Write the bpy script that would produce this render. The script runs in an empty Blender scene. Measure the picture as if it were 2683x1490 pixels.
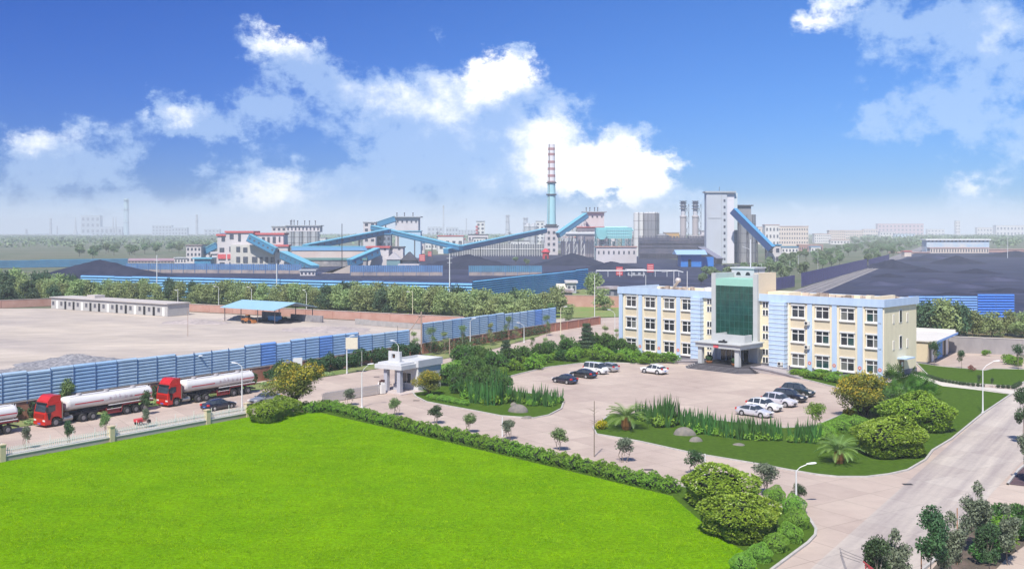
import bpy, math, random
import numpy as np
from mathutils import Vector, Matrix
R = math.radians
random.seed(7); RNG = np.random.default_rng(11)
scene = bpy.context.scene
C = scene.collection
F, CX, HZ, H = 2700.0, 1341.5, 606.0, 24.0     # lens (px), principal column, horizon row, eye height (m) measured on the photograph

# ---------------- camera
cam = bpy.data.cameras.new('camera'); camo = bpy.data.objects.new('camera', cam); C.objects.link(camo)
camo.location = (0, 0, H); camo.rotation_euler = (R(90), 0, 0)
cam.sensor_width = 36; cam.lens = 36*F/2683; cam.shift_y = -(745-HZ)/2683
cam.clip_start = 1; cam.clip_end = 20000
scene.camera = camo

# ---------------- light
TO_SUN = Vector((-0.22, -0.75, 1.05)).normalized()
sun = bpy.data.lights.new('sun', 'SUN'); sun.energy = 5.0; sun.angle = R(1.0); sun.color = (1.0, 0.955, 0.88)
suno = bpy.data.objects.new('sun', sun); C.objects.link(suno)
suno.rotation_euler = TO_SUN.to_track_quat('Z', 'Y').to_euler()
vs = scene.view_settings
vs.view_transform = 'Standard'; vs.look = 'None'; vs.gamma = 1; vs.use_curve_mapping = False
vs.exposure = 0.30

# ---------------- sky: nishita with clouds laid out by azimuth and elevation
SKY_STRENGTH = 0.1
world = bpy.data.worlds.new('World'); scene.world = world; world.use_nodes = True
WT = world.node_tree; WT.nodes.clear()
def wn(t, **k):
    n = WT.nodes.new(t)
    for a, b in k.items(): setattr(n, a, b)
    return n
def wl(a, b): WT.links.new(a, b)
def wmath(op, a, b=None, c=None, clamp=False):
    n = wn('ShaderNodeMath', operation=op); n.use_clamp = clamp
    for i, v in enumerate((a, b, c)):
        if v is None: continue
        if isinstance(v, (int, float)): n.inputs[i].default_value = v
        else: wl(v, n.inputs[i])
    return n.outputs[0]
def wmap(v, a, b, c, d, smooth=True):
    n = wn('ShaderNodeMapRange'); n.interpolation_type = 'SMOOTHSTEP' if smooth else 'LINEAR'
    wl(v, n.inputs[0])
    for i, q in enumerate((a, b, c, d)): n.inputs[i+1].default_value = q
    return n.outputs[0]
def wmix(f, a, b):
    n = wn('ShaderNodeMix', data_type='RGBA'); n.clamp_factor = True
    if isinstance(f, (int, float)): n.inputs[0].default_value = f
    else: wl(f, n.inputs[0])
    for i, v in ((6, a), (7, b)):
        if isinstance(v, tuple): n.inputs[i].default_value = (*v, 1)
        else: wl(v, n.inputs[i])
    return n.outputs[2]
tc = wn('ShaderNodeTexCoord'); sp = wn('ShaderNodeSeparateXYZ'); wl(tc.outputs['Generated'], sp.inputs[0])
AZ = wmath('ARCTAN2', sp.outputs[0], sp.outputs[1]); EL = wmath('ARCSINE', sp.outputs[2])
cb = wn('ShaderNodeCombineXYZ'); wl(AZ, cb.inputs[0]); wl(wmath('MULTIPLY', EL, 1.25), cb.inputs[1])
def noise(scale, detail, rough, off=0.0, vec=None):
    n = wn('ShaderNodeTexNoise'); n.inputs['Scale'].default_value = scale; n.inputs['Detail'].default_value = detail
    n.inputs['Roughness'].default_value = rough
    m = wn('ShaderNodeVectorMath', operation='ADD'); wl(vec or cb.outputs[0], m.inputs[0]); m.inputs[1].default_value = (off, off*.7, off*.3)
    wl(m.outputs[0], n.inputs['Vector']); return n
wp = noise(13, 9, .66, 3.1)
ws = wn('ShaderNodeSeparateXYZ'); wl(wp.outputs['Color'], ws.inputs[0])
PA = wmath('MULTIPLY_ADD', wmath('SUBTRACT', ws.outputs[0], .5), .105, AZ)
PE = wmath('MULTIPLY_ADD', wmath('SUBTRACT', ws.outputs[1], .5), .075, EL)
def azel(px, py):
    p = (px*1.0415-CX)/F; q = (HZ-py*1.0415)/F
    a = math.atan(p); return a, math.atan(q*math.cos(a))
def blobs(lst):
    tot = None
    for (px, py, rx, ry, w) in lst:
        a, e = azel(px, py); rx = rx*1.0415/F; ry = ry*1.0415/F
        dx = wmath('MULTIPLY', wmath('SUBTRACT', PA, a), 1/rx); dy = wmath('MULTIPLY', wmath('SUBTRACT', PE, e), 1/ry)
        r2 = wmath('ADD', wmath('MULTIPLY', dx, dx), wmath('MULTIPLY', dy, dy))
        g = wmath('MULTIPLY', wmath('POWER', 2.0, wmath('MULTIPLY', r2, -1.44)), w)
        tot = g if tot is None else wmath('ADD', tot, g)
    return tot
# (column, row, half width, half height, weight), measured on the photograph at 2576 px width
DENS = [(90,370,130,75,.75),(260,410,110,70,.6),(30,480,150,60,.5),(440,285,70,40,.75),(520,300,90,45,.6),(400,250,30,40,.4),
 (640,110,75,50,.8),(745,150,75,55,.85),(800,200,60,50,.6),(600,300,110,55,.6),(720,280,90,60,.5),(700,480,170,60,.75),(560,430,90,40,.35),
 (960,250,110,70,.75),(1110,300,170,90,.95),(1230,195,90,55,1.0),(1300,140,35,30,.5),(1330,320,150,85,.95),(1480,430,180,70,1.1),
 (1620,450,100,45,1.0),(1240,460,170,70,.8),(950,470,170,60,.6),(1690,505,90,28,.9),(1000,380,150,60,.5),(1600,345,45,25,.35),
 (2085,35,70,45,.85),(2240,60,110,60,.7),(2400,60,150,90,.7),(2510,90,80,80,.8),(2450,200,200,100,.5),(2330,290,170,70,.5),
 (2480,370,160,90,.42),(2440,465,90,38,.8),(2500,530,180,40,.6),(2020,520,70,24,.6),(2090,545,70,18,.4),(1090,90,25,35,.3),(1470,30,18,18,.2),
 (300,540,420,45,.7),(900,550,420,40,.7)]
BRIGHT = [(1240,190,110,55,1),(1480,430,190,75,1.2),(1630,460,110,45,1),(1340,320,110,50,.6),(700,110,110,55,.7),(80,360,110,50,.6),(690,480,120,45,.6),
 (460,280,80,30,.6),(2080,40,80,50,.7),(2500,90,60,70,.6),(2440,460,80,35,.6),(1090,270,110,45,.5),(960,240,80,40,.45)]
dens = blobs(DENS); bri = blobs(BRIGHT)
n1 = noise(17, 14, .66, 1.7).outputs['Fac']; n2 = noise(42, 9, .6, 5.2).outputs['Fac']; n3 = noise(7, 6, .55, 8.8).outputs['Fac']
nn = wmath('ADD', wmath('MULTIPLY', wmath('SUBTRACT', n1, .5), 2.7), wmath('MULTIPLY', wmath('SUBTRACT', n2, .5), 1.25))
# behind and beside the photographed part of the sky ordinary scattered cloud goes on
side = wmap(wmath('ABSOLUTE', AZ), .55, .8, 0, 1)
dens = wmath('ADD', dens, wmath('MULTIPLY', side, wmap(n3, .42, .62, 0, .7)))
dens = wmath('ADD', dens, wmath('MULTIPLY', wmap(EL, .25, .6, 0, 1), wmap(n3, .5, .7, 0, .6)))
mask = wmap(wmath('ADD', dens, wmath('MULTIPLY', nn, wmap(dens, .02, .30, 0, 1))), .22, .78, 0, 1)
sky = wn('ShaderNodeTexSky', sky_type='NISHITA'); sky.sun_disc = False
sky.sun_elevation = math.asin(TO_SUN.z); sky.sun_rotation = math.atan2(TO_SUN.x, TO_SUN.y)
sky.altitude = 300; sky.air_density = 1.0; sky.dust_density = .6; sky.ozone_density = 3.0
tint = wn('ShaderNodeMix', data_type='RGBA', blend_type='MULTIPLY'); tint.inputs[0].default_value = 1
wl(sky.outputs[0], tint.inputs[6])
# deeper blue towards the left, paler towards the right, as the polarised air does
lr = wmap(AZ, -.5, .45, 0, 1)
wl(wmix(lr, (.085, .29, .84), (.25, .56, 1.08)), tint.inputs[7])
k = 1/SKY_STRENGTH
shade = wmap(wmath('ADD', bri, wmath('MULTIPLY', wmath('SUBTRACT', n1, .5), 1.5)), .1, .8, 0, 1)
ccol = wmix(shade, (.46*k, .63*k, .88*k), (1.08*k, 1.08*k, 1.08*k))
body = wmix(wmath('MULTIPLY', mask, wmath('MULTIPLY_ADD', shade, .40, .55)), tint.outputs[2], ccol)
low = wmap(EL, .0, .040, .85, 0)
body = wmix(low, body, (.66*k, .77*k, .88*k))
bg = wn('ShaderNodeBackground'); bg.inputs['Strength'].default_value = SKY_STRENGTH
wl(body, bg.inputs['Color']); wo = wn('ShaderNodeOutputWorld'); wl(bg.outputs[0], wo.inputs[0])

# ---------------- measuring helpers
def G(x, y, z=0.0):                 # a point of the photograph that lies on the ground (or on a level z)
    Y = F*(H-z)/(y-HZ); return Vector(((x-CX)*Y/F, Y, z))
def P(x, y, Y):                     # a point of the photograph at a known distance
    return Vector(((x-CX)*Y/F, Y, H-(y-HZ)*Y/F))
def YD(yb): return F*H/(yb-HZ)

# ---------------- materials
MATS = {}
def mat(name, col, rough=.7, metal=0.0, var=0.0, scale=2.0, col2=None, bump=0.0, bscale=None, spec=.5, detail=6, sub=0.0, coat=0.0, rnd=0.0, emit=None, stretch=None):
    if name in MATS: return MATS[name]
    m = bpy.data.materials.new(name); m.use_nodes = True; t = m.node_tree; b = t.nodes['Principled BSDF']
    b.inputs['Base Color'].default_value = (*col, 1); b.inputs['Roughness'].default_value = rough
    b.inputs['Metallic'].default_value = metal; b.inputs['Specular IOR Level'].default_value = spec
    if coat: b.inputs['Coat Weight'].default_value = coat; b.inputs['Coat Roughness'].default_value = .05
    tcn = t.nodes.new('ShaderNodeTexCoord'); vec = tcn.outputs['Object']
    if stretch:
        if len(stretch) > 3:
            m0_ = t.nodes.new('ShaderNodeMapping'); m0_.inputs['Rotation'].default_value = (0, 0, stretch[3]); t.links.new(vec, m0_.inputs[0]); vec = m0_.outputs[0]
        mp = t.nodes.new('ShaderNodeMapping'); mp.inputs['Scale'].default_value = stretch[:3]
        t.links.new(vec, mp.inputs[0]); vec = mp.outputs[0]
    if var or col2:
        n = t.nodes.new('ShaderNodeTexNoise'); n.inputs['Scale'].default_value = scale; n.inputs['Detail'].default_value = detail
        n.inputs['Roughness'].default_value = .6
        t.links.new(vec, n.inputs['Vector'])
        mr = t.nodes.new('ShaderNodeMapRange'); mr.inputs[1].default_value = .32; mr.inputs[2].default_value = .68
        t.links.new(n.outputs['Fac'], mr.inputs[0])
        mx = t.nodes.new('ShaderNodeMix'); mx.data_type = 'RGBA'
        t.links.new(mr.outputs[0], mx.inputs[0])
        c2 = col2 or tuple(c*(1-var) for c in col)
        mx.inputs[6].default_value = (*col, 1); mx.inputs[7].default_value = (*c2, 1)
        src = mx.outputs[2]
        if rnd:
            oi = t.nodes.new('ShaderNodeObjectInfo'); hs = t.nodes.new('ShaderNodeHueSaturation')
            m1 = t.nodes.new('ShaderNodeMapRange'); m1.inputs[3].default_value = 1-rnd; m1.inputs[4].default_value = 1+rnd
            m2 = t.nodes.new('ShaderNodeMapRange'); m2.inputs[3].default_value = .5-rnd*.13; m2.inputs[4].default_value = .5+rnd*.10
            t.links.new(oi.outputs['Random'], m1.inputs[0]); t.links.new(oi.outputs['Random'], m2.inputs[0])
            t.links.new(m1.outputs[0], hs.inputs['Value']); t.links.new(m2.outputs[0], hs.inputs['Hue']); t.links.new(src, hs.inputs['Color']); src = hs.outputs[0]
        t.links.new(src, b.inputs['Base Color'])
    if bump:
        n2 = t.nodes.new('ShaderNodeTexNoise'); n2.inputs['Scale'].default_value = bscale or scale*4; n2.inputs['Detail'].default_value = 8
        t.links.new(vec, n2.inputs['Vector'])
        bp = t.nodes.new('ShaderNodeBump'); bp.inputs['Strength'].default_value = bump; bp.inputs['Distance'].default_value = .05
        t.links.new(n2.outputs['Fac'], bp.inputs['Height']); t.links.new(bp.outputs[0], b.inputs['Normal'])
    if sub:
        tr = t.nodes.new('ShaderNodeBsdfTranslucent'); ms = t.nodes.new('ShaderNodeMixShader'); ms.inputs[0].default_value = sub
        if (var or col2): t.links.new(src, tr.inputs[0])
        else: tr.inputs[0].default_value = (*col, 1)
        t.links.new(b.outputs[0], ms.inputs[1]); t.links.new(tr.outputs[0], ms.inputs[2])
        t.links.new(ms.outputs[0], t.nodes['Material Output'].inputs[0])
    MATS[name] = m; return m

def mottle(m, scale, lo=.7, hi=1.2, detail=6, stretch=None):
    t = m.node_tree; b = t.nodes['Principled BSDF']; src = b.inputs['Base Color'].links[0].from_socket
    tcn = t.nodes.new('ShaderNodeTexCoord'); vec = tcn.outputs['Object']
    if stretch:
        m0_ = t.nodes.new('ShaderNodeMapping'); m0_.inputs['Rotation'].default_value = (0,0,stretch[3]); t.links.new(vec, m0_.inputs[0])
        mp = t.nodes.new('ShaderNodeMapping'); mp.inputs['Scale'].default_value = stretch[:3]; t.links.new(m0_.outputs[0], mp.inputs[0]); vec = mp.outputs[0]
    n = t.nodes.new('ShaderNodeTexNoise'); n.inputs['Scale'].default_value = scale; n.inputs['Detail'].default_value = detail; n.inputs['Roughness'].default_value = .7
    t.links.new(vec, n.inputs['Vector']); mr = t.nodes.new('ShaderNodeMapRange'); mr.inputs[1].default_value = .3; mr.inputs[2].default_value = .7; mr.inputs[3].default_value = lo; mr.inputs[4].default_value = hi
    t.links.new(n.outputs['Fac'], mr.inputs[0]); mx = t.nodes.new('ShaderNodeMix'); mx.data_type = 'RGBA'; mx.blend_type = 'MULTIPLY'; mx.inputs[0].default_value = 1
    t.links.new(src, mx.inputs[6]); t.links.new(mr.outputs[0], mx.inputs[7]); t.links.new(mx.outputs[2], b.inputs['Base Color'])
# ---------------- mesh builder
class MB:
    def __init__(s): s.v = []; s.f = []
    def add(s, vs, fs):
        o = len(s.v); s.v += [tuple(v) for v in vs]; s.f += [tuple(o+i for i in f) for f in fs]; return s
    def box(s, x0, x1, y0, y1, z0, z1, M=None):
        vs = [(x, y, z) for z in (z0, z1) for y in (y0, y1) for x in (x0, x1)]
        if M is not None: vs = [tuple(M @ Vector(v)) for v in vs]
        return s.add(vs, [(0,2,3,1),(4,5,7,6),(0,1,5,4),(2,6,7,3),(0,4,6,2),(1,3,7,5)])
    def beam(s, a, b, w, h, roll=None):            # box between two points, w sideways, h up
        a = Vector(a); b = Vector(b); d = (b-a)
        if d.length < 1e-6: return s
        d.normalize(); up = Vector((0,0,1)) if abs(d.z) < .98 else Vector((0,1,0))
        sd = d.cross(up).normalized(); u = sd.cross(d).normalized()
        vs = []
        for p in (a, b):
            for (i, j) in ((-1,-1),(1,-1),(1,1),(-1,1)): vs.append(p+sd*(w/2*i)+u*(h/2*j))
        return s.add(vs, [(3,2,1,0),(4,5,6,7),(0,1,5,4),(1,2,6,5),(2,3,7,6),(3,0,4,7)])
    def tube(s, pts, rad, n=8, cap=True):
        pts = [Vector(p) for p in pts]
        if isinstance(rad, (int, float)): rad = [rad]*len(pts)
        rings = []
        for i, p in enumerate(pts):
            d = (pts[min(i+1, len(pts)-1)]-pts[max(i-1, 0)]).normalized()
            a = Vector((0,0,1)) if abs(d.z) < .9 else Vector((1,0,0))
            u = d.cross(a).normalized(); w = d.cross(u).normalized()
            rings.append([p+(u*math.cos(2*math.pi*k/n)+w*math.sin(2*math.pi*k/n))*rad[i] for k in range(n)])
        vs = [v for r in rings for v in r]; fs = []
        for i in range(len(pts)-1):
            for k in range(n): fs.append((i*n+k, i*n+(k+1)%n, (i+1)*n+(k+1)%n, (i+1)*n+k))
        if cap: fs += [tuple(range(n-1, -1, -1)), tuple((len(pts)-1)*n+k for k in range(n))]
        return s.add(vs, fs)
    def lathe(s, prof, n=16, c=(0,0,0)):
        return s.tube([(c[0], c[1], c[2]+z) for r, z in prof], [max(r, .001) for r, z in prof], n)
    def prism(s, poly, z0, z1):                     # flat polygon in xy lifted
        n = len(poly); vs = [(p[0], p[1], z0) for p in poly]+[(p[0], p[1], z1) for p in poly]
        return s.add(vs, [tuple(range(n-1, -1, -1)), tuple(range(n, 2*n))]+[(i, (i+1)%n, n+(i+1)%n, n+i) for i in range(n)])
    def side(s, poly, y0, y1):                      # profile in xz pushed along y
        n = len(poly); vs = [(p[0], y0, p[1]) for p in poly]+[(p[0], y1, p[1]) for p in poly]
        return s.add(vs, [tuple(range(n)), tuple(range(2*n-1, n-1, -1))]+[(i, n+i, n+(i+1)%n, (i+1)%n) for i in range(n)])
    def build(s, name, m, parent=None, loc=None, smooth=False):
        me = bpy.data.meshes.new(name); me.from_pydata(s.v, [], s.f); me.update()
        for mm in (m if isinstance(m, (list, tuple)) else [m]): (me.materials.append(mm) if mm else None)
        if smooth: me.shade_smooth()
        o = bpy.data.objects.new(name, me); C.objects.link(o)
        if parent is not None: o.parent = parent
        if loc is not None: o.location = loc
        return o
def tag(o, label=None, cat=None, group=None, kind=None):
    if label: o['label'] = label
    if cat: o['category'] = cat
    if group: o['group'] = group
    if kind: o['kind'] = kind
    return o
def thing(name, label, cat, loc=(0,0,0), rz=0.0, group=None, kind=None):
    o = bpy.data.objects.new(name, None); C.objects.link(o); o.empty_display_size = .3
    o.location = loc; o.rotation_euler = (0, 0, rz); return tag(o, label, cat, group, kind)
def dup(src, loc, rz=0.0, label=None, group=None, scale=1.0):
    r = src.copy(); C.objects.link(r); r.location = loc; r.rotation_euler = (0, 0, rz)
    r.scale = (scale,)*3 if isinstance(scale, (int, float)) else scale
    if label: r['label'] = label
    if group: r['group'] = group
    for ch in KIDS[src.name]:
        c = ch.copy(); C.objects.link(c); c.parent = r
        for g in KIDS.get(ch.name, ()):
            d = g.copy(); C.objects.link(d); d.parent = c
    return r
KIDS = {}
def index_kids(o):
    KIDS[o.name] = [c for c in bpy.data.objects if c.parent == o]
    for c in KIDS[o.name]: KIDS[c.name] = [g for g in bpy.data.objects if g.parent == c]
    return o
def proto(o):                                       # a first of its kind; the first placement moves it, later ones copy it
    index_kids(o); o['_used'] = 0; return o
def put(o, loc, rz=0.0, label=None, group=None, scale=1.0):
    if not o['_used']:
        o['_used'] = 1; o.location = loc; o.rotation_euler = (0, 0, rz); o.scale = (scale,)*3 if isinstance(scale, (int, float)) else scale
        if label: o['label'] = label
        if group: o['group'] = group
        return o
    r = dup(o, loc, rz, label, group, scale); return r
def ordn(i):
    w = ['first','second','third','fourth','fifth','sixth','seventh','eighth','ninth','tenth','eleventh','twelfth']
    if i < 12: return w[i]
    n = i+1; return '%d%s' % (n, 'th' if 10 <= n % 100 <= 20 else {1:'st',2:'nd',3:'rd'}.get(n % 10, 'th'))
def yaw(d): return math.atan2(d[1], d[0])
# ================= colours
m_conc = mat('concrete', (.54,.44,.36), .9, scale=.09, col2=(.44,.345,.29), bump=.15, bscale=6)
m_road = mat('worn_concrete', (.58,.51,.43), .9, col2=(.345,.295,.275), scale=.55, bump=.15, bscale=6, stretch=(.05,1,1,R(-56.4)))
m_lawn = mat('lawn_grass', (.168,.335,.0006), .9, col2=(.125,.285,.0005), scale=.16, bump=.9, bscale=9, spec=.0, detail=10)
m_dlawn = mat('garden_grass', (.070,.130,.010), .95, col2=(.050,.100,.008), scale=1.2, bump=.8, bscale=9, spec=.1, detail=8)
m_dust = mat('dusty_ground', (.60,.51,.415), .95, col2=(.42,.36,.32), scale=.035, bump=.5, bscale=.9, detail=12, stretch=(.6,1.7,1,.5))
m_coal = mat('coal', (.016,.022,.050), .95, col2=(.042,.044,.078), scale=.05, bump=1.0, bscale=.5, detail=12, spec=.2)
m_soil = mat('soil', (.16,.11,.085), .95, col2=(.07,.06,.04), scale=.8, bump=.8)
m_field = mat('field', (.075,.11,.045), .95, col2=(.16,.15,.10), scale=.012, bump=.4, detail=10)
m_kerb = mat('kerb_stone', (.52,.49,.45), .85, var=.25, scale=2)
m_rough = mat('rough_grass', (.11,.19,.035), .95, col2=(.25,.24,.10), scale=.25, bump=.9, bscale=3, detail=10)

# slab joints cut the concrete into panels
def joints(m, sx, sy, rot, dark=.70):
    t = m.node_tree; b = t.nodes['Principled BSDF']; src = b.inputs['Base Color'].links[0].from_socket
    tcn = t.nodes.new('ShaderNodeTexCoord'); mp = t.nodes.new('ShaderNodeMapping'); mp.inputs['Rotation'].default_value = (0,0,rot)
    br = t.nodes.new('ShaderNodeTexBrick'); br.offset = 0; br.inputs['Scale'].default_value = 1
    br.inputs['Brick Width'].default_value = sx; br.inputs['Row Height'].default_value = sy; br.inputs['Mortar Size'].default_value = .05; br.inputs['Mortar Smooth'].default_value = .3
    br.inputs['Color1'].default_value = (1,1,1,1); br.inputs['Color2'].default_value = (.87,.85,.86,1); br.inputs['Mortar'].default_value = (dark,)*3+(1,)
    t.links.new(tcn.outputs['Object'], mp.inputs[0]); t.links.new(mp.outputs[0], br.inputs['Vector'])
    mx = t.nodes.new('ShaderNodeMix'); mx.data_type = 'RGBA'; mx.blend_type = 'MULTIPLY'; mx.inputs[0].default_value = 1
    t.links.new(src, mx.inputs[6]); t.links.new(br.outputs['Color'], mx.inputs[7]); t.links.new(mx.outputs[2], b.inputs['Base Color'])
mottle(m_lawn, 3.2, .50, 1.35, 12); mottle(m_lawn, .5, .86, 1.06, 5, (.25,1.3,1,R(10))); mottle(m_lawn, .12, .88, 1.06, 4); mottle(m_dlawn, 2.5, .75, 1.2, 6); mottle(m_conc, .5, .90, 1.05, 8); mottle(m_road, 1.4, .9, 1.06, 8); mottle(m_coal, .05, .55, 1.9, 10, (.4,1.3,1,R(15))); mottle(m_dust, .22, .78, 1.08, 12, (.35,1.4,1,R(-20))); mottle(m_dust, .04, .85, 1.06, 6)
joints(m_conc, 5.0, 4.0, R(56)); joints(m_road, 5.0, 4.0, R(56), .8)

RD = Vector((.553,.833,0)).normalized(); SD = Vector((.833,-.553,0)).normalized()   # along the long road / across it
def sheet(name, pts, z, m, kind='structure', thick=0.0, label=None):
    b = MB(); n = len(pts)
    if thick: b.prism([(p[0], p[1]) for p in pts], z-thick, z)
    else: b.add([(p[0], p[1], z) for p in pts], [tuple(range(n))])
    o = b.build(name, m)
    # face upwards
    if o.data.polygons[0].normal.z < 0 and not thick: o.data.flip_normals()
    return tag(o, label, None, None, kind)
sheet('ground', [(-7500,-200),(7500,-200),(7500,9500),(-7500,9500)], -.10, m_field)
sheet('concrete_pavement', [(-95,35), (-98,52), (G(56,1118)-RD*45)[:2], G(56,1118), G(700,1018), G(852,987), G(1014,962), G(1153,942), G(1295,914), G(1412,881),
      G(1440,858), G(1500,836), G(1640,830), G(1900,845), G(2400,880), G(2488,921), G(2700,931), G(3000,945), (130,60), (120,35)], 0.0, m_conc)
sheet('dusty_yard', [(-330,90),(G(0,1106)-RD*60)[:2], G(0,1108), G(700,1000), G(1008,947), G(1107,929), G(1455,868), G(1400,860), G(1210,853), G(1100,848), G(489,816), G(138,807), G(-500,808)], -.05, m_dust)
sheet('back_road', [G(-500,803), G(138,801), G(489,808), G(800,823), G(1100,841), G(1400,858), G(1480,852), G(1480,832), G(1400,838), G(1100,829), G(800,812), G(489,798), G(-500,793)], -.04, m_dust)
LAWN = [(-67.9,86.7), G(654,1092), G(760,1078), G(843,1082), G(991,1116), G(1300,1189), G(1547,1248), G(1760,1300), G(1830,1360), G(1900,1415), G(1960,1450), G(1985,1490), G(1990,1560), G(1900,1700), (-60,50)]
sheet('lawn', LAWN, .05, m_lawn)
BED = [G(800,1064), G(900,1068), G(1300,1163), G(1760,1267), G(1960,1308), G(2060,1332), G(2120,1358), G(2137,1387), G(2135,1402), G(2116,1421), G(2024,1490), G(1940,1560), G(1830,1680), G(1600,1600), G(900,1130)]
sheet('planting_bed', BED, .03, m_dlawn)
ISL_A = [(1080,1027),(1089,1039),(1117,1053),(1173,1064),(1240,1076),(1312,1090),(1396,1096),(1438,1088),(1471,1071),(1476,1056),(1463,1040),(1400,1032),(1334,1023),(1325,1003),(1334,987),(1368,978),(1437,962),(1521,952),(1619,951),(1712,954),(1773,948),(1700,934),(1625,921),(1610,905),(1566,889),(1496,906),(1424,920),(1306,931),(1217,945),(1160,972),(1120,1000)]
ISL_B = [(1553,1120),(1563,1138),(1675,1157),(1815,1188),(1900,1202),(1983,1216),(2067,1232),(2139,1244),(2196,1250),(2272,1250),(2330,1243),(2379,1232),(2425,1205),(2444,1180),(2494,1150),(2573,1085),(2648,1034),(2560,1018),(2500,1005),(2440,990),(2394,979),(2330,1003),(2230,990),(2150,975),(2083,972),(2072,986),(2135,1001),(2201,1018),(2240,1040),(2238,1062),(2221,1080),(2180,1097),(2137,1118),(2054,1121),(1921,1106),(1800,1092),(1700,1083),(1600,1086)]
ISL_C = [(2400,951),(2463,960),(2532,966),(2581,971),(2602,966),(2683,968),(2780,972),(2760,990),(2683,1001),(2658,1013),(2525,1004),(2463,994),(2432,984)]
for nm, pl in (('garden_lawn', ISL_A), ('garden_lawn', ISL_B), ('garden_lawn', ISL_C)):
    sheet(nm, [G(*p) for p in pl], .06, m_dlawn)
def kerb(pl, closed=True, name='kerb', w=.22, h=.15):
    b = MB(); pts = [G(*p) if not isinstance(p, Vector) else p for p in pl]
    n = len(pts); c = sum((p for p in pts), Vector())/n
    L = []; Rr = []
    for i in range(n):
        p = pts[i]; a = pts[(i-1) % n] if (closed or i) else p; q = pts[(i+1) % n] if (closed or i < n-1) else p
        d = (q-a).normalized(); nn_ = Vector((-d.y, d.x, 0)); L.append(p+nn_*w/2); Rr.append(p-nn_*w/2)
    vs = []
    for i in range(n): vs += [(L[i].x,L[i].y,-.02),(L[i].x,L[i].y,h),(Rr[i].x,Rr[i].y,h),(Rr[i].x,Rr[i].y,-.02)]
    fs = []
    for i in range(n if closed else n-1):
        j = (i+1) % n
        for k_ in range(3): fs.append((i*4+k_, i*4+k_+1, j*4+k_+1, j*4+k_))
    b.add(vs, fs); return tag(b.build(name, m_kerb), kind='structure')
def smooth_poly(pl, it=2):
    for _ in range(it):
        out = []
        for i in range(len(pl)):
            a, b = pl[i], pl[(i+1) % len(pl)]
            out += [(a[0]*.75+b[0]*.25, a[1]*.75+b[1]*.25), (a[0]*.25+b[0]*.75, a[1]*.25+b[1]*.75)]
        pl = out
    return pl
kerb(ISL_A); kerb(ISL_B); kerb(ISL_C)
kerb([(1300,1164),(1760,1268),(1960,1309),(2060,1333),(2120,1359),(2138,1387),(2136,1403),(2117,1423),(2024,1492),(1940,1562)], False)
# the worn main drive at the right
e1 = G(2449,1181); sheet('main_drive', [e1-RD*55+SD*1.0, e1+RD*70+SD*.3, G(2683,1003)+RD*55+SD*9, G(2683,1205)+RD*60, G(2683,1205), G(2600,1290), G(2494,1425), G(2400,1500)-RD*3, G(2400,1500)-RD*25], .008, m_road)
sheet('soil_bed', [G(2494,1434), G(2551,1366), G(2580,1335), G(2640,1335), G(2700,1350), G(2900,1380), G(2850,1450), G(2690,1425), G(2640,1460), G(2600,1500), G(2560,1560), G(2380,1560)], .04, m_soil)
sheet('soil_bed', [G(2640,1268), G(2668,1235), G(2720,1190), G(2900,1200), G(2900,1300), G(2700,1275)], .04, mat('purple_soil', (.12,.07,.08), .95, var=.4, scale=1, bump=.6))
kerb([(2380,1525),(2494,1433),(2551,1364),(2582,1332),(2640,1333),(2720,1350)], False, w=.2, h=.2)
kerb([(2640,1270),(2668,1234),(2725,1186)], False, w=.2, h=.2)
# verge between the long road and the brick wall, field beyond, coal yards
sheet('verge_grass', [G(-60,1146), G(56,1117), G(700,1017), G(852,986), G(1014,961), G(1153,941), G(1295,913), G(1412,880), G(1470,862), G(1455,867), G(1107,928), G(1008,946), G(700,999), G(0,1107), G(-100,1124)], .012, m_rough)
sheet('verge_grass', [G(1440,835), G(1500,832), G(1640,829), G(1640,801), G(1500,803), G(1440,812)], .01, mat('fresh_grass', (.14,.25,.04), .95, col2=(.26,.24,.09), scale=.2, bump=.6))
sheet('coal_yard', [G(120,735), G(212,771), G(489,779), G(700,785), G(1100,794), G(1238,800), G(1400,775), G(1530,756), G(1640,770), G(1800,765), G(1990,735), G(1900,695), G(1700,672), G(1480,664), G(1100,668), G(1060,690), G(400,716), G(150,716)], -.06, m_coal)
sheet('coal_yard', [G(2040,790), G(2120,760), G(2235,715), G(2330,683), G(2425,648), G(2600,652), G(2683,655), G(3100,662), G(3100,795), G(2683,830), G(2400,834), G(2200,820)], -.06, m_coal)
sheet('dirt_strip', [G(2300,838), G(2683,835), G(3000,835), G(3000,925), G(2683,922), G(2488,915), G(2300,880)], -.03, mat('red_dirt', (.22,.13,.07), .95, col2=(.10,.13,.04), scale=.25, bump=.7, detail=10))
for i, (hx_, hy_, ra, rb_, hh_) in enumerate([(2440,740,14,9,2.2),(2520,752,18,8,1.8),(2600,735,15,9,2.4),(2380,762,12,7,1.6),(2300,745,12,8,1.8),(2560,715,16,10,2.5),(2640,765,14,7,1.6),(2420,712,14,8,2.4),(2330,725,10,7,1.8),(2500,775,16,6,1.4)]):
    COALS = globals().setdefault('COALS', []); COALS.append((hx_, hy_, ra, rb_, hh_))
sheet('dirt_strip', [G(-300,790), G(190,786), G(500,793), G(800,808), G(1100,826), G(1340,842), G(1440,836), G(1500,803), G(1560,770), G(1530,757), G(1238,803), G(700,787), G(212,773), G(-300,770)], -.05, m_rough)
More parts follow.
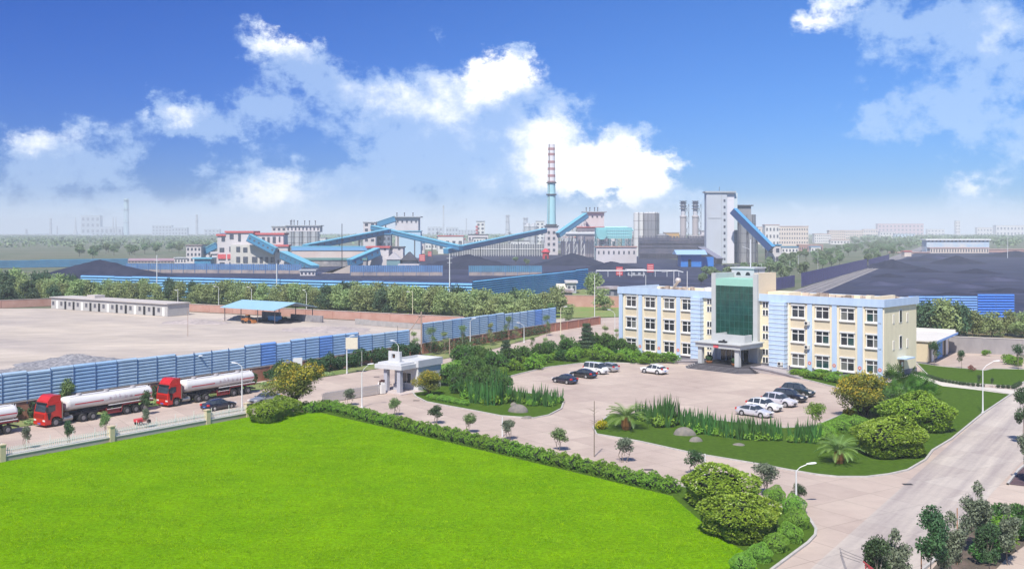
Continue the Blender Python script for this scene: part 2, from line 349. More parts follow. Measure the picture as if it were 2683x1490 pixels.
# railway beside the coal field
m_ballast = mat('ballast', (.33,.30,.29), .95, col2=(.14,.13,.14), scale=.4, bump=.8)
A, B = G(2120,757), G(2422,646)
dr = (B-A).normalized(); pn = Vector((dr.y, -dr.x, 0))
sheet('railway_bed', [A-dr*60-pn*4, B-pn*5, B+pn*9, A-dr*60+pn*8], -.02, m_ballast)
for off in (-1.5, 1.5, 4.5, 6.0):
    b = MB(); b.beam(A-dr*50+pn*off+Vector((0,0,.10)), B+pn*off+Vector((0,0,.10)), .22, .2)
    tag(b.build('railway_rail', mat('rail_steel', (.42,.37,.35), .5, .3, var=.2)), 'long rusty steel rail, the %s one of the railway from its left' % ordn({-1.5:0,1.5:1,4.5:2,6.0:3}[off]), 'rail', 'rails beside the coal field')

# ================= heaps
def heap(name, label, c, rx, ry, h, m, rz=0, seed=1, group=None, n=44, rough_=.07, cat='heap'):
    rg = np.random.default_rng(seed); b = MB(); vs = []; fs = []
    ph = rg.uniform(0, 6.28, 8); rings = 14
    for i in range(rings+1):
        t = i/rings
        for k_ in range(n):
            a = 2*math.pi*k_/n
            rr = t*(1+.16*math.sin(2*a+ph[0])+.09*math.sin(3*a+ph[1])+.05*math.sin(7*a+ph[2]))
            z = h*max(0, (1-t)**1.15*(1+.15*math.sin(3*a+ph[3])*t))+h*rough_*rg.normal()*(1 if 0 < t < 1 else 0)
            vs.append((rx*rr*math.cos(a), ry*rr*math.sin(a), z if i < rings else -.2))
    for i in range(rings):
        for k_ in range(n): fs.append((i*n+k_, (i+1)*n+k_, (i+1)*n+(k_+1) % n, i*n+(k_+1) % n))
    b.add(vs, fs); o = b.build(name, m, smooth=True); o.location = (c[0], c[1], 0); o.rotation_euler[2] = rz
    return tag(o, label, cat, group)
m_coal2 = mat('coal_heap', (.012,.017,.042), .95, col2=(.030,.033,.062), scale=.15, bump=.8, bscale=1.5, spec=.2)
heap('coal_heap', 'large dark coal heap with a flat top at the far left of the coal yard', G(262,724), 34, 20, 9, m_coal2, seed=3, group='coal heaps', rough_=.02)
heap('coal_heap', 'broad coal heap below the tall chimney, beside the red kiosk', G(1500,694), 30, 18, 8.5, m_coal2, seed=4, group='coal heaps', rough_=.03)
heap('coal_heap', 'wide low coal heap under the crossing of two blue conveyors', G(1225,702), 42, 20, 9, m_coal2, seed=5, group='coal heaps', rough_=.03)
heap('coal_heap', 'long grey coal heap just left of the blue cube shaped shed', G(1600,708), 24, 14, 5.5, m_coal2, seed=6, group='coal heaps', rough_=.03)
heap('coal_heap', 'conical dark coal heap beside the railway tracks', G(2338,702), 18, 16, 5.8, m_coal2, seed=8, group='coal heaps', rough_=.02)
heap('coal_heap', 'darkest coal heap in front of the long white roofed building at the right', G(2505,690), 24, 14, 6.0, m_coal2, seed=9, group='coal heaps', rough_=.03)
heap('coal_heap', 'pale coal ridge behind the darkest heap on the right hand coal field', G(2445,682), 36, 22, 5.0, m_coal, seed=10, group='coal heaps', rough_=.03)
heap('coal_heap', 'distant coal heap at the right edge of the coal field', G(2660,672), 34, 22, 5.5, m_coal2, seed=12, group='coal heaps', rough_=.03)
for i, (hx_, hy_, ra, rb_, hh_) in enumerate(sorted(COALS)):
    heap('coal_heap', '%s low coal ridge from the left on the open coal field behind the office' % ordn(i), G(hx_,hy_), ra, rb_, hh_, m_coal2 if i % 2 else m_coal, seed=40+i, group='low coal ridges', rough_=.05)
m_gravel = mat('gravel', (.34,.33,.34), .95, col2=(.12,.12,.14), scale=1.6, bump=1.0, bscale=3)
heap('gravel_heap', 'grey crushed stone heap behind the blue fence near the trucks', G(195,955), 11.5, 7.5, 1.9, m_gravel, seed=13, rough_=.06, n=60)
heap('gravel_heap', 'low pale stone spread left of the crushed stone heap', G(60,975), 8, 5, .9, m_gravel, seed=14, rough_=.1)
m_rub = mat('rubble', (.46,.39,.36), .95, col2=(.30,.26,.25), scale=.6, bump=1.0, bscale=2)
heap('rubble_bank', 'low pale rubble bank in the dusty yard right of the open shed', G(860,865), 13, 6.5, 1.0, m_rub, seed=15, rough_=.1)
heap('rubble_bank', 'low pale rubble bank between the grey barrack and the open shed', G(510,845), 10, 5, .9, m_rub, seed=16, rough_=.1)

# ================= fences and walls
BLUES = [mat('blue_sheet', (.36,.54,.76), .55, var=.18, scale=.6), mat('blue_sheet_pale', (.44,.59,.74), .55, var=.2, scale=.5), mat('blue_sheet_deep', (.20,.39,.80), .5, var=.2, scale=.5)]
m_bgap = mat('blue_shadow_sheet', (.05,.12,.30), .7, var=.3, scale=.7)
m_steelb = mat('blue_post', (.08,.16,.32), .6, .2)
def slat_fence(name, label, p0, p1, zb, zt, plen, rows, group=None, seed=0, step=.3, mats=None, posts=True, thick=.14, cover=.98):
    rg = random.Random(seed); d = (p1-p0); L = d.length; n = max(1, round(L/plen)); w = L/n
    t = thing(name, label, 'fence', (p0.x, p0.y, 0), yaw(d), group)
    hstep = 0
    for i in range(n):
        if rg.random() < .25: hstep = rg.choice((0, -step, step*.5, 0))
        top = zt+hstep+rg.uniform(-.04, .04); b = MB(); g = MB()
        x0 = i*w+.03; x1 = (i+1)*w-.03; ph = (top-zb)/rows
        for r_ in range(rows):
            z = zb+r_*ph
            b.add([(x0,-thick,z+ph*.12),(x1,-thick,z+ph*.12),(x1,-thick*.9,z+ph*cover*.62),(x0,-thick*.9,z+ph*cover*.62),(x1,.02,z+ph*cover),(x0,.02,z+ph*cover),(x1,0,z+ph*.1),(x0,0,z+ph*.1)],
                  [(0,1,2,3),(3,2,4,5),(1,0,7,6)])
        mm = (mats or BLUES)[(rg.choice((1,1,1,0)) if i < n*.72 else rg.choice((0,2,0,0))) if not mats else 0]
        pn_ = b.build('slat_panel', mm, t)
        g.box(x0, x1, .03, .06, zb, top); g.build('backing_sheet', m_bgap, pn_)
    if posts:
        m0 = None
        for i in range(min(n+1, 100)):
            o = bpy.data.objects.new('post', m0) if m0 else None
            if o is None:
                b = MB(); b.box(-.05,.05,-.20,-.12,zb-.4,zt-.1); o = b.build('post', m_steelb, t); m0 = o.data
            else: C.objects.link(o); o.parent = t
            o.location = (i*w, 0, 0)
    return t
FW = [G(0,1106)-RD*26, G(0,1106), G(350,1049), G(700,997), G(1008,945)]
slat_fence('slat_fence', 'long pale blue louvred fence on the brick wall behind the tank trucks', FW[1]-(FW[4]-FW[1]).normalized()*23, FW[1]+(FW[4]-FW[1])*.9, 2.35, 6.0, 3.3, 8, seed=4)
slat_fence('slat_fence', 'short lower end of the near blue louvred fence behind the gatehouse', FW[1]+(FW[4]-FW[1])*.9+RD*.1, FW[4]+RD*7, 2.35, 5.3, 3.3, 7, seed=6)
w2a, w2b = G(1107,926), G(1455,867)
slat_fence('slat_fence', 'bright blue louvred fence on red brick wall between the pole and the far street lamp', w2a, w2b, 2.1, 6.0, 3.3, 10, seed=5)
m_brick = mat('brick', (.36,.13,.085), .9, col2=(.44,.22,.15), scale=.8, bump=.4)
m_brick2 = mat('pink_wall', (.42,.22,.17), .9, col2=(.50,.30,.24), scale=.3, bump=.3)
m_cap = mat('wall_cap', (.52,.43,.38), .9, var=.2)
def wall(name, label, pts, h, m, th=.3, pier=5.0, group=None, cap=True, capm=None):
    a = pts[0]; t = thing(name, label, 'wall', (a.x, a.y, 0), 0, group); b = MB(); c = MB(); q = MB()
    for p, s_ in zip(pts[:-1], pts[1:]):
        p = p-a; s_ = s_-a
        b.beam((p.x,p.y,h/2), (s_.x,s_.y,h/2), th, h)
        c.beam((p.x,p.y,h+.06), (s_.x,s_.y,h+.06), th+.16, .12)
        L = (s_-p).length; n = max(1, int(L/(pier or 9))); d = (s_-p).normalized()
        for i in range(n+1):
            v = p+(s_-p)*(i/n); q.beam((v.x-d.x*.25, v.y-d.y*.25, h/2-.01), (v.x+d.x*.25, v.y+d.y*.25, h/2-.01), th+.24, h-.02)
    b.build('wall_panel', m, t)
    if cap: c.build('coping', capm or m_cap, t)
    if pier: q.build('pier', m, t)
    return t
wall('brick_wall', 'ivy covered brick wall under the near blue fence', [FW[1]-(FW[4]-FW[1]).normalized()*30, FW[1], FW[4]+RD*7], 2.2, m_brick)
wall('brick_wall', 'red brick wall under the bright blue fence past the gatehouse', [FW[4]+RD*7.2, w2a, w2b, w2b+RD*22], 1.95, m_brick)
wall('boundary_wall', 'long pink boundary wall between the dusty yard and the tree row', [G(489,815), G(800,831), G(1100,847), G(1215,853)], 2.2, m_brick2, pier=9)
wall('boundary_wall', 'pink boundary wall left of the long grey barrack', [G(-300,806), G(0,807), G(136,801)], 2.4, m_brick2, pier=9)
wall('boundary_wall', 'pinkish rendered wall across the street left of the office building', [G(1478,803), G(1560,804), G(1640,806)], 3.6, m_brick2, pier=0)
m_greyw = mat('grey_render', (.36,.33,.32), .9, col2=(.25,.23,.23), scale=.35, bump=.3, stretch=(1,1,.4))
wall('yard_wall', 'stained grey rendered wall behind the garage at the right', [G(2478,922), G(2683,931), G(2850,938)], 3.1, m_greyw, pier=6, capm=mat('dark_cap', (.50,.46,.42), .9))
# far wind fences
m_far1 = mat('blue_far', (.12,.30,.52), .6, var=.25, scale=.2)
FB = [G(212,772), G(489,780), G(700,786), G(1100,795), G(1238,801), G(1540,753)]
slat_fence('wind_fence', 'long blue slatted wind fence behind the tree row, in front of the coal yard', FB[0], FB[4], 0, 7.6, 8.0, 8, cover=.66, seed=8, mats=[mat('wind_blue', (.20,.46,.72), .6, var=.25, scale=.1)], step=.15, posts=False, thick=.3)
slat_fence('wind_fence', 'bright blue slatted wind fence rising to the right beside the coal yard', FB[4], FB[5], 0, 8.2, 8.0, 11, cover=.66, seed=9, mats=[mat('wind_blue_bright', (.16,.46,.72), .6, var=.2, scale=.1)], step=.15, posts=False, thick=.3)
slat_fence('wind_fence', 'deep blue slatted wind fence behind the trees at the right edge', G(2380,833), G(2560,833), 0, 6.2, 5.0, 9, cover=.7, seed=10, mats=[BLUES[2]], step=.2, thick=.25)
slat_fence('wind_fence', 'brighter end piece of the deep blue wind fence at the right edge', G(2561,831), G(2657,831), 0, 6.6, 5.0, 9, cover=.7, seed=11, mats=[mat('blue_sheet_vivid', (.07,.22,.75), .5, var=.2)], step=.1, thick=.25)
def panel_fence(name, label, p0, p1, h, m, mb, zb=1.9, plen=7):
    d = p1-p0; L = d.length; n = round(L/plen); w = L/n; t = thing(name, label, 'fence', (p0.x,p0.y,0), yaw(d))
    b = MB(); b.box(0, L, -.1, .1, 0, zb); b.build('base_wall', mb, t)
    for i in range(n):
        b = MB()
        for k_ in range(6): b.box(i*w+k_*w/6+.06, i*w+(k_+1)*w/6-.1, -.2+.08*(k_ % 2), -.1, zb+.1, h)
        b.build('sheet_panel', m, t)
    m0 = None
    for i in range(n+1):
        if m0 is None: b = MB(); b.box(-.12,.12,-.45,-.2,0,h+.2); o = b.build('post', m_steelb, t); m0 = o.data
        else: o = bpy.data.objects.new('post', m0); C.objects.link(o); o.parent = t
        o.location = (i*w, 0, 0)
    return t
m_tan = mat('tan_wall', (.42,.34,.30), .9, col2=(.2,.18,.2), scale=.15)
panel_fence('panel_fence', 'dull blue panel fence on posts below the red roofed plant building', G(330,714), G(790,717), 5.4, mat('dull_blue', (.10,.22,.42), .7, col2=(.07,.15,.32), scale=.2), m_tan)
panel_fence('panel_fence', 'dull blue panel fence on posts right of the concrete ramp', G(918,722), G(1160,722), 5.6, mat('dull_blue', (1,1,1)), m_tan)
panel_fence('panel_fence', 'teal blue panel fence on posts in the middle of the coal yard', G(1228,722), G(1420,722), 5.4, mat('teal_blue', (.08,.24,.38), .7, var=.3, scale=.2), m_tan)
slat_fence('wind_fence', 'distant teal wind fence beyond the coal heap at the far left', G(-60,703), G(335,697), 0, 5.0, 20, 4, seed=12, mats=[mat('teal_far', (.07,.22,.36), .7, var=.3, scale=.1)], posts=False, step=.5)
# bar fences at the railway
def bar_fence(name, label, p0, p1, h, sp_=1.2):
    d = p1-p0; L = d.length; t = thing(name, label, 'fence', (p0.x,p0.y,0), yaw(d)); b = MB(); n = int(L/sp_)
    for i in range(n): b.box(i*sp_, i*sp_+sp_*.62, -.08, .08, .3, h+.1*math.sin(i*2.1))
    b.build('panel_row', mat('indigo_sheet', (.075,.07,.20), .7, var=.3, scale=.3), t)
    b = MB(); b.box(0, L, .09, .2, h*.3, h*.3+.3); b.box(0, L, .09, .2, h*.8, h*.8+.3); b.build('rail', m_steelb, t); return t
bar_fence('bar_fence', 'indigo sheet fence beside the railway, its tall near stretch', G(2100,753), G(2272,703), 6.2)
bar_fence('bar_fence', 'short indigo sheet fence behind the office roof, left of the tall one', G(2000,768), G(2084,752), 5.2)
bar_fence('bar_fence', 'pale far stretch of the indigo fence beside the railway', G(2276,702), G(2330,684), 5.5)
# ================= office building (local x along the front, y into the building, z up)
m_cream = mat('cream_render', (.80,.72,.50), .85, col2=(.72,.64,.45), scale=.9, stretch=(1.2,1.2,.12))
m_cream2 = mat('cream_strip', (.80,.70,.51), .85, col2=(.72,.62,.46), scale=1.0, stretch=(1.5,1.5,.15))
m_beige = mat('beige_panel', (.66,.56,.40), .85, var=.08, scale=.5)
m_blue = mat('pale_blue_render', (.49,.61,.76), .8, col2=(.42,.53,.69), scale=.9, stretch=(1.2,1.2,.15))
m_white = mat('white_frame', (.80,.78,.74), .6, var=.05, scale=2)
m_glass = mat('window_glass', (.022,.026,.034), .06, spec=.9)
m_glassg = mat('window_glass_green', (.018,.06,.06), .08, spec=.9)
m_curt = mat('drawn_curtain', (.20,.20,.18), .3, var=.4, scale=3, spec=.7, stretch=(6,1,.2))
m_gtile = mat('grey_tile', (.50,.51,.50), .7, var=.08, scale=.8)
m_plinth = mat('plinth_stone', (.17,.17,.20), .8, var=.2, scale=1)
m_roof = mat('roof_screed', (.62,.52,.42), .9, col2=(.68,.60,.42), scale=.25)
m_green = mat('curtain_wall', (.018,.11,.085), .10, .25, spec=.9, var=.55, scale=.8)  # strong tone noise paints blurry reflections into the glass colour
m_mint = mat('mint_panel', (.32,.58,.47), .6, var=.06)
m_step = mat('step_granite', (.065,.06,.07), .6, var=.2, scale=2)
m_tread = mat('tread_granite', (.30,.28,.30), .6, var=.2, scale=2)
m_redm = mat('red_paint', (.55,.05,.06), .6)
m_dark = mat('dark_metal', (.03,.03,.035), .5, .3)
BL, BR = G(1625,923), G(2315,996)
BA = (BR-BL).normalized(); BN = Vector((BA.y, -BA.x, 0)); LEN = (BR-BL).length; BRZ = yaw(BA); DEP = 12.4; TH = 13.0
def bpt(u, out, z=0): v = BL+BA*u+BN*out; return Vector((v.x, v.y, z))
off = thing('office_building', 'three storey cream office building with pale blue pilasters and a green glass front', 'building', BL, BRZ)
UG0, UG1 = 22.9, 30.7          # the green glass
ST1, ST2 = (17.6, 19.7), (34.0, 37.0)
b = MB(); b.box(0, LEN, .0, DEP, .6, 11.9); b.build('wall', m_cream, off)
for bx in ((-.06, ST1[0]-.02, -.12, -.001, 0, .85),(ST2[1]+.02, LEN+.06, -.12, -.001, 0, .85),(LEN+.001, LEN+.1, 0, DEP, 0, 1.0),(-.1, -.001, 0, DEP, 0, .9)):
    b = MB(); b.box(*bx); b.build('plinth', m_plinth, off)
b = MB()                                        # pale blue cornice all round
for (x0,x1,y0,y1) in ((-.35,UG0-.8,-.45,-.05),(UG1+.8,LEN+.35,-.45,-.05),(LEN-.05,LEN+.35,-.05,DEP+.3),(-.35,.05,-.05,DEP+.3)): b.box(x0,x1,y0,y1,11.75,13.0)
b.box(.05, LEN-.05, DEP-.1, DEP+.3, 11.75, 12.75); b.build('cornice', m_blue, off)
b = MB(); b.box(.06, LEN-.06, -.04, DEP-.12, 12.02, 12.14); rf = b.build('roof', m_roof, off)
b = MB()
b.box(.06, UG0-.85, -.04, .10, 12.15, 12.92); b.box(UG1+.85, LEN-.06, -.04, .10, 12.15, 12.92); b.box(.06, LEN-.06, DEP-.26, DEP-.12, 12.15, 12.7)
b.build('parapet', m_cream2, rf)
cl = [2.9, 7.5, 12.0, 16.2]; cr = [39.1, 43.6, 48.1, 52.6]
floors = [(.95,3.05), (5.1,7.2), (9.25,11.3)]
LEN = round(LEN, 3)
pil = [.35, 5.2, 9.75, 14.2, 41.35, 45.85, 50.35, LEN-.45]
for i, u in enumerate(pil):
    b = MB(); b.box(u-.42, u+.42, -.34, .0-.001, 0, 11.74); b.build('pilaster', m_blue, off)
rgw = random.Random(3)
for c in cl+cr:
    b = MB()
    for sgn in (-1, 1): b.box(c+sgn*1.62-.22, c+sgn*1.62+.22, -.20, -.001, .86, 11.74)
    b.build('bay_strip', m_cream2, off)
    for (z0, z1) in ((.86,.93),(3.32,4.84),(7.46,9.0)):
        b = MB(); b.box(c-1.38, c+1.38, -.09, -.001, z0, z1); b.build('spandrel', m_beige, off)
    for (z0, z1) in floors:
        b = MB(); w = 1.2; y0, y1 = -.15, -.02
        b.box(c-w-.16, c+w+.16, -.26, -.001, z1+.0, z1+.24)             # lintel
        b.box(c-w-.22, c+w+.22, -.34, -.001, z0-.24, z0-.02)            # sill
        for x in (c-w-.05, c-.06, c+w-.07): b.box(x, x+.12, y0, y1, z0, z1-.01)
        for z in (z0-.01, z0+1.32, z1-.13): b.box(c-w+.07, c-.06, y0+.01, y1, z, z+.11); b.box(c+.06, c+w-.07, y0+.01, y1, z, z+.11)
        fr = b.build('window', m_white, off)
        kk = rgw.random()
        for sx in (0, 1):
            g = MB(); x0 = c-w+.07 if sx == 0 else c+.06; x1 = c-.06 if sx == 0 else c+w-.07
            g.add([(x0,-.05,z0),(x1,-.05,z0),(x1,-.05,z0+1.4),(x0,-.05,z0+1.4)], [(0,1,2,3)])
            q = rgw.random(); lo = m_curt if q < .22 else (m_glassg if (c > 40 and q < .75) else m_glass)
            g.build('lower_pane', lo, fr)
            g = MB(); g.add([(x0,-.052,z0+1.42),(x1,-.052,z0+1.42),(x1,-.052,z1),(x0,-.052,z1)], [(0,1,2,3)]); g.build('upper_pane', m_glass, fr)
# ribbed blue bays
for (u0, u1) in (ST1, ST2):
    b = MB(); b.box(u0, u1, -1.15, -.001, 0, 11.74); bay = b.build('ribbed_bay', m_blue, off)
    b = MB()
    for k_ in range(15): z = .55+k_*.76; b.box(u0-.06, u1+.06, -1.22, -.002, z, z+.09)
    b.build('rib', mat('rib_white', (.66,.72,.82), .7), bay)
# little paired windows in the strips beside the glass
for c in ((ST1[1]+UG0-.9)/2+.2, (UG1+.9+ST2[0])/2-.1):
    for zf in (0.6, 4.75, 8.9):
        for z in (zf+.35, zf+1.75):
            b = MB(); b.box(c-.62, c+.62, -.07, -.001, z-.09, z+1.0); fr = b.build('small_window', m_white, off)
            for sx in (-1, 1):
                g = MB(); g.box(c+sx*.29-.2, c+sx*.29+.2, -.085, -.071, z, z+.9); g.build('pane', m_glass, fr)
# glass tower
b = MB()
b.box(UG0-.9, UG0, -.9, 5.5, 0, 16.4); b.build('tower_pier', m_gtile, off)
b = MB(); b.box(UG1, UG1+.9, -.9, -.55, 0, 16.5); b.box(UG1+.0, UG1+.9, -.54, 5.2, 0, 16.5); b.build('tower_pier', m_gtile, off)
b = MB(); b.box(UG1+.901, UG1+.96, -.5, 5.25, 12.2, 16.52); b.box(UG1-.02, UG1+.97, -.5, 5.3, 16.501, 16.6); b.build('side_fin', mat('peach_render', (.74,.62,.46), .85, var=.05), off)
b = MB(); b.box(UG0, UG1, -.75, 5.0, 3.72, 14.2); gw = b.build('curtain_wall', m_green, off)
b = MB()
for k_ in range(1, 8): x = UG0+(UG1-UG0)*k_/8; b.box(x-.035, x+.035, -.80, -.751, 3.72, 14.2)
for k_ in range(1, 8): z = 4.2+10*k_/8; b.box(UG0, UG1, -.79, -.752, z-.03, z+.03)
b.build('mullion', mat('green_mullion', (.03,.12,.10), .4), gw)
b = MB(); b.box(UG0, UG1, -.80, 5.02, 14.2, 15.45); b.build('top_band', m_mint, off)
b = MB(); b.box(UG0-.6, UG0+4.2, 5.3, 9.0, 12.15, 17.1); b.box(UG0-.8, UG0+4.4, 5.1, 9.2, 17.1, 17.35); rh = b.build('roof_house', mat('pale_house', (.52,.53,.55), .8, var=.1), off)
for cx_ in (UG0+.9, UG0+2.9):
    g = MB(); g.side([(cx_+.5*math.cos(a), 15.9+.6*math.sin(a)) for a in [math.pi*k_/8 for k_ in range(9)]], 5.26, 5.29); g.build('arched_window', m_glass, rh)
b = MB(); b.tube([(UG0+2.4, 7, 17.3), (UG0+2.4, 7, 22.5)], .11, 6); b.beam((UG0+.6,7,21.2),(UG0+2.4,7,20.6),.05,.05); b.build('flagpole', mat('white_metal', (.72,.72,.72), .4, .2), off)
b = MB(); b.box(UG0+5.0, UG0+6.8, 5.2, 6.6, 12.2, 16.2); b.tube([(UG0+5.3,5,12.2),(UG0+5.3,5,17)], .05, 5); b.tube([(UG1-.6,5.4,12.2),(UG1-.6,5.4,17.7)], .07, 5)
b.build('water_tank', mat('dull_tank', (.14,.14,.16), .7, var=.3), off)
# roof clutter
b = MB(); b.lathe([(.0,0),(.9,0),(.95,.6),(.9,1.2),(.3,1.35)], 18, (18.5,3.5,12.15)); tk = b.build('rooftop_tank', m_white, off)
b = MB(); b.lathe([(.3,0),(.55,.15),(.6,.5),(.45,.8),(.1,.9)], 12, (9.3,6.5,14.0)); b.beam((7.6,6.6,12.2),(9.3,6.5,14.2),.9,.12); b.build('solar_heater', mat('heater', (.55,.5,.48), .5, .3), off)
b = MB()
for x in (7.2, 10.4): b.tube([(x,8,12.1),(x,8,16.2)], .06, 5)
b.beam((7.2,8,16.2),(4.2,8,15.8),.06,.06); b.build('aerial_mast', mat('white_metal', (1,1,1)), off)
b = MB(); rr = random.Random(5)
for k_ in range(60):
    x = rr.uniform(1, 53)
    if UG0-1 < x < UG1+2: continue
    b.box(x, x+rr.uniform(.3,1.6), DEP-.9, DEP-.5, 12.15, 12.15+rr.uniform(.3,.75))
b.build('roof_litter', mat('roof_litter', (.22,.17,.15), .9, col2=(.6,.5,.42), scale=.4), rf)['kind'] = 'stuff'
b = MB(); b.box(UG1+1.2, UG1+5.5, 2, 6, 12.16, 13.3); b.build('sloped_rooflight', m_cream2, off)
b = MB(); b.box(15.6, 18.4, .5, 1.0, 12.2, 12.85); b.build('stacked_bricks', mat('orange_brick', (.55,.20,.08), .8, var=.3), off)
b = MB(); b.box(LEN-3.2, LEN-2.6, 1, 10, 12.16, 13.2); b.box(LEN-3.2, LEN-2.3, .3, 1.6, 12.16, 13.5); b.build('rooftop_duct', m_cream2, off)
# right hand end wall: three narrow windows per upper floor, a door with a canopy
for z in (9.0, 4.7):
    for y, w, hh in ((3.6,.22,1.3),(6.2,.42,2.0),(8.8,.22,1.3)):
        b = MB(); b.box(LEN+.001, LEN+.07, y-w-.1, y+w+.1, z-.1, z+hh+.1); fr = b.build('end_window', m_white, off)
        g = MB(); g.box(LEN+.071, LEN+.085, y-w+.04, y+w-.04, z, z+hh); g.build('pane', m_glass if w > .3 else m_beige, fr)
b = MB(); b.box(LEN+.001, LEN+1.6, 5.0, 8.2, 3.0, 3.25); b.build('door_canopy', m_blue, off)
b = MB(); b.box(LEN+.101, LEN+.16, 5.9, 7.2, .3, 2.7); dd = b.build('side_door', mat('brown_door', (.22,.10,.07), .6), off)
g = MB()
for z in (.6, 1.7): g = MB(); g.box(LEN+.161, LEN+.175, 6.2, 6.9, z, z+.7); g.build('door_panel', m_white, dd)
# downpipes and air conditioners
for u in (37.35, 50.95, 4.55):
    b = MB(); b.tube([(u,-.42,.2),(u,-.42,11.7)], .075, 8); b.build('downpipe', m_white, off)
for (u, z, o) in ((41.0,4.05,.36),(41.0,8.1,.36),(36.4,.9,1.24),(36.4,.1,1.24)):
    b = MB(); b.box(u-.45, u+.45, -o-.4, -o, z, z+.62); a = b.build('air_conditioner', mat('ac_white', (.62,.60,.55), .6), off)
    g = MB(); g.lathe([(.22,0),(.22,.01)], 12); 
    for i_ in range(1): pass
    g = MB(); g.tube([(u-.1,-o-.41,z+.31),(u-.1,-o-.40,z+.31)], .24, 14); g.build('fan_grille', m_dark, a)
# red round emblems low on the pilasters
for u in (.35, 5.2, 9.75, 14.2, 33.2, 41.35, 45.85, 50.35, LEN-.45):
    b = MB(); z = 1.65; o = .36 if u != 33.2 else .03
    b.side([(u+.34*math.cos(a), z+.34*math.sin(a)) for a in [2*math.pi*k_/8 for k_ in range(8)]], -o, -o+.019)
    e = b.build('red_emblem', mat('faded_red', (.62,.22,.20), .7), off)
    b = MB(); b.side([(u+.13*math.cos(a), z+.13*math.sin(a)) for a in [2*math.pi*k_/4 for k_ in range(4)]], -o-.012, -o-.001); b.build('emblem_centre', m_cream2, e)
# entrance: doors, platform, steps, portico, ramps
b = MB(); b.box(UG0, UG1, -.70, -.3, .76, 3.7); b.build('entrance_wall', m_gtile, off)
b = MB(); b.box(UG0+1.0, UG1-.9, -.76, -.71, .78, 3.5); ed = b.build('entrance_doors', m_glass, off)
g = MB()
for k_ in range(6): x = UG0+1.0+(UG1-UG0-1.9)*k_/5; g.box(x-.05, x+.05, -.82, -.765, .78, 3.5)
g.box(UG0+1, UG1-.9, -.815, -.765, 2.9, 3.0); g.build('door_frame', m_white, ed)
PU0, PU1, PO = 24.2, 32.4, 7.6
b = MB(); b.prism([(PU0-1.2,-.01),(PU1+1.4,-.01),(PU1+1.4,-7.3),(PU1+.2,-PO-.9),(PU0-.2,-PO-.9),(PU0-1.2,-7.0)], .0, .80); b.build('platform', m_step, off)
for k_ in range(5):
    e = .36*(k_+1); z = .80-.16*(k_+1)
    b = MB(); b.prism([(PU0-1.2-e,-2.6),(PU1+1.4+e*.9,-4.5),(PU1+1.4+e,-7.3-e*.5),(PU1+.2+e*.5,-PO-.9-e),(PU0-.2-e*.5,-PO-.9-e),(PU0-1.2-e,-7.0-e*.5)], .0 if z > .05 else -.02, max(z,.02)+.001*k_)
    b.build('step', [m_step, m_tread][0], off)
    g = MB(); pp = [(PU0-1.2-e,-7.0-e*.5),(PU0-.2-e*.5,-PO-.9-e),(PU1+.2+e*.5,-PO-.9-e),(PU1+1.4+e,-7.3-e*.5)]
    for a_, c_ in zip(pp[:-1], pp[1:]): g.beam((a_[0],a_[1]+.02,z+.012),(c_[0],c_[1]+.02,z+.012),.07,.03)
    g.build('step_edge', mat('step_edge', (.42,.40,.41), .7), off)
for (u, o) in ((PU0+.1, PO-.1), (PU1-.6, PO-.1)):
    b = MB(); b.box(u-.4, u+.4, -o-.4, -o+.4, .80, 3.75); b.build('portico_column', m_gtile, off)
b = MB(); b.box(PU0-.6, PU1+.3, -PO-.65, -.91, 3.75, 4.5); b.box(PU0-.9, PU1+.6, -PO-.95, -.912, 4.5, 4.64)
pr = b.build('portico_roof', m_gtile, off)
b = MB(); b.box(PU0+.9, PU1-.6, -PO+2.2, -PO+2.5, 4.65, 5.95); b.box(PU0+.9, PU0+1.2, -PO+2.51, -1.0, 4.65, 5.85); b.box(PU1-.9, PU1-.6, -PO+2.51, -3.0, 4.65, 5.95); b.build('parapet', m_gtile, pr)
b = MB(); b.box(PU0+3.6, PU0+5.0, -PO+.2, -PO+.9, 4.65, 4.95); b.box(PU0+4.4, PU0+4.7, -PO+.3, -PO+.6, 4.95, 5.2); b.build('floodlight', m_dark, pr)
b = MB(); b.box(PU0+3.2, PU0+4.2, -PO-.74, -PO-.70, 3.85, 4.35); b.build('red_plaque', mat('plaque_red', (.72,.12,.14), .5), pr)
def ramp(pts_top, pts_bot, name, zt=.80):
    n = len(pts_top); b = MB(); vs = []
    for i in range(n):
        z = zt*(1-i/(n-1))+.03
        vs += [(*pts_top[i], z), (*pts_bot[i], z), (*pts_top[i], -.02), (*pts_bot[i], -.02)]
    fs = []
    for i in range(n-1):
        a, c = i*4, (i+1)*4; fs += [(a,a+1,c+1,c),(a+1,a+3,c+3,c+1),(a,c,c+2,a+2)]
    fs.append((0,2,3,1)); b.add(vs, fs); r = b.build(name, mat('ramp_paving', (.42,.36,.34), .9, col2=(.33,.30,.30), scale=2, stretch=(.3,3,1)), off)
    g = MB()
    for lst in (pts_top, pts_bot):
        for i in range(n-1): g.beam((*lst[i], zt*(1-i/(n-1))+.10), (*lst[i+1], zt*(1-(i+1)/(n-1))+.10), .22, .2)
    g.build('ramp_kerb', m_tread, r); return r
ramp([(PU1+1.4,-3.2),(37.5,-3.0),(41,-3.4),(44,-4.2)], [(PU1+1.4,-6.6),(37.5,-6.6),(41,-7.2),(44,-8.2)], 'ramp')
ramp([(PU0-1.2,-3.0),(20,-2.9),(17,-3.2),(14,-4.0)], [(PU0-1.2,-6.3),(20,-6.3),(17,-6.7),(14,-7.4)], 'ramp')
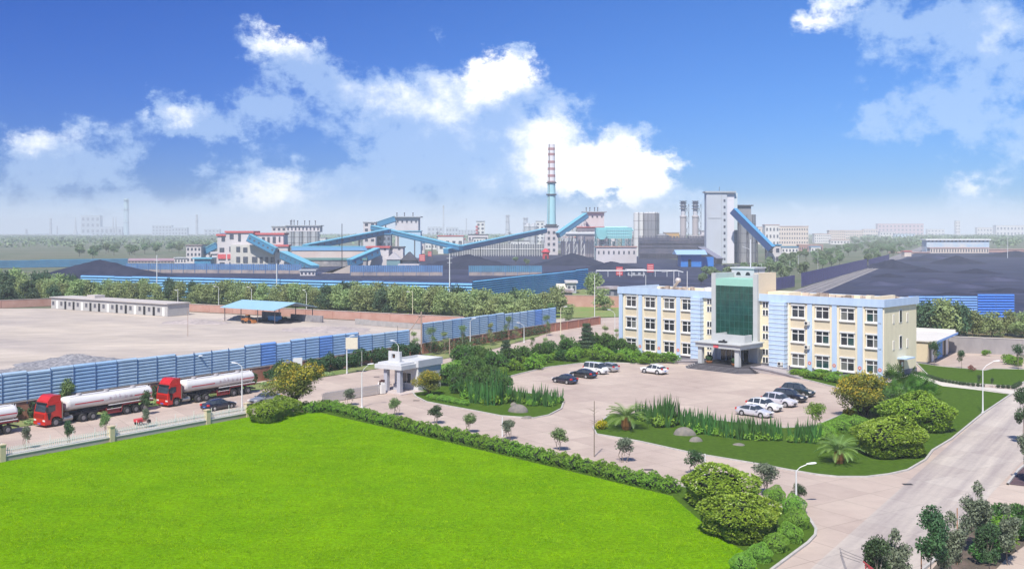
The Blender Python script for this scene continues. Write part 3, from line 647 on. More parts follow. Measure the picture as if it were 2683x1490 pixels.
# planters under the portico
for i, u in enumerate((PU0+1.2, PU1-1.5)):
    t = thing('potted_plant', ['round clipped plant in a wide clay pot by the left portico column', 'plant in an orange pot by the right portico column'][i], 'potted plant', bpt(u, PO-1.0+.3*i, .8), 0, 'pots under the portico')
    b = MB(); b.lathe([(.42,0),(.62,.28),(.66,.42),(.55,.42)], 16); b.build('pot', mat('clay', (.45,.17,.06), .8), t)
    b = MB(); b.lathe([(.25,.4),(.55,.6),(.68,.95),(.5,1.3),(.15,1.45)], 14); b.build('foliage_core', mat('core_green', (.02,.06,.02), .9), t)
    POTS = globals().setdefault('POTS', []); POTS.append(t)

# ================= gatehouse
g0 = G(1045,1030); GT = thing('gatehouse', 'small white tiled gatehouse with a flat canopy and a square holed fin', 'building', g0, yaw(RD))
# local x = along the road (away), local y = towards the road (left)
m_wt = mat('white_tile', (.57,.57,.57), .7, var=.06, scale=1.2, bump=.05)
m_wt2 = mat('lilac_tile', (.42,.42,.46), .7, var=.08, scale=1.2)
def gx(u, v): return (u, v)
b = MB(); b.box(3.2, 8.8, -1.1, 3.5, 0, 3.55); b.build('wall', m_wt, GT)
b = MB(); b.box(3.0, 9.0, -1.3, 3.7, 3.55, 4.25); b.box(3.0, 9.0, -1.3, -1.05, 4.25, 4.6); b.box(3.0, 9.0, 3.45, 3.7, 4.25, 4.6); b.box(3.0, 3.25, -1.05, 3.45, 4.25, 4.6); b.box(8.75, 9.0, -1.05, 3.45, 4.25, 4.6)
rf = b.build('roof', m_wt, GT)
b = MB(); b.box(-.5, 5.2, -.9, 4.3, 3.5, 4.15); b.box(-.15, 4.9, -.55, 3.95, 4.15, 4.4); b.build('canopy', m_wt, GT)
for (x, y, w) in ((.1,-.1,.32),(.3,2.6,.32)):
    b = MB(); b.box(x-w, x+w, y-w, y+w, 0, 3.5); b.build('column', m_wt2, GT)
b = MB()       # fin with a square hole
fx0, fx1 = 1.1, 1.4
b.box(fx0, fx1, 1.0, 1.65, 4.4, 6.0); b.box(fx0, fx1, 2.35, 2.95, 4.4, 6.0); b.box(fx0, fx1, 1.65, 2.35, 4.4, 4.95); b.box(fx0, fx1, 1.65, 2.35, 5.6, 6.0); b.box(fx0+.02, fx1+.25, .78, .999, 4.4, 5.97)
b.build('roof_fin', m_wt, GT)
for (y0, y1) in ((.2,1.9),(2.3,3.2)):
    b = MB(); b.box(3.12, 3.199, y0, y1, 1.0, 2.7); w_ = b.build('window', m_white, GT)
    g = MB()
    for k_ in range(2): ya = y0+.08+(y1-y0-.08)*k_/2; g.box(3.10, 3.119, ya, ya+(y1-y0)/2-.12, 1.1, 2.6)
    g.build('pane', m_glass, w_)
b = MB(); b.box(4.2, 5.6, -1.16, -1.101, 1.2, 2.7); w_ = b.build('window', m_white, GT)
g = MB(); g.box(4.3, 4.85, -1.18, -1.161, 1.3, 2.6); g.box(4.95, 5.5, -1.18, -1.161, 1.3, 2.6); g.build('pane', m_glass, w_)
b = MB(); b.box(1.6, 3.1, 1.5, 2.4, 0, 1.1); b.build('counter', m_wt2, GT)
b = MB(); b.prism([(-1.4,-1.6),(3.3,-2.2),(3.3,3.3),(-.8,3.3)], 0, .14); b.build('step', mat('pale_step', (.5,.42,.39), .9), GT)
# sliding gate
ga, gb = G(1000,1031), G(848,1056); gd = gb-ga; n = 46
t = thing('sliding_gate', 'retractable white lattice gate stretched across the entrance road', 'gate', ga, yaw(gd)); L = gd.length
b = MB()
for k_ in range(n):
    x = .6+(L-.6)*k_/n; w = L/n
    for y in (-.25, .25): b.beam((x,y,.12),(x+w*1.5,y,1.35),.05,.07); b.beam((x+w*1.5,y,.12),(x,y,1.35),.05,.07)
b.build('lattice', mat('gate_steel', (.62,.58,.56), .35, .5), t)
b = MB()
for k_ in range(0, n, 2): x = .6+(L-.6)*k_/n; b.beam((x,-.27,1.4),(x,.27,1.4),.05,.08); b.tube([(x,-.25,.1),(x,-.25,1.55)], .025, 5); b.tube([(x,.25,.1),(x,.25,1.55)], .025, 5)
b.build('hoop', mat('gate_steel', (1,1,1)), t)
b = MB(); b.box(-.4, .5, -.45, .45, .08, 1.45); b.box(-.3, .4, -.35, .35, 1.45, 1.7); dh = b.build('drive_head', m_white, t)
b = MB(); b.box(-.36,-.1,-.3,.3,1.71,2.05); b.lathe([(.12,0),(.16,.2),(.02,.34)], 8, (.3,0,1.7)); b.lathe([(.1,0),(.14,.18),(.02,.3)], 8, (.55,.2,1.45)); b.build('signal_lamp', mat('dark_lamp', (.06,.02,.02), .4), dh)

# ================= garage and far yard at the right
ga = G(2431,953); GG = thing('garage', 'low flat roofed garage with a blue door behind the office building', 'building', ga, yaw(RD))
b = MB(); b.box(0, 19, .0, 5.5, .3, 4.0); b.build('wall', mat('garage_cream', (.62,.52,.36), .85, var=.08), GG)
b = MB(); b.box(-.05, 19, 0-.06, 5.5, 0, .3); b.build('plinth', m_plinth, GG)
b = MB(); b.box(-.3, 19.5, -1.6, 12, 4.0, 4.22); b.box(18.9, 19.5, -1.2, 12, 4.22, 4.75); b.build('roof', mat('roof_pale', (.66,.62,.56), .8, var=.1, scale=.3), GG)
b = MB(); b.box(-.28, 19.4, -1.66, -1.601, 3.85, 4.26); b.build('blue_fascia', mat('fascia_blue', (.22,.38,.72), .6), GG)
b = MB(); b.box(8.0, 12.5, -.1, -.061, .1, 3.3); b.build('blue_door', mat('door_blue', (.06,.27,.62), .5), GG)
for x in (1.0, 14.0):
    b = MB(); b.box(x, x+1.6, -.1, -.061, .1, 3.4); dn = b.build('doorway', m_dark, GG)
    b = MB(); b.box(x+1.65, x+3.6, -.12, -.061, .1, 3.4); b.build('open_door_leaf', m_white, GG)

# ================= long barrack, canopy shed and other yard things
ba = G(439,829); t = thing('barrack', 'long grey single storey barrack with a row of doors and windows', 'building', ba, yaw(-SD))
m_bar = mat('barrack_grey', (.40,.39,.37), .9, col2=(.46,.44,.42), scale=.4)
b = MB(); b.box(0, 56, -7.5, 0, 0, 3.4); b.build('wall', m_bar, t)
b = MB(); b.box(-.3, 56.3, -7.8, .45, 3.4, 3.62); b.box(38, 42, -6.5, -3, 3.62, 4.5); b.build('roof', mat('barrack_roof', (.45,.42,.40), .9, col2=(.52,.46,.42), scale=.2), t)
for k_ in range(13):
    x = 1.3+k_*4.25
    b = MB(); b.box(x, x+1.0, .001, .04, .05, 2.5); b.build('door', m_dark if k_ % 3 else m_white, t)
    b = MB(); b.box(x+1.9, x+3.2, .001, .05, 1.0, 2.4); w_ = b.build('window', m_bar, t)
    g = MB(); g.box(x+2.0, x+3.1, .051, .06, 1.1, 2.3); g.build('pane', mat('dusty_glass', (.10,.10,.12), .3), w_)
fl, fr_ = G(589,840), G(720,849.5); d = fr_-fl; L = d.length
t = thing('open_shed', 'open shed with a pale blue pitched metal roof on thin posts', 'shed', fl, yaw(d))
b = MB(); W = 13.5; RZ_ = 5.3; EZ = 3.7
prf = [(-1.0,EZ),(W/2,RZ_),(W+1,EZ),(W+1,EZ-.12),(W/2,RZ_-.12),(-1.0,EZ-.12)]
vs = [(-.8, y, z) for y, z in prf]+[(L+.8, y, z) for y, z in prf]
b.add(vs, [tuple(range(5,-1,-1)), tuple(range(6,12))]+[(i,(i+1)%6,6+(i+1)%6,6+i) for i in range(6)])
b.build('roof', mat('shed_roof', (.34,.55,.68), .5, .1, var=.08, scale=.5), t)
for x in (0, L/3, 2*L/3, L):
    for y in (0, W):
        b = MB(); b.tube([(x,y,0),(x,y,EZ)], .12, 6); b.build('post', mat('dark_post', (.10,.08,.09), .7), t)
b = MB(); b.box(5, 12, 8.5, 9, 0, 2.2); b.box(13.5, L+6, 11, 11.5, 0, 1.7); b.build('low_wall', mat('block_wall', (.16,.15,.17), .9, col2=(.35,.33,.33), scale=.5), t)
b = MB(); b.box(13.4, 16.5, 3.0, 5.0, 0, 1.7); b.build('blue_bin', mat('bin_blue', (.05,.22,.42), .6), t)
heap('coal_pile', 'black coal pile under the open shed', fl+d*.72+RD*6, 8, 5, 1.6, mat('black_pile', (.02,.02,.03), .9, bump=.6), rz=yaw(d), seed=21)
heap('stone_pile', 'pale stone pile at the left end of the open shed', G(628,836), 6, 3, 1.1, m_rub, seed=22)
# orange loader
lo = G(650,846); t = thing('loader', 'small orange wheel loader parked beside the coal pile', 'loader', lo, R(-20)); t.scale = (.75,)*3
m_or = mat('loader_orange', (.42,.15,.04), .5, var=.2)
b = MB(); b.box(-2.2, .6, -.8, .8, .7, 1.6); b.side([(-.8,1.6),(.4,1.6),(.3,2.9),(-.7,2.9)], -.7, .7); b.build('body', m_or, t)
b = MB(); b.box(-.82, .42, -.72, .72, 1.9, 2.7); b.build('cab_glass', m_glass, t)
b = MB(); b.beam((.4,.5,1.3),(2.2,.5,.8),.15,.25); b.beam((.4,-.5,1.3),(2.2,-.5,.8),.15,.25); b.side([(2.0,.2),(3.0,.15),(2.3,1.2),(2.0,1.0)], -1.1, 1.1); b.build('bucket', m_or, t)
for x in (-1.6, .9):
    for y in (-.95, .65): b = MB(); b.tube([(x,y,.6),(x,y+.3,.6)], .6, 14); b.build('wheel', m_dark, t)
b = MB(); b.box(0,5,0,.4,0,1.4); b.box(5,24,0,.4,0,1.3); tag(b.build('block_wall', mat('pale_block', (.40,.37,.35), .9, col2=(.30,.29,.28), scale=1)), 'low pale block wall in the dusty yard left of the pole', 'wall')
o = bpy.data.objects['block_wall']; o.location = G(930,849); o.rotation_euler[2] = yaw(SD)-.08
# white hoardings and a pole sign beside the road
for (x0, x1, yb, yt, lab) in ((745,797,985,939,'tall white blank hoarding behind the largest orange tree'),(799,830,988,960,'lower white blank hoarding right of the tall one')):
    p = G(x0,yb); q = P(x1,yb,p.y+1.5); h_ = (yb-yt)*p.y/F
    t = thing('hoarding', lab, 'hoarding', (p.x,p.y,0), yaw(Vector((q.x-p.x, 1.5, 0)))); w = (q.x-p.x)
    b = MB(); b.box(0, w, -.08, .08, .5, h_); b.build('board', m_white, t)
    for x in (.2, w-.2): b = MB(); b.tube([(x,.15,0),(x,.15,h_)], .06, 6); b.build('post', m_white, t)
# ================= vehicles
m_tyre = mat('tyre', (.025,.024,.026), .85)
m_rim = mat('rim', (.55,.55,.56), .35, .6)
m_hub = mat('truck_hub', (.22,.21,.21), .6, .2)
m_lamp = mat('headlamp', (.85,.83,.80), .1, .2)
m_tail = mat('tail_lamp', (.55,.02,.02), .2)
m_plate = mat('number_plate', (.05,.15,.50), .5)
m_ws = mat('car_glass', (.035,.045,.055), .05, spec=.9)
def paint(name, c, metal=0.0): return mat(name, c, .25, metal, coat=.8, var=.03)
def wheel(parent, x, y, r, w, rim=m_rim, rr=.62, name='wheel'):
    s = 1 if y > 0 else -1
    b = MB(); b.tube([(x,y-s*w,r),(x,y-s*.04,r),(x,y,r)], [r,r,r*.93], 20); o = b.build(name, m_tyre, parent)
    b = MB(); b.tube([(x,y-.001*s,r),(x,y+s*.012,r),(x,y+s*.02,r)], [r*rr,r*rr*.95,r*.15], 14); b.build('rim', rim, o); return o
def car(name, label, cat, paintm, st, L, wb, wr, hw, front_lamp_z=.68, back_lamp_z=.85, group=None, extra=None, pillar=True):
    # st: stations from nose to tail (x, z bottom, z belt, z top, half width, half roof width)
    t = thing(name, label, cat, (0,0,0), 0, group)
    body = MB(); glass = MB(); rings = []
    for (x, zb, zl, zt, h1, h2) in st:
        rings.append([(x,-h1*.88,zb),(x,-h1,zb+.14),(x,-h1*1.01,(zb+zl)/2+.04),(x,-h1*.965,zl),(x,-h2,zt-.05),(x,-h2*.82,zt),(x,0,zt+.02),
                      (x,h2*.82,zt),(x,h2,zt-.05),(x,h1*.965,zl),(x,h1*1.01,(zb+zl)/2+.04),(x,h1,zb+.14),(x,h1*.88,zb)])
    n = 13
    def cabin(s): return s[3]-s[2] > .25
    for i in range(len(st)-1):
        a, c = rings[i], rings[i+1]; ca, cc = cabin(st[i]), cabin(st[i+1]); slope = abs(st[i][3]-st[i+1][3])/max(.01, abs(st[i][0]-st[i+1][0]))
        pil = abs(st[i][0]-st[i+1][0]) < .13 and pillar
        for j in range(n):
            q = [a[j], a[(j+1) % n], c[(j+1) % n], c[j]]
            isg = False
            if j in (3, 8) and ca and cc and not pil: isg = True
            if j in (4, 5, 6, 7) and ca != cc and slope > .38: isg = True
            if j in (3, 8) and ca != cc and slope > .38: isg = True
            (glass if isg else body).add(q, [(3,2,1,0)])
    body.add(rings[0], [tuple(range(n))]); body.add(rings[-1], [tuple(range(n-1,-1,-1))])
    o = body.build('body', paintm, t); 
    import bmesh
    bm = bmesh.new(); bm.from_mesh(o.data); bmesh.ops.remove_doubles(bm, verts=bm.verts, dist=.001); bmesh.ops.recalc_face_normals(bm, faces=bm.faces); bm.to_mesh(o.data); bm.free(); o.data.shade_smooth()
    try: o.data.set_sharp_from_angle(angle=R(38))
    except Exception: pass
    gl = glass.build('windows', m_ws, t)
    x0, x1 = st[0][0], st[-1][0]
    for sx in (-1, 1):
        for xw in (wb/2+.02, -wb/2+.02):
            b = MB(); b.tube([(xw,sx*(hw-.25),wr+.02),(xw,sx*(hw+.012),wr+.02)], wr+.07, 20); b.build('wheel_arch', m_dark, t)
            wheel(t, xw, sx*(hw+.025), wr, .22)
        b = MB(); b.box(x0-.34, x0+.012, min(sx*hw*.52, sx*hw*.93), max(sx*hw*.52, sx*hw*.93), front_lamp_z-.09, front_lamp_z+.09); b.build('headlight', m_lamp, t)
        b = MB(); b.box(x1-.012, x1+.22, min(sx*hw*.6, sx*hw*.97), max(sx*hw*.6, sx*hw*.97), back_lamp_z-.12, back_lamp_z+.12); b.build('tail_light', m_tail, t)
        b = MB(); b.box(x0-L*.335, x0-L*.295, min(sx*hw*.98, sx*(hw+.2)), max(sx*hw*.98, sx*(hw+.2)), st[0][2]+.33, st[0][2]+.47); b.build('mirror', paintm, t)
    b = MB(); b.box(x0, x0+.016, -hw*.4, hw*.4, .42, .62); b.build('grille', m_dark, t)
    b = MB(); b.box(x1-.02, x1-.001, -.24, .24, .55, .68); b.build('number_plate', m_plate, t)
    b = MB(); b.box(x1+.3, x0-.3, -hw*.8, hw*.8, .14, .3); b.build('underbody', m_dark, t)
    return t
def sedan(lab, p, L=4.8, group=None):
    s = L/4.8; hw = .90
    st = [(2.4*s,.32,.58,.60,.70,.66),(2.3*s,.24,.66,.69,.84,.74),(1.9*s,.2,.76,.82,.89,.80),(1.15*s,.2,.86,.95,.90,.82),(.98*s,.2,.88,.99,.90,.80),(.35*s,.2,.90,1.38,.90,.62),(.05*s,.2,.91,1.45,.90,.62),
          (-.18*s,.2,.91,1.46,.90,.62),(-.27*s,.2,.91,1.46,.90,.62),(-.9*s,.2,.93,1.42,.90,.60),(-1.25*s,.2,.95,1.33,.90,.60),(-1.78*s,.2,.98,1.05,.90,.74),(-2.25*s,.24,.96,1.02,.86,.74),(-2.4*s,.34,.72,.74,.78,.70)]
    return car('car', lab, 'car', p, st, L, 2.8*s, .33, hw, .66, .86, group)
def suv(lab, p, L=4.75, H_=1.75, group=None, fast=0.0):
    s = L/4.75; hw = .93; k_ = H_/1.75
    st = [(2.38*s,.38,.66,.70,.74,.70),(2.28*s,.3,.82,.88,.88,.80),(1.85*s,.27,.92,1.0,.92,.82),(1.2*s,.27,1.0*k_,1.10,.93,.84),(1.05*s,.27,1.02*k_,1.14,.93,.82),(.45*s,.27,1.04*k_,1.62*k_,.93,.68),(.1*s,.27,1.05*k_,1.72*k_,.93,.68),
          (-.15*s,.27,1.05*k_,1.75*k_,.93,.68),(-.25*s,.27,1.05*k_,1.75*k_,.93,.68),(-1.15*s,.27,1.07*k_,1.74*k_-.10*fast,.93,.68),(-1.25*s,.27,1.07*k_,1.73*k_-.12*fast,.93,.68),(-1.75*s,.27,1.09*k_,1.68*k_-.3*fast,.93,.66),(-2.2*s,.3,1.08*k_,1.14*k_,.90,.74),(-2.38*s,.42,.82,.86,.84,.76)]
    return car('car', lab, 'car', p, st, L, 2.75*s, .38, hw, .82, 1.02, group)
def hatch(lab, p, L=4.1, group=None):
    s = L/4.1; hw = .86
    st = [(2.05*s,.34,.62,.65,.68,.64),(1.95*s,.26,.72,.78,.82,.72),(1.55*s,.22,.84,.92,.86,.76),(1.2*s,.22,.9,1.03,.86,.76),(.55*s,.22,.94,1.48,.86,.62),(.2*s,.22,.95,1.55,.86,.62),(0,.22,.95,1.56,.86,.62),(-.09*s,.22,.95,1.56,.86,.62),
          (-1.0*s,.22,.97,1.52,.86,.6),(-1.6*s,.22,1.0,1.42,.86,.6),(-1.95*s,.26,.98,1.02,.84,.72),(-2.05*s,.38,.78,.8,.8,.72)]
    return car('car', lab, 'car', p, st, L, 2.5*s, .31, hw, .74, 1.0, group)
def van(lab, p, group=None):
    hw = .86
    st = [(2.15,.35,.66,.70,.74,.70),(2.08,.28,.86,.95,.83,.76),(1.85,.26,1.0,1.22,.85,.74),(1.15,.26,1.06,1.84,.86,.72),(.9,.26,1.07,1.9,.86,.72),(.25,.26,1.07,1.92,.86,.72),(.15,.26,1.07,1.92,.86,.72),
          (-.75,.26,1.07,1.92,.86,.72),(-.85,.26,1.07,1.92,.86,.72),(-1.85,.26,1.08,1.88,.86,.72),(-2.08,.28,1.05,1.2,.84,.76),(-2.15,.36,.8,.85,.82,.78)]
    return car('van', lab, 'van', p, st, 4.3, 2.6, .31, hw, .8, 1.05, group)
def park(o, x, y, hd, z=0.0):
    p = G(x, y); o.location = (p.x, p.y, z); o.rotation_euler[2] = yaw(Vector(hd)); return o
p_white = paint('white_paint', (.78,.78,.77)); p_pearl = paint('pearl_paint', (.62,.62,.66), .15); p_silver = paint('silver_paint', (.40,.42,.43), .5)
p_black = paint('black_paint', (.012,.014,.022)); p_navy = paint('navy_paint', (.020,.022,.045)); p_green = paint('dark_green_paint', (.015,.028,.030)); p_lsil = paint('pale_silver_paint', (.52,.52,.53), .4)
lot = 'cars parked on the forecourt'
awy = (-.68,.73,0); tow = (.71,-.70,0)
park(sedan('small dark navy sedan at the left end of the parked row, tail to the viewer', p_navy, 4.3, lot), 1480, 1003, awy)
park(sedan('black saloon with a silver rear badge between the navy sedan and the white van', p_black, 4.9, lot), 1528, 988, awy)
park(van('white minivan parked beyond the black saloon, facing right', p_white, lot), 1561, 978, (.74,-.67,0))
park(hatch('silver hatchback behind the white minivan, tail towards the building', p_lsil, 4.1, lot), 1592, 972, awy)
park(suv('white coupe like crossover standing alone in the middle of the forecourt', p_white, 4.75, 1.62, lot, .8), 1714, 978, awy)
park(sedan('silver white sedan with sunroof, nearest of the right hand row', p_pearl, 4.8, lot), 1977, 1089, tow)
park(suv('white crossover second in the right hand row, behind the silver white sedan', p_white, 4.75, 1.66, lot, .3), 2003, 1074, tow)
park(suv('pearl sport utility car with pinkish lower body, third of the right hand row', paint('pearl_two', (.66,.64,.68), .1), 4.8, 1.78, lot), 2042, 1062, tow)
park(suv('black sport utility car between the pearl one and the last black one', p_black, 4.9, 1.76, lot), 2068, 1050, tow)
park(suv('dark green black sport utility car at the far end of the right hand row', p_green, 4.9, 1.85, lot), 2090, 1036, tow)
park(sedan('dark blue sedan driving on the long road behind the white fence', paint('deep_blue_paint', (.018,.022,.05)), 4.9), 573, 1071, RD)
park(sedan('silver sedan on the long road behind the orange tree', p_silver, 4.9), 694, 1055, -RD)

# ---------------- tank trucks (origin on the ground under the front axle, nose along +x)
m_red = mat('truck_red', (.58,.018,.012), .35, coat=.5, var=.15, scale=1.2)
m_tank = mat('tank_white', (.80,.77,.74), .4, .08, var=.26, scale=.9, stretch=(.2,1,1.5))
m_chas = mat('chassis_dark', (.045,.035,.04), .7, var=.3, scale=3)
m_wine = mat('wine_red', (.30,.03,.035), .6, var=.3, scale=2)
def tank_side(z, zc=2.42, hz=.88, hy=1.18):
    return hy*math.sqrt(max(0, 1-((z-zc)/hz)**2))
def truck(lab):
    t = thing('tank_truck', lab, 'truck', (0,0,0), 0, 'tank trucks queueing on the long road')
    b = MB(); b.side([(1.30,.42),(1.42,.75),(1.42,1.35),(1.36,1.85),(1.10,2.92),(1.02,3.06),(-.72,3.06),(-.78,1.0),(-.62,.98),(-.50,1.16),(-.2,1.26),(.2,1.26),(.50,1.10),(.62,.80),(.62,.42)], -1.22, 1.22); cab = b.build('cab', m_red, t)
    b = MB(); b.side([(1.04,3.06),(1.0,3.22),(.55,3.72),(.2,3.84),(-.70,3.80),(-.72,3.06)], -1.10, 1.10); b.build('roof_fairing', m_red, cab)
    b = MB(); b.add([(1.375,-1.1,1.88),(1.375,1.1,1.88),(1.145,1.05,2.82),(1.145,-1.05,2.82)], [(0,1,2,3)]); b.build('windscreen', m_ws, cab)
    b = MB(); b.box(1.10, 1.28, -1.15, 1.15, 2.86, 3.02); b.build('sun_visor', m_dark, cab)
    for s in (-1, 1):
        b = MB(); y = s*1.225; b.side([(1.20,1.85),(.98,2.72),(.08,2.72),(.08,2.05),(.55,1.85)], min(y, y+s*.012), max(y, y+s*.012)); b.build('side_window', m_ws, cab)
        b = MB(); b.side([(1.15,1.80),(.62,1.80),(.78,.95),(1.02,.95)], min(y, y+s*.010), max(y, y+s*.010)); b.build('door_trim', m_dark, cab)
        b = MB(); b.box(1.36, 1.44, min(s*.70,s*1.16), max(s*.70,s*1.16), .78, .98); b.build('headlight', m_lamp, cab)
        b = MB(); b.box(1.25, 1.42, min(s*1.28,s*1.5), max(s*1.28,s*1.5), 1.95, 2.6); b.build('mirror', m_dark, cab)
        b = MB(); b.box(-.95,-.80, min(s*1.0,s*1.2), max(s*1.0,s*1.2), .9, 2.9); b.build('air_intake', mat('intake_tan', (.30,.24,.18), .8), cab)
    b = MB(); b.box(1.40, 1.46, -1.0, 1.0, 1.15, 1.65); b.build('grille', mat('grille_red', (.30,.012,.01), .5), cab)
    b = MB(); b.box(.66, 1.47, -1.21, 1.21, .34, .62); b.build('bumper', m_red, cab)
    b = MB(); b.box(-6.3, 1.1, -.42, .42, .75, 1.02); b.box(-13.9, -4.0, -.5, .5, 1.1, 1.42); b.box(-6.2,-2.9,-.9,.9,1.02,1.2); b.build('chassis', m_chas, t)
    for s in (-1, 1):
        b = MB(); b.tube([(-2.35,s*.85,.75),(-1.05,s*.85,.75)], .33, 12) if s > 0 else b.box(-2.3,-1.0,-1.18,-.6,.42,1.08); b.build('fuel_tank', mat('alloy', (.40,.39,.37), .35, .6, var=.2), t)
        b = MB(); b.box(-1.75,-1.2, min(s*.7,s*1.2), max(s*.7,s*1.2), 1.1, 1.5) ; b.build('air_tank', m_chas, t)
        for x in (0,): wheel(t, x, s*1.24, .52, .32, m_hub, .6)
        for x in (-3.78,-5.13): wheel(t, x, s*1.26, .52, .58, m_hub, .52)
        for x in (-10.15,-11.5,-12.85): wheel(t, x, s*1.26, .52, .58, m_hub, .52)
        b = MB(); b.beam((-7.1,s*1.15,.55),(-9.3,s*1.15,.55),.06,.12); b.beam((-7.1,s*1.15,.98),(-9.3,s*1.15,.98),.06,.10); b.beam((-7.1,s*1.15,.5),(-7.1,s*1.15,1.3),.08,.08); b.beam((-9.3,s*1.15,.5),(-9.5,s*1.15,1.45),.08,.08)
        b.box(-9.1,-7.3,min(s*.85,s*1.12),max(s*.85,s*1.12),.6,.92); b.build('side_guard', m_wine, t)
        b = MB(); b.beam((-7.2,s*1.19,1.08),(-9.3,s*1.19,1.08),.03,.07); b.build('guard_stripe', m_white, t)
        b = MB(); b.beam((-7.4,s*1.2,1.62),(-14.1,s*1.2,1.62),.10,.10); b.build('walkway_rail', m_white, t)
        b = MB(); b.beam((-9.6,s*1.16,1.42),(-14.0,s*1.16,1.42),.2,.10); b.build('mudguard', m_wine, t)
    # tank
    b = MB(); rings = []; zc, hz, hy = 2.42, .88, 1.18; N = 26
    prof = [(-1.55,.55),(-1.72,.86),(-1.95,.99),(-2.05,1.0),(-13.9,1.0),(-14.0,.99),(-14.22,.86),(-14.35,.5)]
    vs = []
    for (x, k_) in prof: vs += [(x, hy*k_*math.cos(2*math.pi*j/N), zc+hz*k_*math.sin(2*math.pi*j/N)) for j in range(N)]
    fs = []
    for i in range(len(prof)-1): fs += [(i*N+j,(i+1)*N+j,(i+1)*N+(j+1)%N,i*N+(j+1)%N) for j in range(N)]
    fs += [tuple(range(N)), tuple((len(prof)-1)*N+j for j in range(N-1,-1,-1))]
    b.add(vs, fs); tk = b.build('tank', m_tank, t)
    tk.data.shade_smooth()
    try: tk.data.set_sharp_from_angle(angle=R(30))
    except Exception: pass
    b = MB()
    for x in (-3.9,-7.9,-11.9): b.lathe([(.34,0),(.34,.14),(.26,.2)], 12, (x,0,3.29))
    b.box(-13.6,-2.4,-.5,-.42,3.2,3.26); b.box(-13.6,-2.4,.42,.5,3.2,3.26); b.build('manhole', mat('hatch_grey', (.35,.33,.34), .6), tk)
    for s in (-1, 1):
        def band(x0, x1, z0, z1, nm, mm, extra=.012):
            q = MB(); zs = [z0+(z1-z0)*i/3 for i in range(4)]
            for i in range(3):
                ya, yb_ = s*(tank_side(zs[i])+extra), s*(tank_side(zs[i+1])+extra)
                q.add([(x0,ya,zs[i]),(x1,ya,zs[i]),(x1,yb_,zs[i+1]),(x0,yb_,zs[i+1])], [(0,1,2,3)])
            return q.build(nm, mm, tk)
        rs = mat('stripe_red', (.62,.03,.05), .5)
        band(-6.7,-2.6,2.28,2.42,'red_stripe', rs); band(-14.0,-11.3,2.28,2.42,'red_stripe', rs)
        # a line of small characters, too worn to read, between the stripes
        rg = random.Random(2); mk = MB()
        for c_ in range(5):
            cx_ = -7.4-c_*.78
            for q_ in range(7):
                if rg.random() < .5: x0 = cx_-rg.uniform(0,.25); w_, h_ = rg.uniform(.2,.42), .05
                else: x0 = cx_-rg.uniform(0,.4); w_, h_ = .05, rg.uniform(.15,.4)
                z0 = 2.22+rg.uniform(0,.35); ya, yb_ = s*(tank_side(z0)+.014), s*(tank_side(z0+h_)+.014)
                mk.add([(x0,ya,z0),(x0-w_,ya,z0),(x0-w_,yb_,z0+h_),(x0,yb_,z0+h_)], [(0,1,2,3)])
        mk.build('lettering', mat('worn_lettering', (.48,.33,.36), .6), tk)
    b = MB()
    for s in (-.25,.25): b.beam((-14.42,s,.9),(-14.40,s,3.3),.05,.05)
    for k_ in range(8): b.beam((-14.42,-.25,1.1+k_*.28),(-14.42,.25,1.1+k_*.28),.04,.04)
    b.build('ladder', m_white, t)
    b = MB(); b.tube([(-5.6,-1.0,1.35),(-6.6,-1.15,1.2),(-7.0,-1.1,.7),(-6.2,-1.0,.55)], .09, 6); b.build('hose', m_dark, t)
    b = MB(); b.box(1.471,1.49,-.3,.3,.42,.56); b.build('number_plate', m_plate, t)
    b = MB(); b.box(-14.3,-14.1,-1.2,1.2,.62,.8); b.box(-14.2,-14.12,-1.15,1.15,1.2,1.45); b.build('rear_bumper', m_chas, t)
    for s in (-1, 1): b = MB(); b.box(-14.34,-14.201,min(s*.7,s*1.1),max(s*.7,s*1.1),1.22,1.42); b.build('tail_light', m_tail, t)
    return t
T0 = proto(truck('red cabbed white tank truck in the middle of the queue, left of centre'))
rt = yaw(-RD)
nr = -SD*1.25     # wheels measured on the near side: step back to the axle centre
put(T0, G(147,1117)+nr, rt, 'nearer red cabbed white tank truck, complete at the left of the photo')
put(T0, G(463,1064)+nr, rt, 'farther red cabbed white tank truck, directly left of the blue sedan and lamp')
put(T0, G(21,1137)-RD*12.85+nr, rt, 'tank truck cut off by the left edge, only its tail end in view')
# red cargo tricycle behind the picket fence
t = thing('cargo_tricycle', 'small red tricycle parked behind the white picket fence', 'tricycle', G(372,1112), yaw(RD))
b = MB(); b.box(-.9,.3,-.45,.45,.45,.8); b.build('cargo_box', m_redm, t)
b = MB(); b.tube([(.3,0,.5),(.9,0,.45),(.85,0,1.0),(.75,0,1.1)], .05, 6); b.tube([(.75,-.3,1.1),(.75,.3,1.1)], .03, 6); b.box(.3,.6,-.12,.12,.75,.83); b.build('frame', m_dark, t)
for (x,y) in ((-.5,-.5),(-.5,.5),(1.05,.05)): wheel(t, x, y, .27, .08)
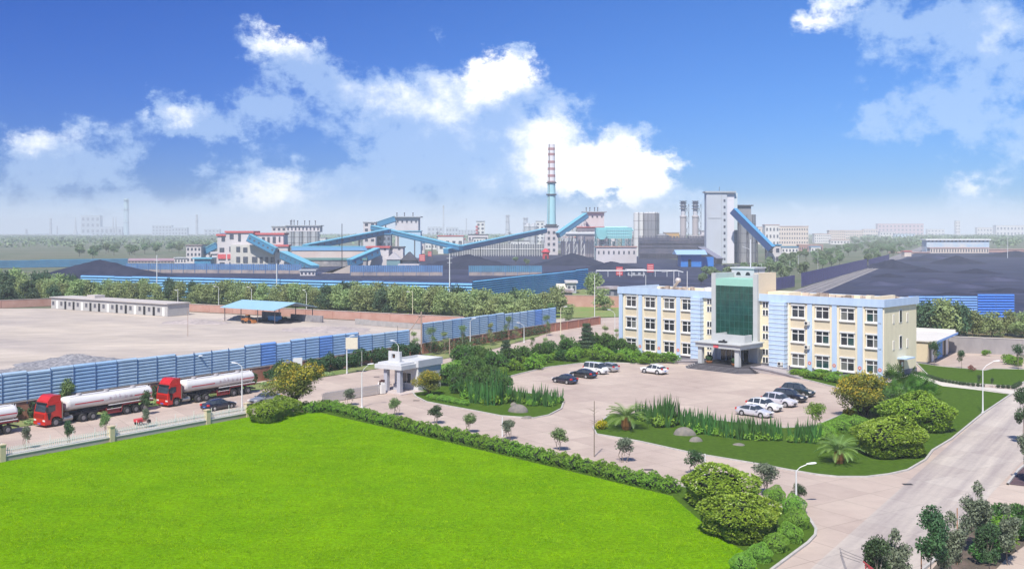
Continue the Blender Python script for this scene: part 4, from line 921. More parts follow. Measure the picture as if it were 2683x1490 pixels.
# bicycle at the gatehouse
t = thing('bicycle', 'bicycle leaning by the gatehouse column', 'bicycle', G(1018,1018), R(60))
for x in (-.5,.55):
    b = MB(); b.tube([(x+.32*math.cos(a),0,.33+.32*math.sin(a)) for a in [2*math.pi*k_/14 for k_ in range(15)]], .025, 5, False); b.build('wheel', m_dark, t)
b = MB(); b.tube([(-.5,0,.33),(-.1,0,.3),(.35,0,.8),(-.2,0,.82),(-.1,0,.3)], .02, 5); b.tube([(-.5,0,.33),(-.2,0,.82),(-.22,0,.95)], .02, 5); b.tube([(.55,0,.33),(.35,0,.8),(.33,0,1.0)], .02, 5); b.tube([(.33,-.25,1.0),(.33,.25,1.0)], .02, 5); b.build('frame', m_redm, t)
b = MB(); b.box(-.34,-.1,-.07,.07,.95,1.0); b.build('saddle', m_dark, t)
# ================= foliage
def leafmat(name, c1, c2, scale=1.3, sub=.22, rnd=.12, rough=.5, spec=.35):
    return mat(name, c1, rough, col2=c2, scale=scale, sub=sub, rnd=rnd, spec=spec, detail=3)
L_gloss = leafmat('leaf_glossy', (.34,.47,.045), (.16,.28,.025), 5.0, .12, .06, .4, .5)
L_hedge = leafmat('leaf_hedge', (.27,.46,.045), (.12,.27,.03), 2.2, .15, .10)
L_dome = leafmat('leaf_dome', (.24,.47,.05), (.14,.31,.035), 2.5, .15, .08)
L_dark = leafmat('leaf_dark', (.07,.14,.045), (.035,.08,.035), .9, .15, .18)
L_mid = leafmat('leaf_mid', (.34,.41,.16), (.20,.28,.11), .35, .2, .22)
L_blue = leafmat('leaf_bluish', (.10,.17,.08), (.05,.10,.055), .5, .2, .18)
L_orange = leafmat('leaf_orange', (.60,.38,.03), (.30,.34,.035), .75, .2, .05)
L_olive = leafmat('leaf_olive', (.26,.27,.04), (.07,.11,.025), 1.2, .2, .05)
L_young = leafmat('leaf_young', (.22,.34,.11), (.12,.20,.07), 1.5, .2, .15)
L_lime = leafmat('leaf_lime', (.26,.44,.05), (.12,.26,.03), 1.0, .2, .10)
L_yellow = leafmat('leaf_yellow', (.60,.50,.01), (.35,.36,.02), 1.5, .25, .03)
L_grey = leafmat('leaf_grey', (.27,.31,.20), (.06,.09,.05), 1.8, .15, .10)
L_blade = leafmat('blade_green', (.075,.20,.04), (.035,.11,.03), 1.0, .15, .10)
L_palm = leafmat('palm_green', (.26,.38,.09), (.10,.20,.05), 1.0, .15, .05)
L_far = leafmat('leaf_far', (.20,.28,.13), (.13,.20,.10), .12, .1, .2)
m_bark = mat('bark', (.12,.09,.065), .9, var=.4, scale=4)
m_barkd = mat('bark_dark', (.035,.028,.022), .9, var=.3, scale=4)
m_stem = mat('pale_stem', (.26,.21,.16), .9, var=.3, scale=4)
def unit(n, rg):
    v = rg.normal(size=(n,3)); return v/np.linalg.norm(v, axis=1)[:,None]
def leaves(mb, blobs, n, ln, wd, seed, shell=.16, up=.25, rosette=0, zmin=None, droop=0.0, jit=.5):
    """leaf shaped faces scattered through ellipsoid blobs; rosette>0 groups them into whorls"""
    rg = np.random.default_rng(seed); B = np.array(blobs, float); vol = (B[:,3]*B[:,4]*B[:,5])**.67; pr = vol/vol.sum()
    m = n if not rosette else max(1, n//rosette)
    idx = rg.choice(len(B), m, p=pr); d = unit(m, rg); rad = 1-np.abs(rg.normal(0, shell, m)); rad = np.clip(rad, .05, 1.08)
    lump = 1+.10*np.sin(d[:,0]*5+idx)+.10*np.sin(d[:,1]*6+idx*2)+.08*np.sin(d[:,2]*7+idx)
    p = B[idx,:3]+d*B[idx,3:6]*(rad*lump)[:,None]
    nrm = d*1.0
    if rosette:
        p = np.repeat(p, rosette, 0); nrm = np.repeat(nrm, rosette, 0); d = np.repeat(d, rosette, 0); m = len(p)
        ax = nrm*.75+unit(m, rg)*.9+np.array([0,0,up]); ax /= np.linalg.norm(ax, axis=1)[:,None]
        nn_ = nrm+unit(m, rg)*.3; 
    else:
        ax = unit(m, rg)+np.array([0,0,-droop]); ax /= np.linalg.norm(ax, axis=1)[:,None]; nn_ = nrm+unit(m, rg)*jit*1.6+np.array([0,0,up])
    bt = np.cross(nn_, ax); bt /= np.linalg.norm(bt, axis=1)[:,None]+1e-9; nn_ = np.cross(ax, bt)
    s = rg.uniform(.7, 1.3, m)[:,None]; l = ln*s; w = wd*s
    if rosette: a = p; c = p+ax*l
    else: a = p-ax*l*.5; c = p+ax*l*.5
    mid = (a+c)/2+nn_*l*.12
    keep = np.ones(m, bool) if zmin is None else ((a[:,2] > zmin) & (c[:,2] > zmin))
    V = np.stack([a, mid+bt*w*.5, c, mid-bt*w*.5], 1)[keep]
    o = len(mb.v); mb.v += [tuple(v) for v in V.reshape(-1,3).tolist()]; k_ = len(V)
    mb.f += [(o+4*i, o+4*i+1, o+4*i+2, o+4*i+3) for i in range(k_)]
    return mb
def core(mb, blobs, k_=.72, n=10, zmin=.02):
    for (x,y,z,a,b_,c) in blobs:
        pts = []; rr = []
        prof = [(math.cos(t), math.sin(t)) for t in [math.pi*(-.5+i/7) for i in range(8)]]
        vs = []
        for (r_, h_) in prof: vs += [(x+a*k_*r_*math.cos(2*math.pi*j/n), y+b_*k_*r_*math.sin(2*math.pi*j/n), max(zmin, z+c*k_*h_)) for j in range(n)]
        mb.add(vs, [(i*n+j, i*n+(j+1)%n, (i+1)*n+(j+1)%n, (i+1)*n+j) for i in range(7) for j in range(n)])
    return mb
m_core = mat('shrub_inside', (.018,.032,.012), .95)  # near-black solid core paints the dark interior between the leaves
def make_shrub(name, cat, blobs, n, ln, wd, m, seed, rosette=0, up=.3, shell=.10, corek=.78, stems=0):
    t = thing(name, cat, cat); b = MB(); leaves(b, blobs, n, ln, wd, seed, shell, up, rosette, zmin=.03); b.build('foliage', m, t)
    b = MB(); core(b, blobs, corek); b.build('dark_core', m_core, t)
    return proto(t)
def limb(mb, a, c, r0, r1, rg, bend=.12, k_=4):
    a = Vector(a); c = Vector(c); L = (c-a).length; pts = []; rs = []
    off_ = Vector((rg.uniform(-1,1), rg.uniform(-1,1), rg.uniform(-.2,.4)))*L*bend
    for i in range(k_+1):
        t = i/k_; pts.append(a.lerp(c, t)+off_*math.sin(math.pi*t)); rs.append(r0+(r1-r0)*t)
    mb.tube(pts, rs, 6)
def make_tree(name, cat, h, blobs, n, ln, wd, m, seed, bark=m_bark, tr=.12, fork=.35, stems=1, rosette=0, shell=.28, m2=None, blobs2=None, n2=0, droop=0.0, up=.25, jit=.5):
    rg = random.Random(seed); t = thing(name, cat, cat); b = MB()
    for s_ in range(stems):
        bx, by = (0,0) if stems == 1 else (rg.uniform(-.15,.15), rg.uniform(-.15,.15))
        top = Vector((bx*3, by*3, h*fork)); limb(b, (bx,by,-.05), top, tr, tr*.72, rg, .05)
        sub_ = blobs if stems == 1 else blobs[s_::stems]
        for bl in sub_: limb(b, top, (bl[0], bl[1], bl[2]-bl[5]*.1), tr*.55, tr*.14, rg)
    limb(b, (0,0,h*fork*.9), (0,0,h*.85), tr*.6, tr*.12, rg, .05)
    b.build('trunk', bark, t)
    b = MB(); leaves(b, blobs, n, ln, wd, seed, shell, up, rosette, droop=droop, jit=jit); b.build('crown', m, t)
    if m2: b = MB(); leaves(b, blobs2 or blobs, n2, ln, wd, seed+50, shell*.8, up, rosette); b.build('flower_sprays', m2, t)
    return proto(t)
def rblobs(seed, k_, R_, h0, h1, r0, r1, squash=.8):
    rg = random.Random(seed); out = []
    for i in range(k_):
        a = rg.uniform(0, 6.28); d = R_*math.sqrt(rg.random()); z = rg.uniform(h0, h1); tpr = 1-.55*((z-h0)/(h1-h0+1e-6))**1.5
        r_ = rg.uniform(r0, r1); out.append((d*math.cos(a)*tpr, d*math.sin(a)*tpr, z, r_, r_, r_*squash))
    return out

# ---- big glossy shrubs
BIGS = [make_shrub('round_shrub', 'shrub', [(0,0,.86,1.0,1.0,.86)], 16000, .088, .044, L_gloss, 30+i, rosette=6, shell=.05, corek=.66) for i in range(2)]
BS = [((697,1116),2.1,1.05,'left one of the two round shrubs at the far left corner of the bright lawn'),((738,1101),2.1,1.0,'right one of the two round shrubs under the largest orange tree'),
      ((1887,1342),3.1,.98,'big round glossy shrub at the lower right end of the clipped hedge'),((1944,1424),2.9,1.0,'big round glossy shrub nearest the viewer at the right end of the bright lawn'),
      ((2336,1212),3.6,.95,'nearer big round glossy shrub inside the road bend at the right'),((2404,1146),3.9,.92,'farther big round glossy shrub beside the main drive at the right')]
for i, (p, s, sz, lab) in enumerate(BS):
    put(BIGS[i % 2], G(p[0], p[1]-s*6), i*1.3, lab, 'large round glossy shrubs', (s, s, s*sz*.66))
# ---- blades of the bright lawn: too many to count, one object
def grass(name, label, poly, n, h_, w_, m, seed):
    rg = np.random.default_rng(seed); q = [(p[0], p[1]) for p in poly]; xs = np.array([p[0] for p in q]); ys = np.array([p[1] for p in q]); P_ = []
    x = rg.uniform(xs.min(), xs.max(), n*4); t_ = rg.uniform(0, 1, n*4)**1.5; y = ys.min()+(ys.max()-ys.min())*t_
    inside = np.zeros(len(x), bool); j = len(q)-1
    for i in range(len(q)):
        c = ((ys[i] > y) != (ys[j] > y)) & (x < (xs[j]-xs[i])*(y-ys[i])/(ys[j]-ys[i]+1e-12)+xs[i]); inside ^= c; j = i
    inside &= (np.abs(x)/y*F < CX+40) & (y > 70); x = x[inside][:n]; y = y[inside][:n]; m_ = len(x)
    clump = .75+.35*np.sin(x*1.7+np.sin(y*.9)*2)*np.sin(y*1.3+np.sin(x*1.1)*2)
    a = rg.uniform(0, 6.28, m_); s = rg.uniform(.6, 1.3, m_)*clump; base = np.stack([x, y, np.full(m_, .04)], 1); sd = np.stack([np.cos(a), np.sin(a), np.zeros(m_)], 1)*(w_*s)[:,None]
    lean = np.stack([rg.normal(0,.6,m_), rg.normal(0,.6,m_), np.ones(m_)], 1)*(h_*s)[:,None]
    V = np.stack([base-sd, base+sd, base+lean], 1).reshape(-1,3); me = bpy.data.meshes.new(name); me.vertices.add(len(V)); me.vertices.foreach_set('co', V.ravel())
    me.loops.add(len(V)); me.loops.foreach_set('vertex_index', np.arange(len(V), dtype=np.int32)); me.polygons.add(m_); me.polygons.foreach_set('loop_start', np.arange(0, 3*m_, 3, dtype=np.int32)); me.polygons.foreach_set('loop_total', np.full(m_, 3, dtype=np.int32))
    me.update(); me.validate(); me.materials.append(m); o = bpy.data.objects.new(name, me); C.objects.link(o); return tag(o, label, None, None, 'stuff')
grass('lawn_blades', 'short bright green blades all over the big lawn', LAWN, 230000, .10, .035, mat('blade_bright', (.36,.56,.002), .8, col2=(.20,.37,.001), scale=.9, sub=.35, spec=.1), 7)
# ---- hedge
HG = [make_shrub('hedge_shrub', 'shrub', [(0,0,.48,.92,.92,.66),(.1,.05,.7,.6,.6,.5)], 2700, .13, .07, L_hedge, 40+i, rosette=5, shell=.08) for i in range(3)]
hl = [Vector(G(*p)) for p in ((862,1073),(991,1108),(1300,1180),(1547,1238),(1770,1291))]
def along(pts, step):
    out = []; acc = 0
    for a, c in zip(pts[:-1], pts[1:]):
        L = (c-a).length
        while acc <= L: out.append(a.lerp(c, acc/L)); acc += step
        acc -= L
    return out
hp = along(hl, 1.72)
for i, p in enumerate(hp):
    put(HG[i % 3], (p.x+random.uniform(-.1,.1), p.y+random.uniform(-.1,.1), 0), random.uniform(0,6), '%s clipped shrub of the long lawn hedge, counted from its far left end' % ordn(i), 'clipped shrubs of the long lawn hedge', (1.12, 1.12, random.uniform(1.05,1.25)))
for i, (x, y, s) in enumerate([(818,1080,1.15),(800,1076,1.0),(838,1078,1.1),(850,1072,1.0)]):
    put(HG[i % 3], G(x,y), i, '%s shrub of the clump beside the trunk of the largest orange tree' % ordn(i), 'shrubs by the largest orange tree', s)
# ---- domes at the corner
DM = [make_shrub('dome_shrub', 'shrub', [(0,0,.42,1,1,.62)], 5200, .08, .05, L_dome, 50+i, shell=.04, up=.1, corek=.70) for i in range(2)]
for i, (x, y, r_) in enumerate([(2032,1326,1.25),(2078,1352,1.3),(2086,1390,1.3),(2068,1426,1.25),(2034,1452,1.15),(1992,1478,1.15),(1948,1508,1.2)]):
    r_ *= .88; put(DM[i % 2], G(x,y-8), i*.9, '%s clipped dome along the lower right curved kerb, from the lamp' % ordn(i), 'dome shrubs on the curved kerb', (r_*.85,r_*.85,r_*1.3))
# ---- topiary and loose shrubs in the left garden
LS = [make_shrub('loose_shrub', 'shrub', rblobs(60+i,6,.7,.45,1.0,.4,.6), 2000, .17, .08, [L_hedge,L_lime,L_blade][i], 60+i, rosette=4, shell=.14, corek=.6) for i in range(3)]
for i, (x, y, s) in enumerate([(1140,1050,.75),(1158,1052,.8),(1177,1056,.85),(1196,1060,.8),(1214,1064,.8),(1128,1044,.6)]):
    put(DM[i % 2], G(x,y-2), i, '%s low clipped ball before the small orange tree, from the left' % ordn(i), 'clipped balls by the gatehouse', s)
for i, (x, y, s) in enumerate([(1190,985,2.3),(1232,972,1.8),(1214,1000,1.5),(1165,990,1.4)]):
    put(DM[i % 2], G(x,y), i, '%s tall clipped dome behind the small orange tree, from the left' % ordn((3,2,1,0).index(i) if i < 4 else i), 'tall clipped domes right of the gatehouse', s)
sl = [(1236,1003,1),(1262,990,0),(1258,1012,2),(1288,975,0),(1318,985,1),(1345,970,0),(1300,1003,1),(1322,1008,2),(1375,962,1),(1402,955,0),(1430,950,1),(1392,968,0),(1455,943,0),(1480,945,2),(1508,938,0),(1535,935,1),
      (1500,948,1),(1560,928,0),(1585,932,0),(1555,943,1),(1610,938,2),(1640,942,0),(1672,944,0),(1700,948,1),(1728,951,0),(1750,951,1),(1625,948,1),(1590,945,0),(1350,952,0),(1310,958,2),(1275,963,0),(1420,935,0),(1470,925,2),(1520,916,0),(1570,905,0),(1600,912,1),(1205,1030,2),(1232,1040,0),(1262,1044,2),(1292,1040,1),(1655,951,0),(1690,954,0)]
sl.sort()
for i, (x, y, k_) in enumerate(sl):
    s = random.uniform(1.25, 1.8); put(LS[k_], G(x,y), random.uniform(0,6), '%s loose %s shrub of the garden bank left of the office, from the left' % (ordn(i), ('green','yellow green','dark green')[k_]), 'shrubs of the garden bank left of the office', (s, s, s*.85))
sr = [(2085,983,1),(2103,985,0),(2122,989,1),(2140,992,1),(2160,996,1),(2180,1000,0),(2200,1004,1),(2218,1010,1),(2235,1015,0),(2252,1018,1),(2150,984,1),(2190,990,1),(2225,998,1),(2255,1004,0),(2280,1010,1),(2300,1020,0)]
for i, (x, y, k_) in enumerate(sr):
    put(LS[k_], G(x,y), random.uniform(0,6), '%s low yellow green shrub along the foot of the office front, from the left' % ordn(i), 'low shrubs at the foot of the office front', (1.35,1.35,.85))
for i, (x, y, s) in enumerate([(2197,1130,1.5),(2245,1118,1.3),(2160,1140,1.3),(2215,1112,1.2),(2135,1150,1.2),(2172,1152,1.0)]):
    put(DM[i % 2], G(x,y), i, '%s clipped ball left of the two big glossy shrubs at the right' % ordn(i), 'clipped balls in the right garden', s)
YB = make_shrub('yellow_shrub', 'shrub', rblobs(70,4,.5,.3,.6,.3,.45), 900, .16, .08, L_yellow, 70, rosette=4, shell=.15, corek=.6)
for i, (x, y, s, lab) in enumerate([(1572,1124,1.3,'bright yellow low shrub at the left tip of the right garden'),(2222,1092,1.3,'bright yellow low shrub behind the clipped balls near the parked row'),(1268,1024,1.0,'small yellow flowering shrub among the sword leaves of the left garden'),(2240,1094,1.0,'smaller yellow shrub right of the other one near the parked row')]):
    put(YB, G(x,y), i, lab, 'yellow shrubs', s)
# ---- small multi stemmed trees along the drive
ST = [make_tree('young_tree', 'tree', 2.3, rblobs(80+i,9,.62,1.05,1.95,.34,.5), 1300, .16, .085, [L_grey,L_dark,L_young][i], 80+i, m_stem, .035, .28, stems=3, shell=.3) for i in range(3)]
for i, (x, y, h_) in enumerate([(914.5,1062,2.15),(1036,1087.6,2.05),(1139.5,1110,2.15),(1231,1133.7,2.1),(1333,1152,2.1),(1463,1180,2.25),(1636,1210.6,2.35),(1819,1240,2.2),(2005,1297,2.7)]):
    put(ST[(0,2,1,2,0,2,0,1,0)[i]], G(x,y), i*2.1, '%s small multi stemmed tree along the drive behind the hedge, from the left' % ordn(i), 'small trees along the drive', (h_/2.3*1.35,h_/2.3*1.35,h_/2.3*1.12))
put(ST[1], G(2092,1322), 2, 'dark small shrub tree behind the nearest street lamp', None, .85)
for i, (x, y, h_) in enumerate([(68,1176,2.6),(182,1165,2.8),(277,1142,2.9),(383,1120,2.4),(380,1086,3.3),(330,1035,4.0),(513,1005,4.4),(578,985,4.2),(178,1080,4.5)]):
    put(ST[i % 3], G(x,y), i, '%s thin street sapling beside the long road, from the left' % ordn((0,2,3,5,4,6,7,8,1)[i]), 'thin saplings on the long road', (h_/2.3*.7,h_/2.3*.7,h_/2.3))
# ---- orange flowering trees
def orange(seed): 
    bl = rblobs(seed,16,2.7,1.9,4.4,.9,1.35,.8); top = [(x,y,z+.3,r_*1.0,r2,r3*.8) for (x,y,z,r_,r2,r3) in bl if z > 2.6]
    return make_tree('flowering_tree', 'tree', 5.4, bl, 8000, .22, .11, L_olive, seed, m_barkd, .17, .18, stems=3, shell=.25, m2=L_orange, blobs2=top, n2=2800)
OT = [orange(90), orange(97)]
put(OT[0], G(779,1074), .4, 'largest orange flowering tree, on the far left corner of the bright lawn', 'orange flowering trees', (1.42,1.42,1.22))
put(OT[1], G(1125,1037), 1.9, 'small orange flowering tree right of the gatehouse', 'orange flowering trees', (.82,.82,.70))
put(OT[1], G(2262,1096), 3.3, 'orange flowering tree right of the parked row, in front of the office corner', 'orange flowering trees', (1.32,1.32,1.12))
# ---- layered broad trees by the left garden
CT = make_tree('layered_tree', 'tree', 6.0, [(0,0,1.5+.75*i,1.9-.22*i,1.9-.22*i,.42) for i in range(6)], 5200, .30, .12, L_blue, 101, m_barkd, .10, .3, shell=.3, up=.9, jit=.25)
put(CT, G(1537,926), 0, 'tall dark layered tree at the left corner of the office building', 'dark layered trees', 1.06)
put(CT, G(1326,962), 1, 'dark layered tree in the left garden, behind the sword leaves', 'dark layered trees', .86)
PT = make_tree('leafy_tree', 'tree', 4.0, rblobs(103,8,1.1,1.6,3.3,.6,.9), 2200, .2, .09, L_lime, 103, m_stem, .06, .3, stems=2)
put(PT, G(2140,1128), 0, 'light green open tree between the parked row and the cycad', None, .95)
SP = [make_tree('thin_tree', 'tree', 4.2, rblobs(105+i,7,.7,1.7,3.8,.35,.6), 700, .2, .08, [L_young,L_mid][i], 105+i, m_stem, .04, .4, shell=.4) for i in range(2)]
for i, (x, y, h_, lab) in enumerate([(1395,925,3.3,'thin pale sapling between the two dark layered trees'),(1428,935,4.2,'light green sapling in the middle of the left garden bank'),(1473,925,3.8,'thin sapling directly left of the tall layered tree'),(1586,912,5.2,'thin sapling beside the left edge of the office building'),(1232,948,4.0,'bare looking sapling on the road side of the left garden'),
    (1616,905,4.0,'thin sapling touching the left edge of the office'),(1000,938,4.4,'young tree in front of the blue fence left of the gatehouse fin'),(810,965,5.4,'dark young tree rising in front of the pale blue fence'),(790,968,4.2,'second dark young tree in front of the pale blue fence'),(835,962,5.0,'third dark young tree in front of the pale blue fence'),
    (1130,930,5.6,'green young tree right of the wooden utility pole'),(1165,928,5.0,'young tree at the left end of the bright blue fence'),(1212,917,5.2,'young tree left of the lamp on the red brick wall'),(1285,905,5.4,'dark tree before the middle of the bright blue fence'),(1332,893,5.6,'dark tree before the right part of the bright blue fence'),(1352,897,4.0,'low dark tree beside the lamp at the red wall'),
    (1432,880,5.0,'dark tree at the right end of the bright blue fence'),(1085,930,5.2,'yellow green tree above the gatehouse roof'),(2083-640,866,7,'leafy tree right of the tall yellow lamp pole')]):
    put(SP[i % 2], G(x,y), i, lab, None, h_/4.2)
# right yard
RT = make_tree('street_tree', 'tree', 3.4, rblobs(110,7,.6,1.6,2.9,.4,.6), 1100, .17, .08, L_dark, 110, m_stem, .045, .4)
for (x, y, h_, lab) in [(2448,958,4.6,'slim dark tree in front of the blue garage door'),(2519,966,3.4,'small pale topped tree on the far lawn strip'),(2668,968,4.6,'dark leafy tree near the right edge before the grey wall'),(2565,1012,1.9,'low dark shrub tree on the far lawn strip beside the lamp'),(2600,1014,1.5,'lowest dark shrub tree right of the lamp on the lawn strip')]:
    put(RT, G(x,y), x, lab, None, h_/3.4)
REDP = make_shrub('red_shrub', 'shrub', rblobs(112,3,.4,.4,.8,.25,.35), 160, .3, .1, mat('leaf_red', (.28,.08,.06), .7, var=.4), 112, corek=.3)
put(REDP, G(2546,974), 0, 'sparse reddish shrub on the edge of the far lawn strip', None, 1.1)
for i, (x, y) in enumerate([(2585,932),(2652,955),(2668,958),(2640,950)]):
    put(LS[1], G(x,y), i, '%s low green weed clump near the grey wall at the right' % ordn(i), 'weed clumps by the grey wall', .9+.3*(i > 0))
# low dark edging hedge of the far lawn strip
def hedge_run(name, label, pts, w, h_, m, seed, dens_=60, ln=.16, wd=.09, cat='hedge'):
    t = thing(name, label, cat); b = MB(); cbx = MB(); rg = np.random.default_rng(seed)
    P0 = [G(*p) for p in pts]
    for a, c in zip(P0[:-1], P0[1:]):
        L = (c-a).length; k_ = max(1, int(L/(w*.8)))
        bl = []
        for i in range(k_+1):
            q = a.lerp(c, i/k_); r_ = w*.5*rg.uniform(.85,1.15); bl.append((q.x, q.y, h_*.5, r_, r_, h_*.55*rg.uniform(.85,1.15)))
        leaves(b, bl, int(dens_*L), ln, wd, seed, .1, .3, zmin=.03); core(cbx, bl, .75, 8)
    b.build('foliage', m, t); cbx.build('dark_core', m_core, t); return t
hedge_run('low_hedge', 'low dark edging hedge of the far lawn strip at the right', [(2398,980),(2435,990),(2470,1001),(2525,1010),(2575,1014)], .8, .6, L_dark, 120, 120)
hedge_run('low_hedge', 'short dark end of the edging hedge beside the main drive', [(2615,1016),(2655,1018),(2672,1008)], .8, .6, L_dark, 121, 120)
sheet('garden_path', [G(2384,976), G(2400,974), G(2440,993), G(2525,1011), G(2640,1020), G(2668,1026), G(2648,1034), G(2560,1022), G(2470,1012), G(2394,985)], .075, mat('path_pale', (.60,.55,.48), .9, var=.1))
# ivy on the brick walls
def ivy(label, a, c, h_, n, seed, m=L_dark):
    rg = np.random.default_rng(seed); b = MB(); bl = []
    L = (c-a).length
    for i in range(int(L/1.6)):
        if rg.random() < .22: continue
        q = a.lerp(c, (i+rg.random())/(L/1.6)); r_ = rg.uniform(.9,1.5); bl.append((q.x, q.y, h_*rg.uniform(.35,.75), r_, r_*.6, h_*rg.uniform(.3,.55)))
    leaves(b, bl, n, .30, .19, seed, .2, .2, zmin=.02); o = b.build('ivy', m, None); return tag(o, label, 'ivy', None, 'stuff')
sh_ = -SD*(-1)*.45; nearoff = SD*.55
ivy('dark ivy and scrub covering the brick wall behind the tank trucks', G(0,1106)+nearoff, G(700,997)+nearoff, 2.0, 9000, 130)
ivy('dense dark ivy along the wall between the trucks and the gatehouse', G(690,999)+nearoff*1.6, G(1090,931)+nearoff, 2.7, 16000, 131)
ivy('scattered ivy on the red brick wall past the gatehouse', G(1100,929)+nearoff*.8, G(1440,870)+nearoff*.8, 2.0, 3500, 132)
ivy('low weeds along the foot of the wall beside the long road', G(60,1112)+nearoff*1.5, G(860,982), .5, 5000, 133, L_mid)
# ---- sword leaved clumps
def make_blades(seed, n, h_, spread, m, w=.09, name='sword_leaf_clump', low=True):
    rg = np.random.default_rng(seed); t = thing(name, 'plant', 'plant'); b = MB()
    for i in range(n):
        a = rg.uniform(0, 6.28); d = spread*math.sqrt(rg.random()); x, y = d*math.cos(a), d*math.sin(a); hh = h_*rg.uniform(.3, 1.05)
        lean = Vector((x*.22+rg.normal()*.10*hh, y*.22+rg.normal()*.10*hh, hh)); p = Vector((x, y, 0)); th = rg.uniform(0, 3.14); sd = Vector((math.cos(th), math.sin(th), 0))*w
        b.add([p-sd*.5, p+sd*.5, p+lean*.6+sd*.6, p+lean, p+lean*.6-sd*.6], [(0,1,2,3,4)])
    b.build('blades', m, t)
    if low:
        b = MB(); leaves(b, rblobs(seed, 6, spread*1.05, .35, .8, .45, .65), 900, .34, .15, seed, .3, .4, zmin=.02); b.build('base_leaves', L_hedge, t)
    return proto(t)
BLD = [make_blades(140+i, 60, 3.0, 1.0, L_blade, .18) for i in range(3)]
bl_ = [(1290,1060,1.25),(1315,1056,1.15),(1272,1050,1.2),(1300,1030,1.4),(1330,1050,.95),(1365,1056,.85),(1398,1062,.85),(1412,1060,1.0),(1436,1064,.85),(1460,1056,.75),(1250,1055,1.1),(1228,1040,1.2)]
bl_.sort()
for i, (x, y, s) in enumerate(bl_):
    put(BLD[i % 3], G(x,y), i, '%s sword leaved clump of the left garden, from the left' % ordn(i), 'sword leaved clumps of the left garden', (s,s,s))
bl_ = [(1685,1100,.9),(1712,1110,.85),(1738,1116,1.35),(1752,1112,1.2),(1792,1114,.8),(1812,1122,.85),(1840,1134,1.05),(1862,1138,1.0),(1885,1140,.85),(1915,1146,.95),(1945,1150,1.0),(1975,1150,.95),(2003,1152,.95),(2030,1152,.9),(2085,1158,.8),(2108,1158,.95),(2130,1160,.85)]
for i, (x, y, s) in enumerate(bl_):
    put(BLD[i % 3], G(x,y), i, '%s sword leaved clump along the front of the right garden, from the left' % ordn(i), 'sword leaved clumps of the right garden', (s,s,s))
# ---- cycads
def make_cycad(seed, n=36):
    rg = np.random.default_rng(seed); t = thing('cycad', 'plant', 'palm'); b = MB()
    for i in range(n):
        a = 2*math.pi*i/n*2.618+rg.normal()*.1; el = rg.uniform(.1, 1.25); L = rg.uniform(.85, 1.15); pts = []
        for k_ in range(9):
            s = k_/8; e = el-1.2*s**1.6; 
            if k_ == 0: q = Vector((0,0,.55))
            else: q = q+Vector((math.cos(a)*math.cos(e), math.sin(a)*math.cos(e), math.sin(e)))*L/8
            pts.append(q.copy())
        b.tube(pts, [.014]*9, 3, False)
        sd = Vector((-math.sin(a), math.cos(a), 0))
        for k_ in range(1, 9):
            for f_ in (0, .33, .66):
                p = pts[k_-1].lerp(pts[k_], f_); d = (pts[k_]-pts[k_-1]).normalized(); wl_ = .17*math.sin(math.pi*min(1,(k_+f_)/9.3))+.03
                for sg in (-1, 1):
                    e_ = p+sd*sg*wl_+d*wl_*.5+Vector((0,0,.05)); b.add([p, p+d*.022, e_], [(0,1,2)])
    b.build('fronds', L_palm, t)
    b = MB(); b.lathe([(.16,0),(.22,.2),(.2,.5),(.1,.62)], 12); b.build('trunk', mat('cycad_trunk', (.36,.15,.04), .9, var=.5, scale=8), t)
    return proto(t)
CY = make_cycad(150)
put(CY, G(1641,1126), 0, 'feathery cycad at the left tip of the right garden', 'cycads', (2.9,2.9,2.6))
put(CY, G(2198,1214), 1, 'feathery cycad on the lawn in front of the big glossy shrubs', 'cycads', (2.55,2.55,2.3))
# ---- fan palms at the office corner
def make_fan(seed):
    rg = np.random.default_rng(seed); t = thing('fan_palm', 'plant', 'palm'); b = MB()
    for i in range(13):
        a = rg.uniform(0, 6.28); el = rg.uniform(.1, 1.2); c = Vector((math.cos(a)*math.cos(el), math.sin(a)*math.cos(el), math.sin(el)+.5))*rg.uniform(.8,1.5)
        b.tube([(0,0,.2), c*.5, c], .02, 3, False); n_ = c.normalized(); u = n_.cross(Vector((0,0,1))).normalized(); w = n_.cross(u)
        for k_ in range(13):
            th = -2.0+4.0*k_/12; d = (n_*math.cos(th)+u*math.sin(th)); tip = c+d*.85+Vector((0,0,-.12)); sd = d.cross(w).normalized()*.05; b.add([c, c+d*.45+sd, tip, c+d*.45-sd], [(0,1,2,3)])
    b.build('fronds', leafmat('fan_green', (.10,.26,.02), (.03,.09,.02), .9), t)
    b = MB(); b.lathe([(.12,0),(.1,.4)], 8); b.build('trunk', m_barkd, t); return proto(t)
FP = make_fan(160)
for i, (x, y, s, lab) in enumerate([(2345,1016,1.6,'dark fan palm against the right end wall of the office'),(2372,1020,1.5,'dark fan palm right of the other at the office corner'),(2398,1042,1.6,'bright green fan palm right of the orange tree'),(2430,1046,1.3,'smaller bright fan palm at the edge of the right lawn'),(2362,1050,1.3,'low fan palm between the orange tree and the bright one')]):
    put(FP, G(x,y), i, lab, 'fan palms', s)
DK = make_shrub('dark_shrub', 'shrub', rblobs(64,7,.75,.5,1.25,.4,.6), 2400, .17, .07, leafmat('leaf_deep', (.12,.25,.045), (.05,.12,.03), 1.2, .15, .15), 64, rosette=4, shell=.15, corek=.6)
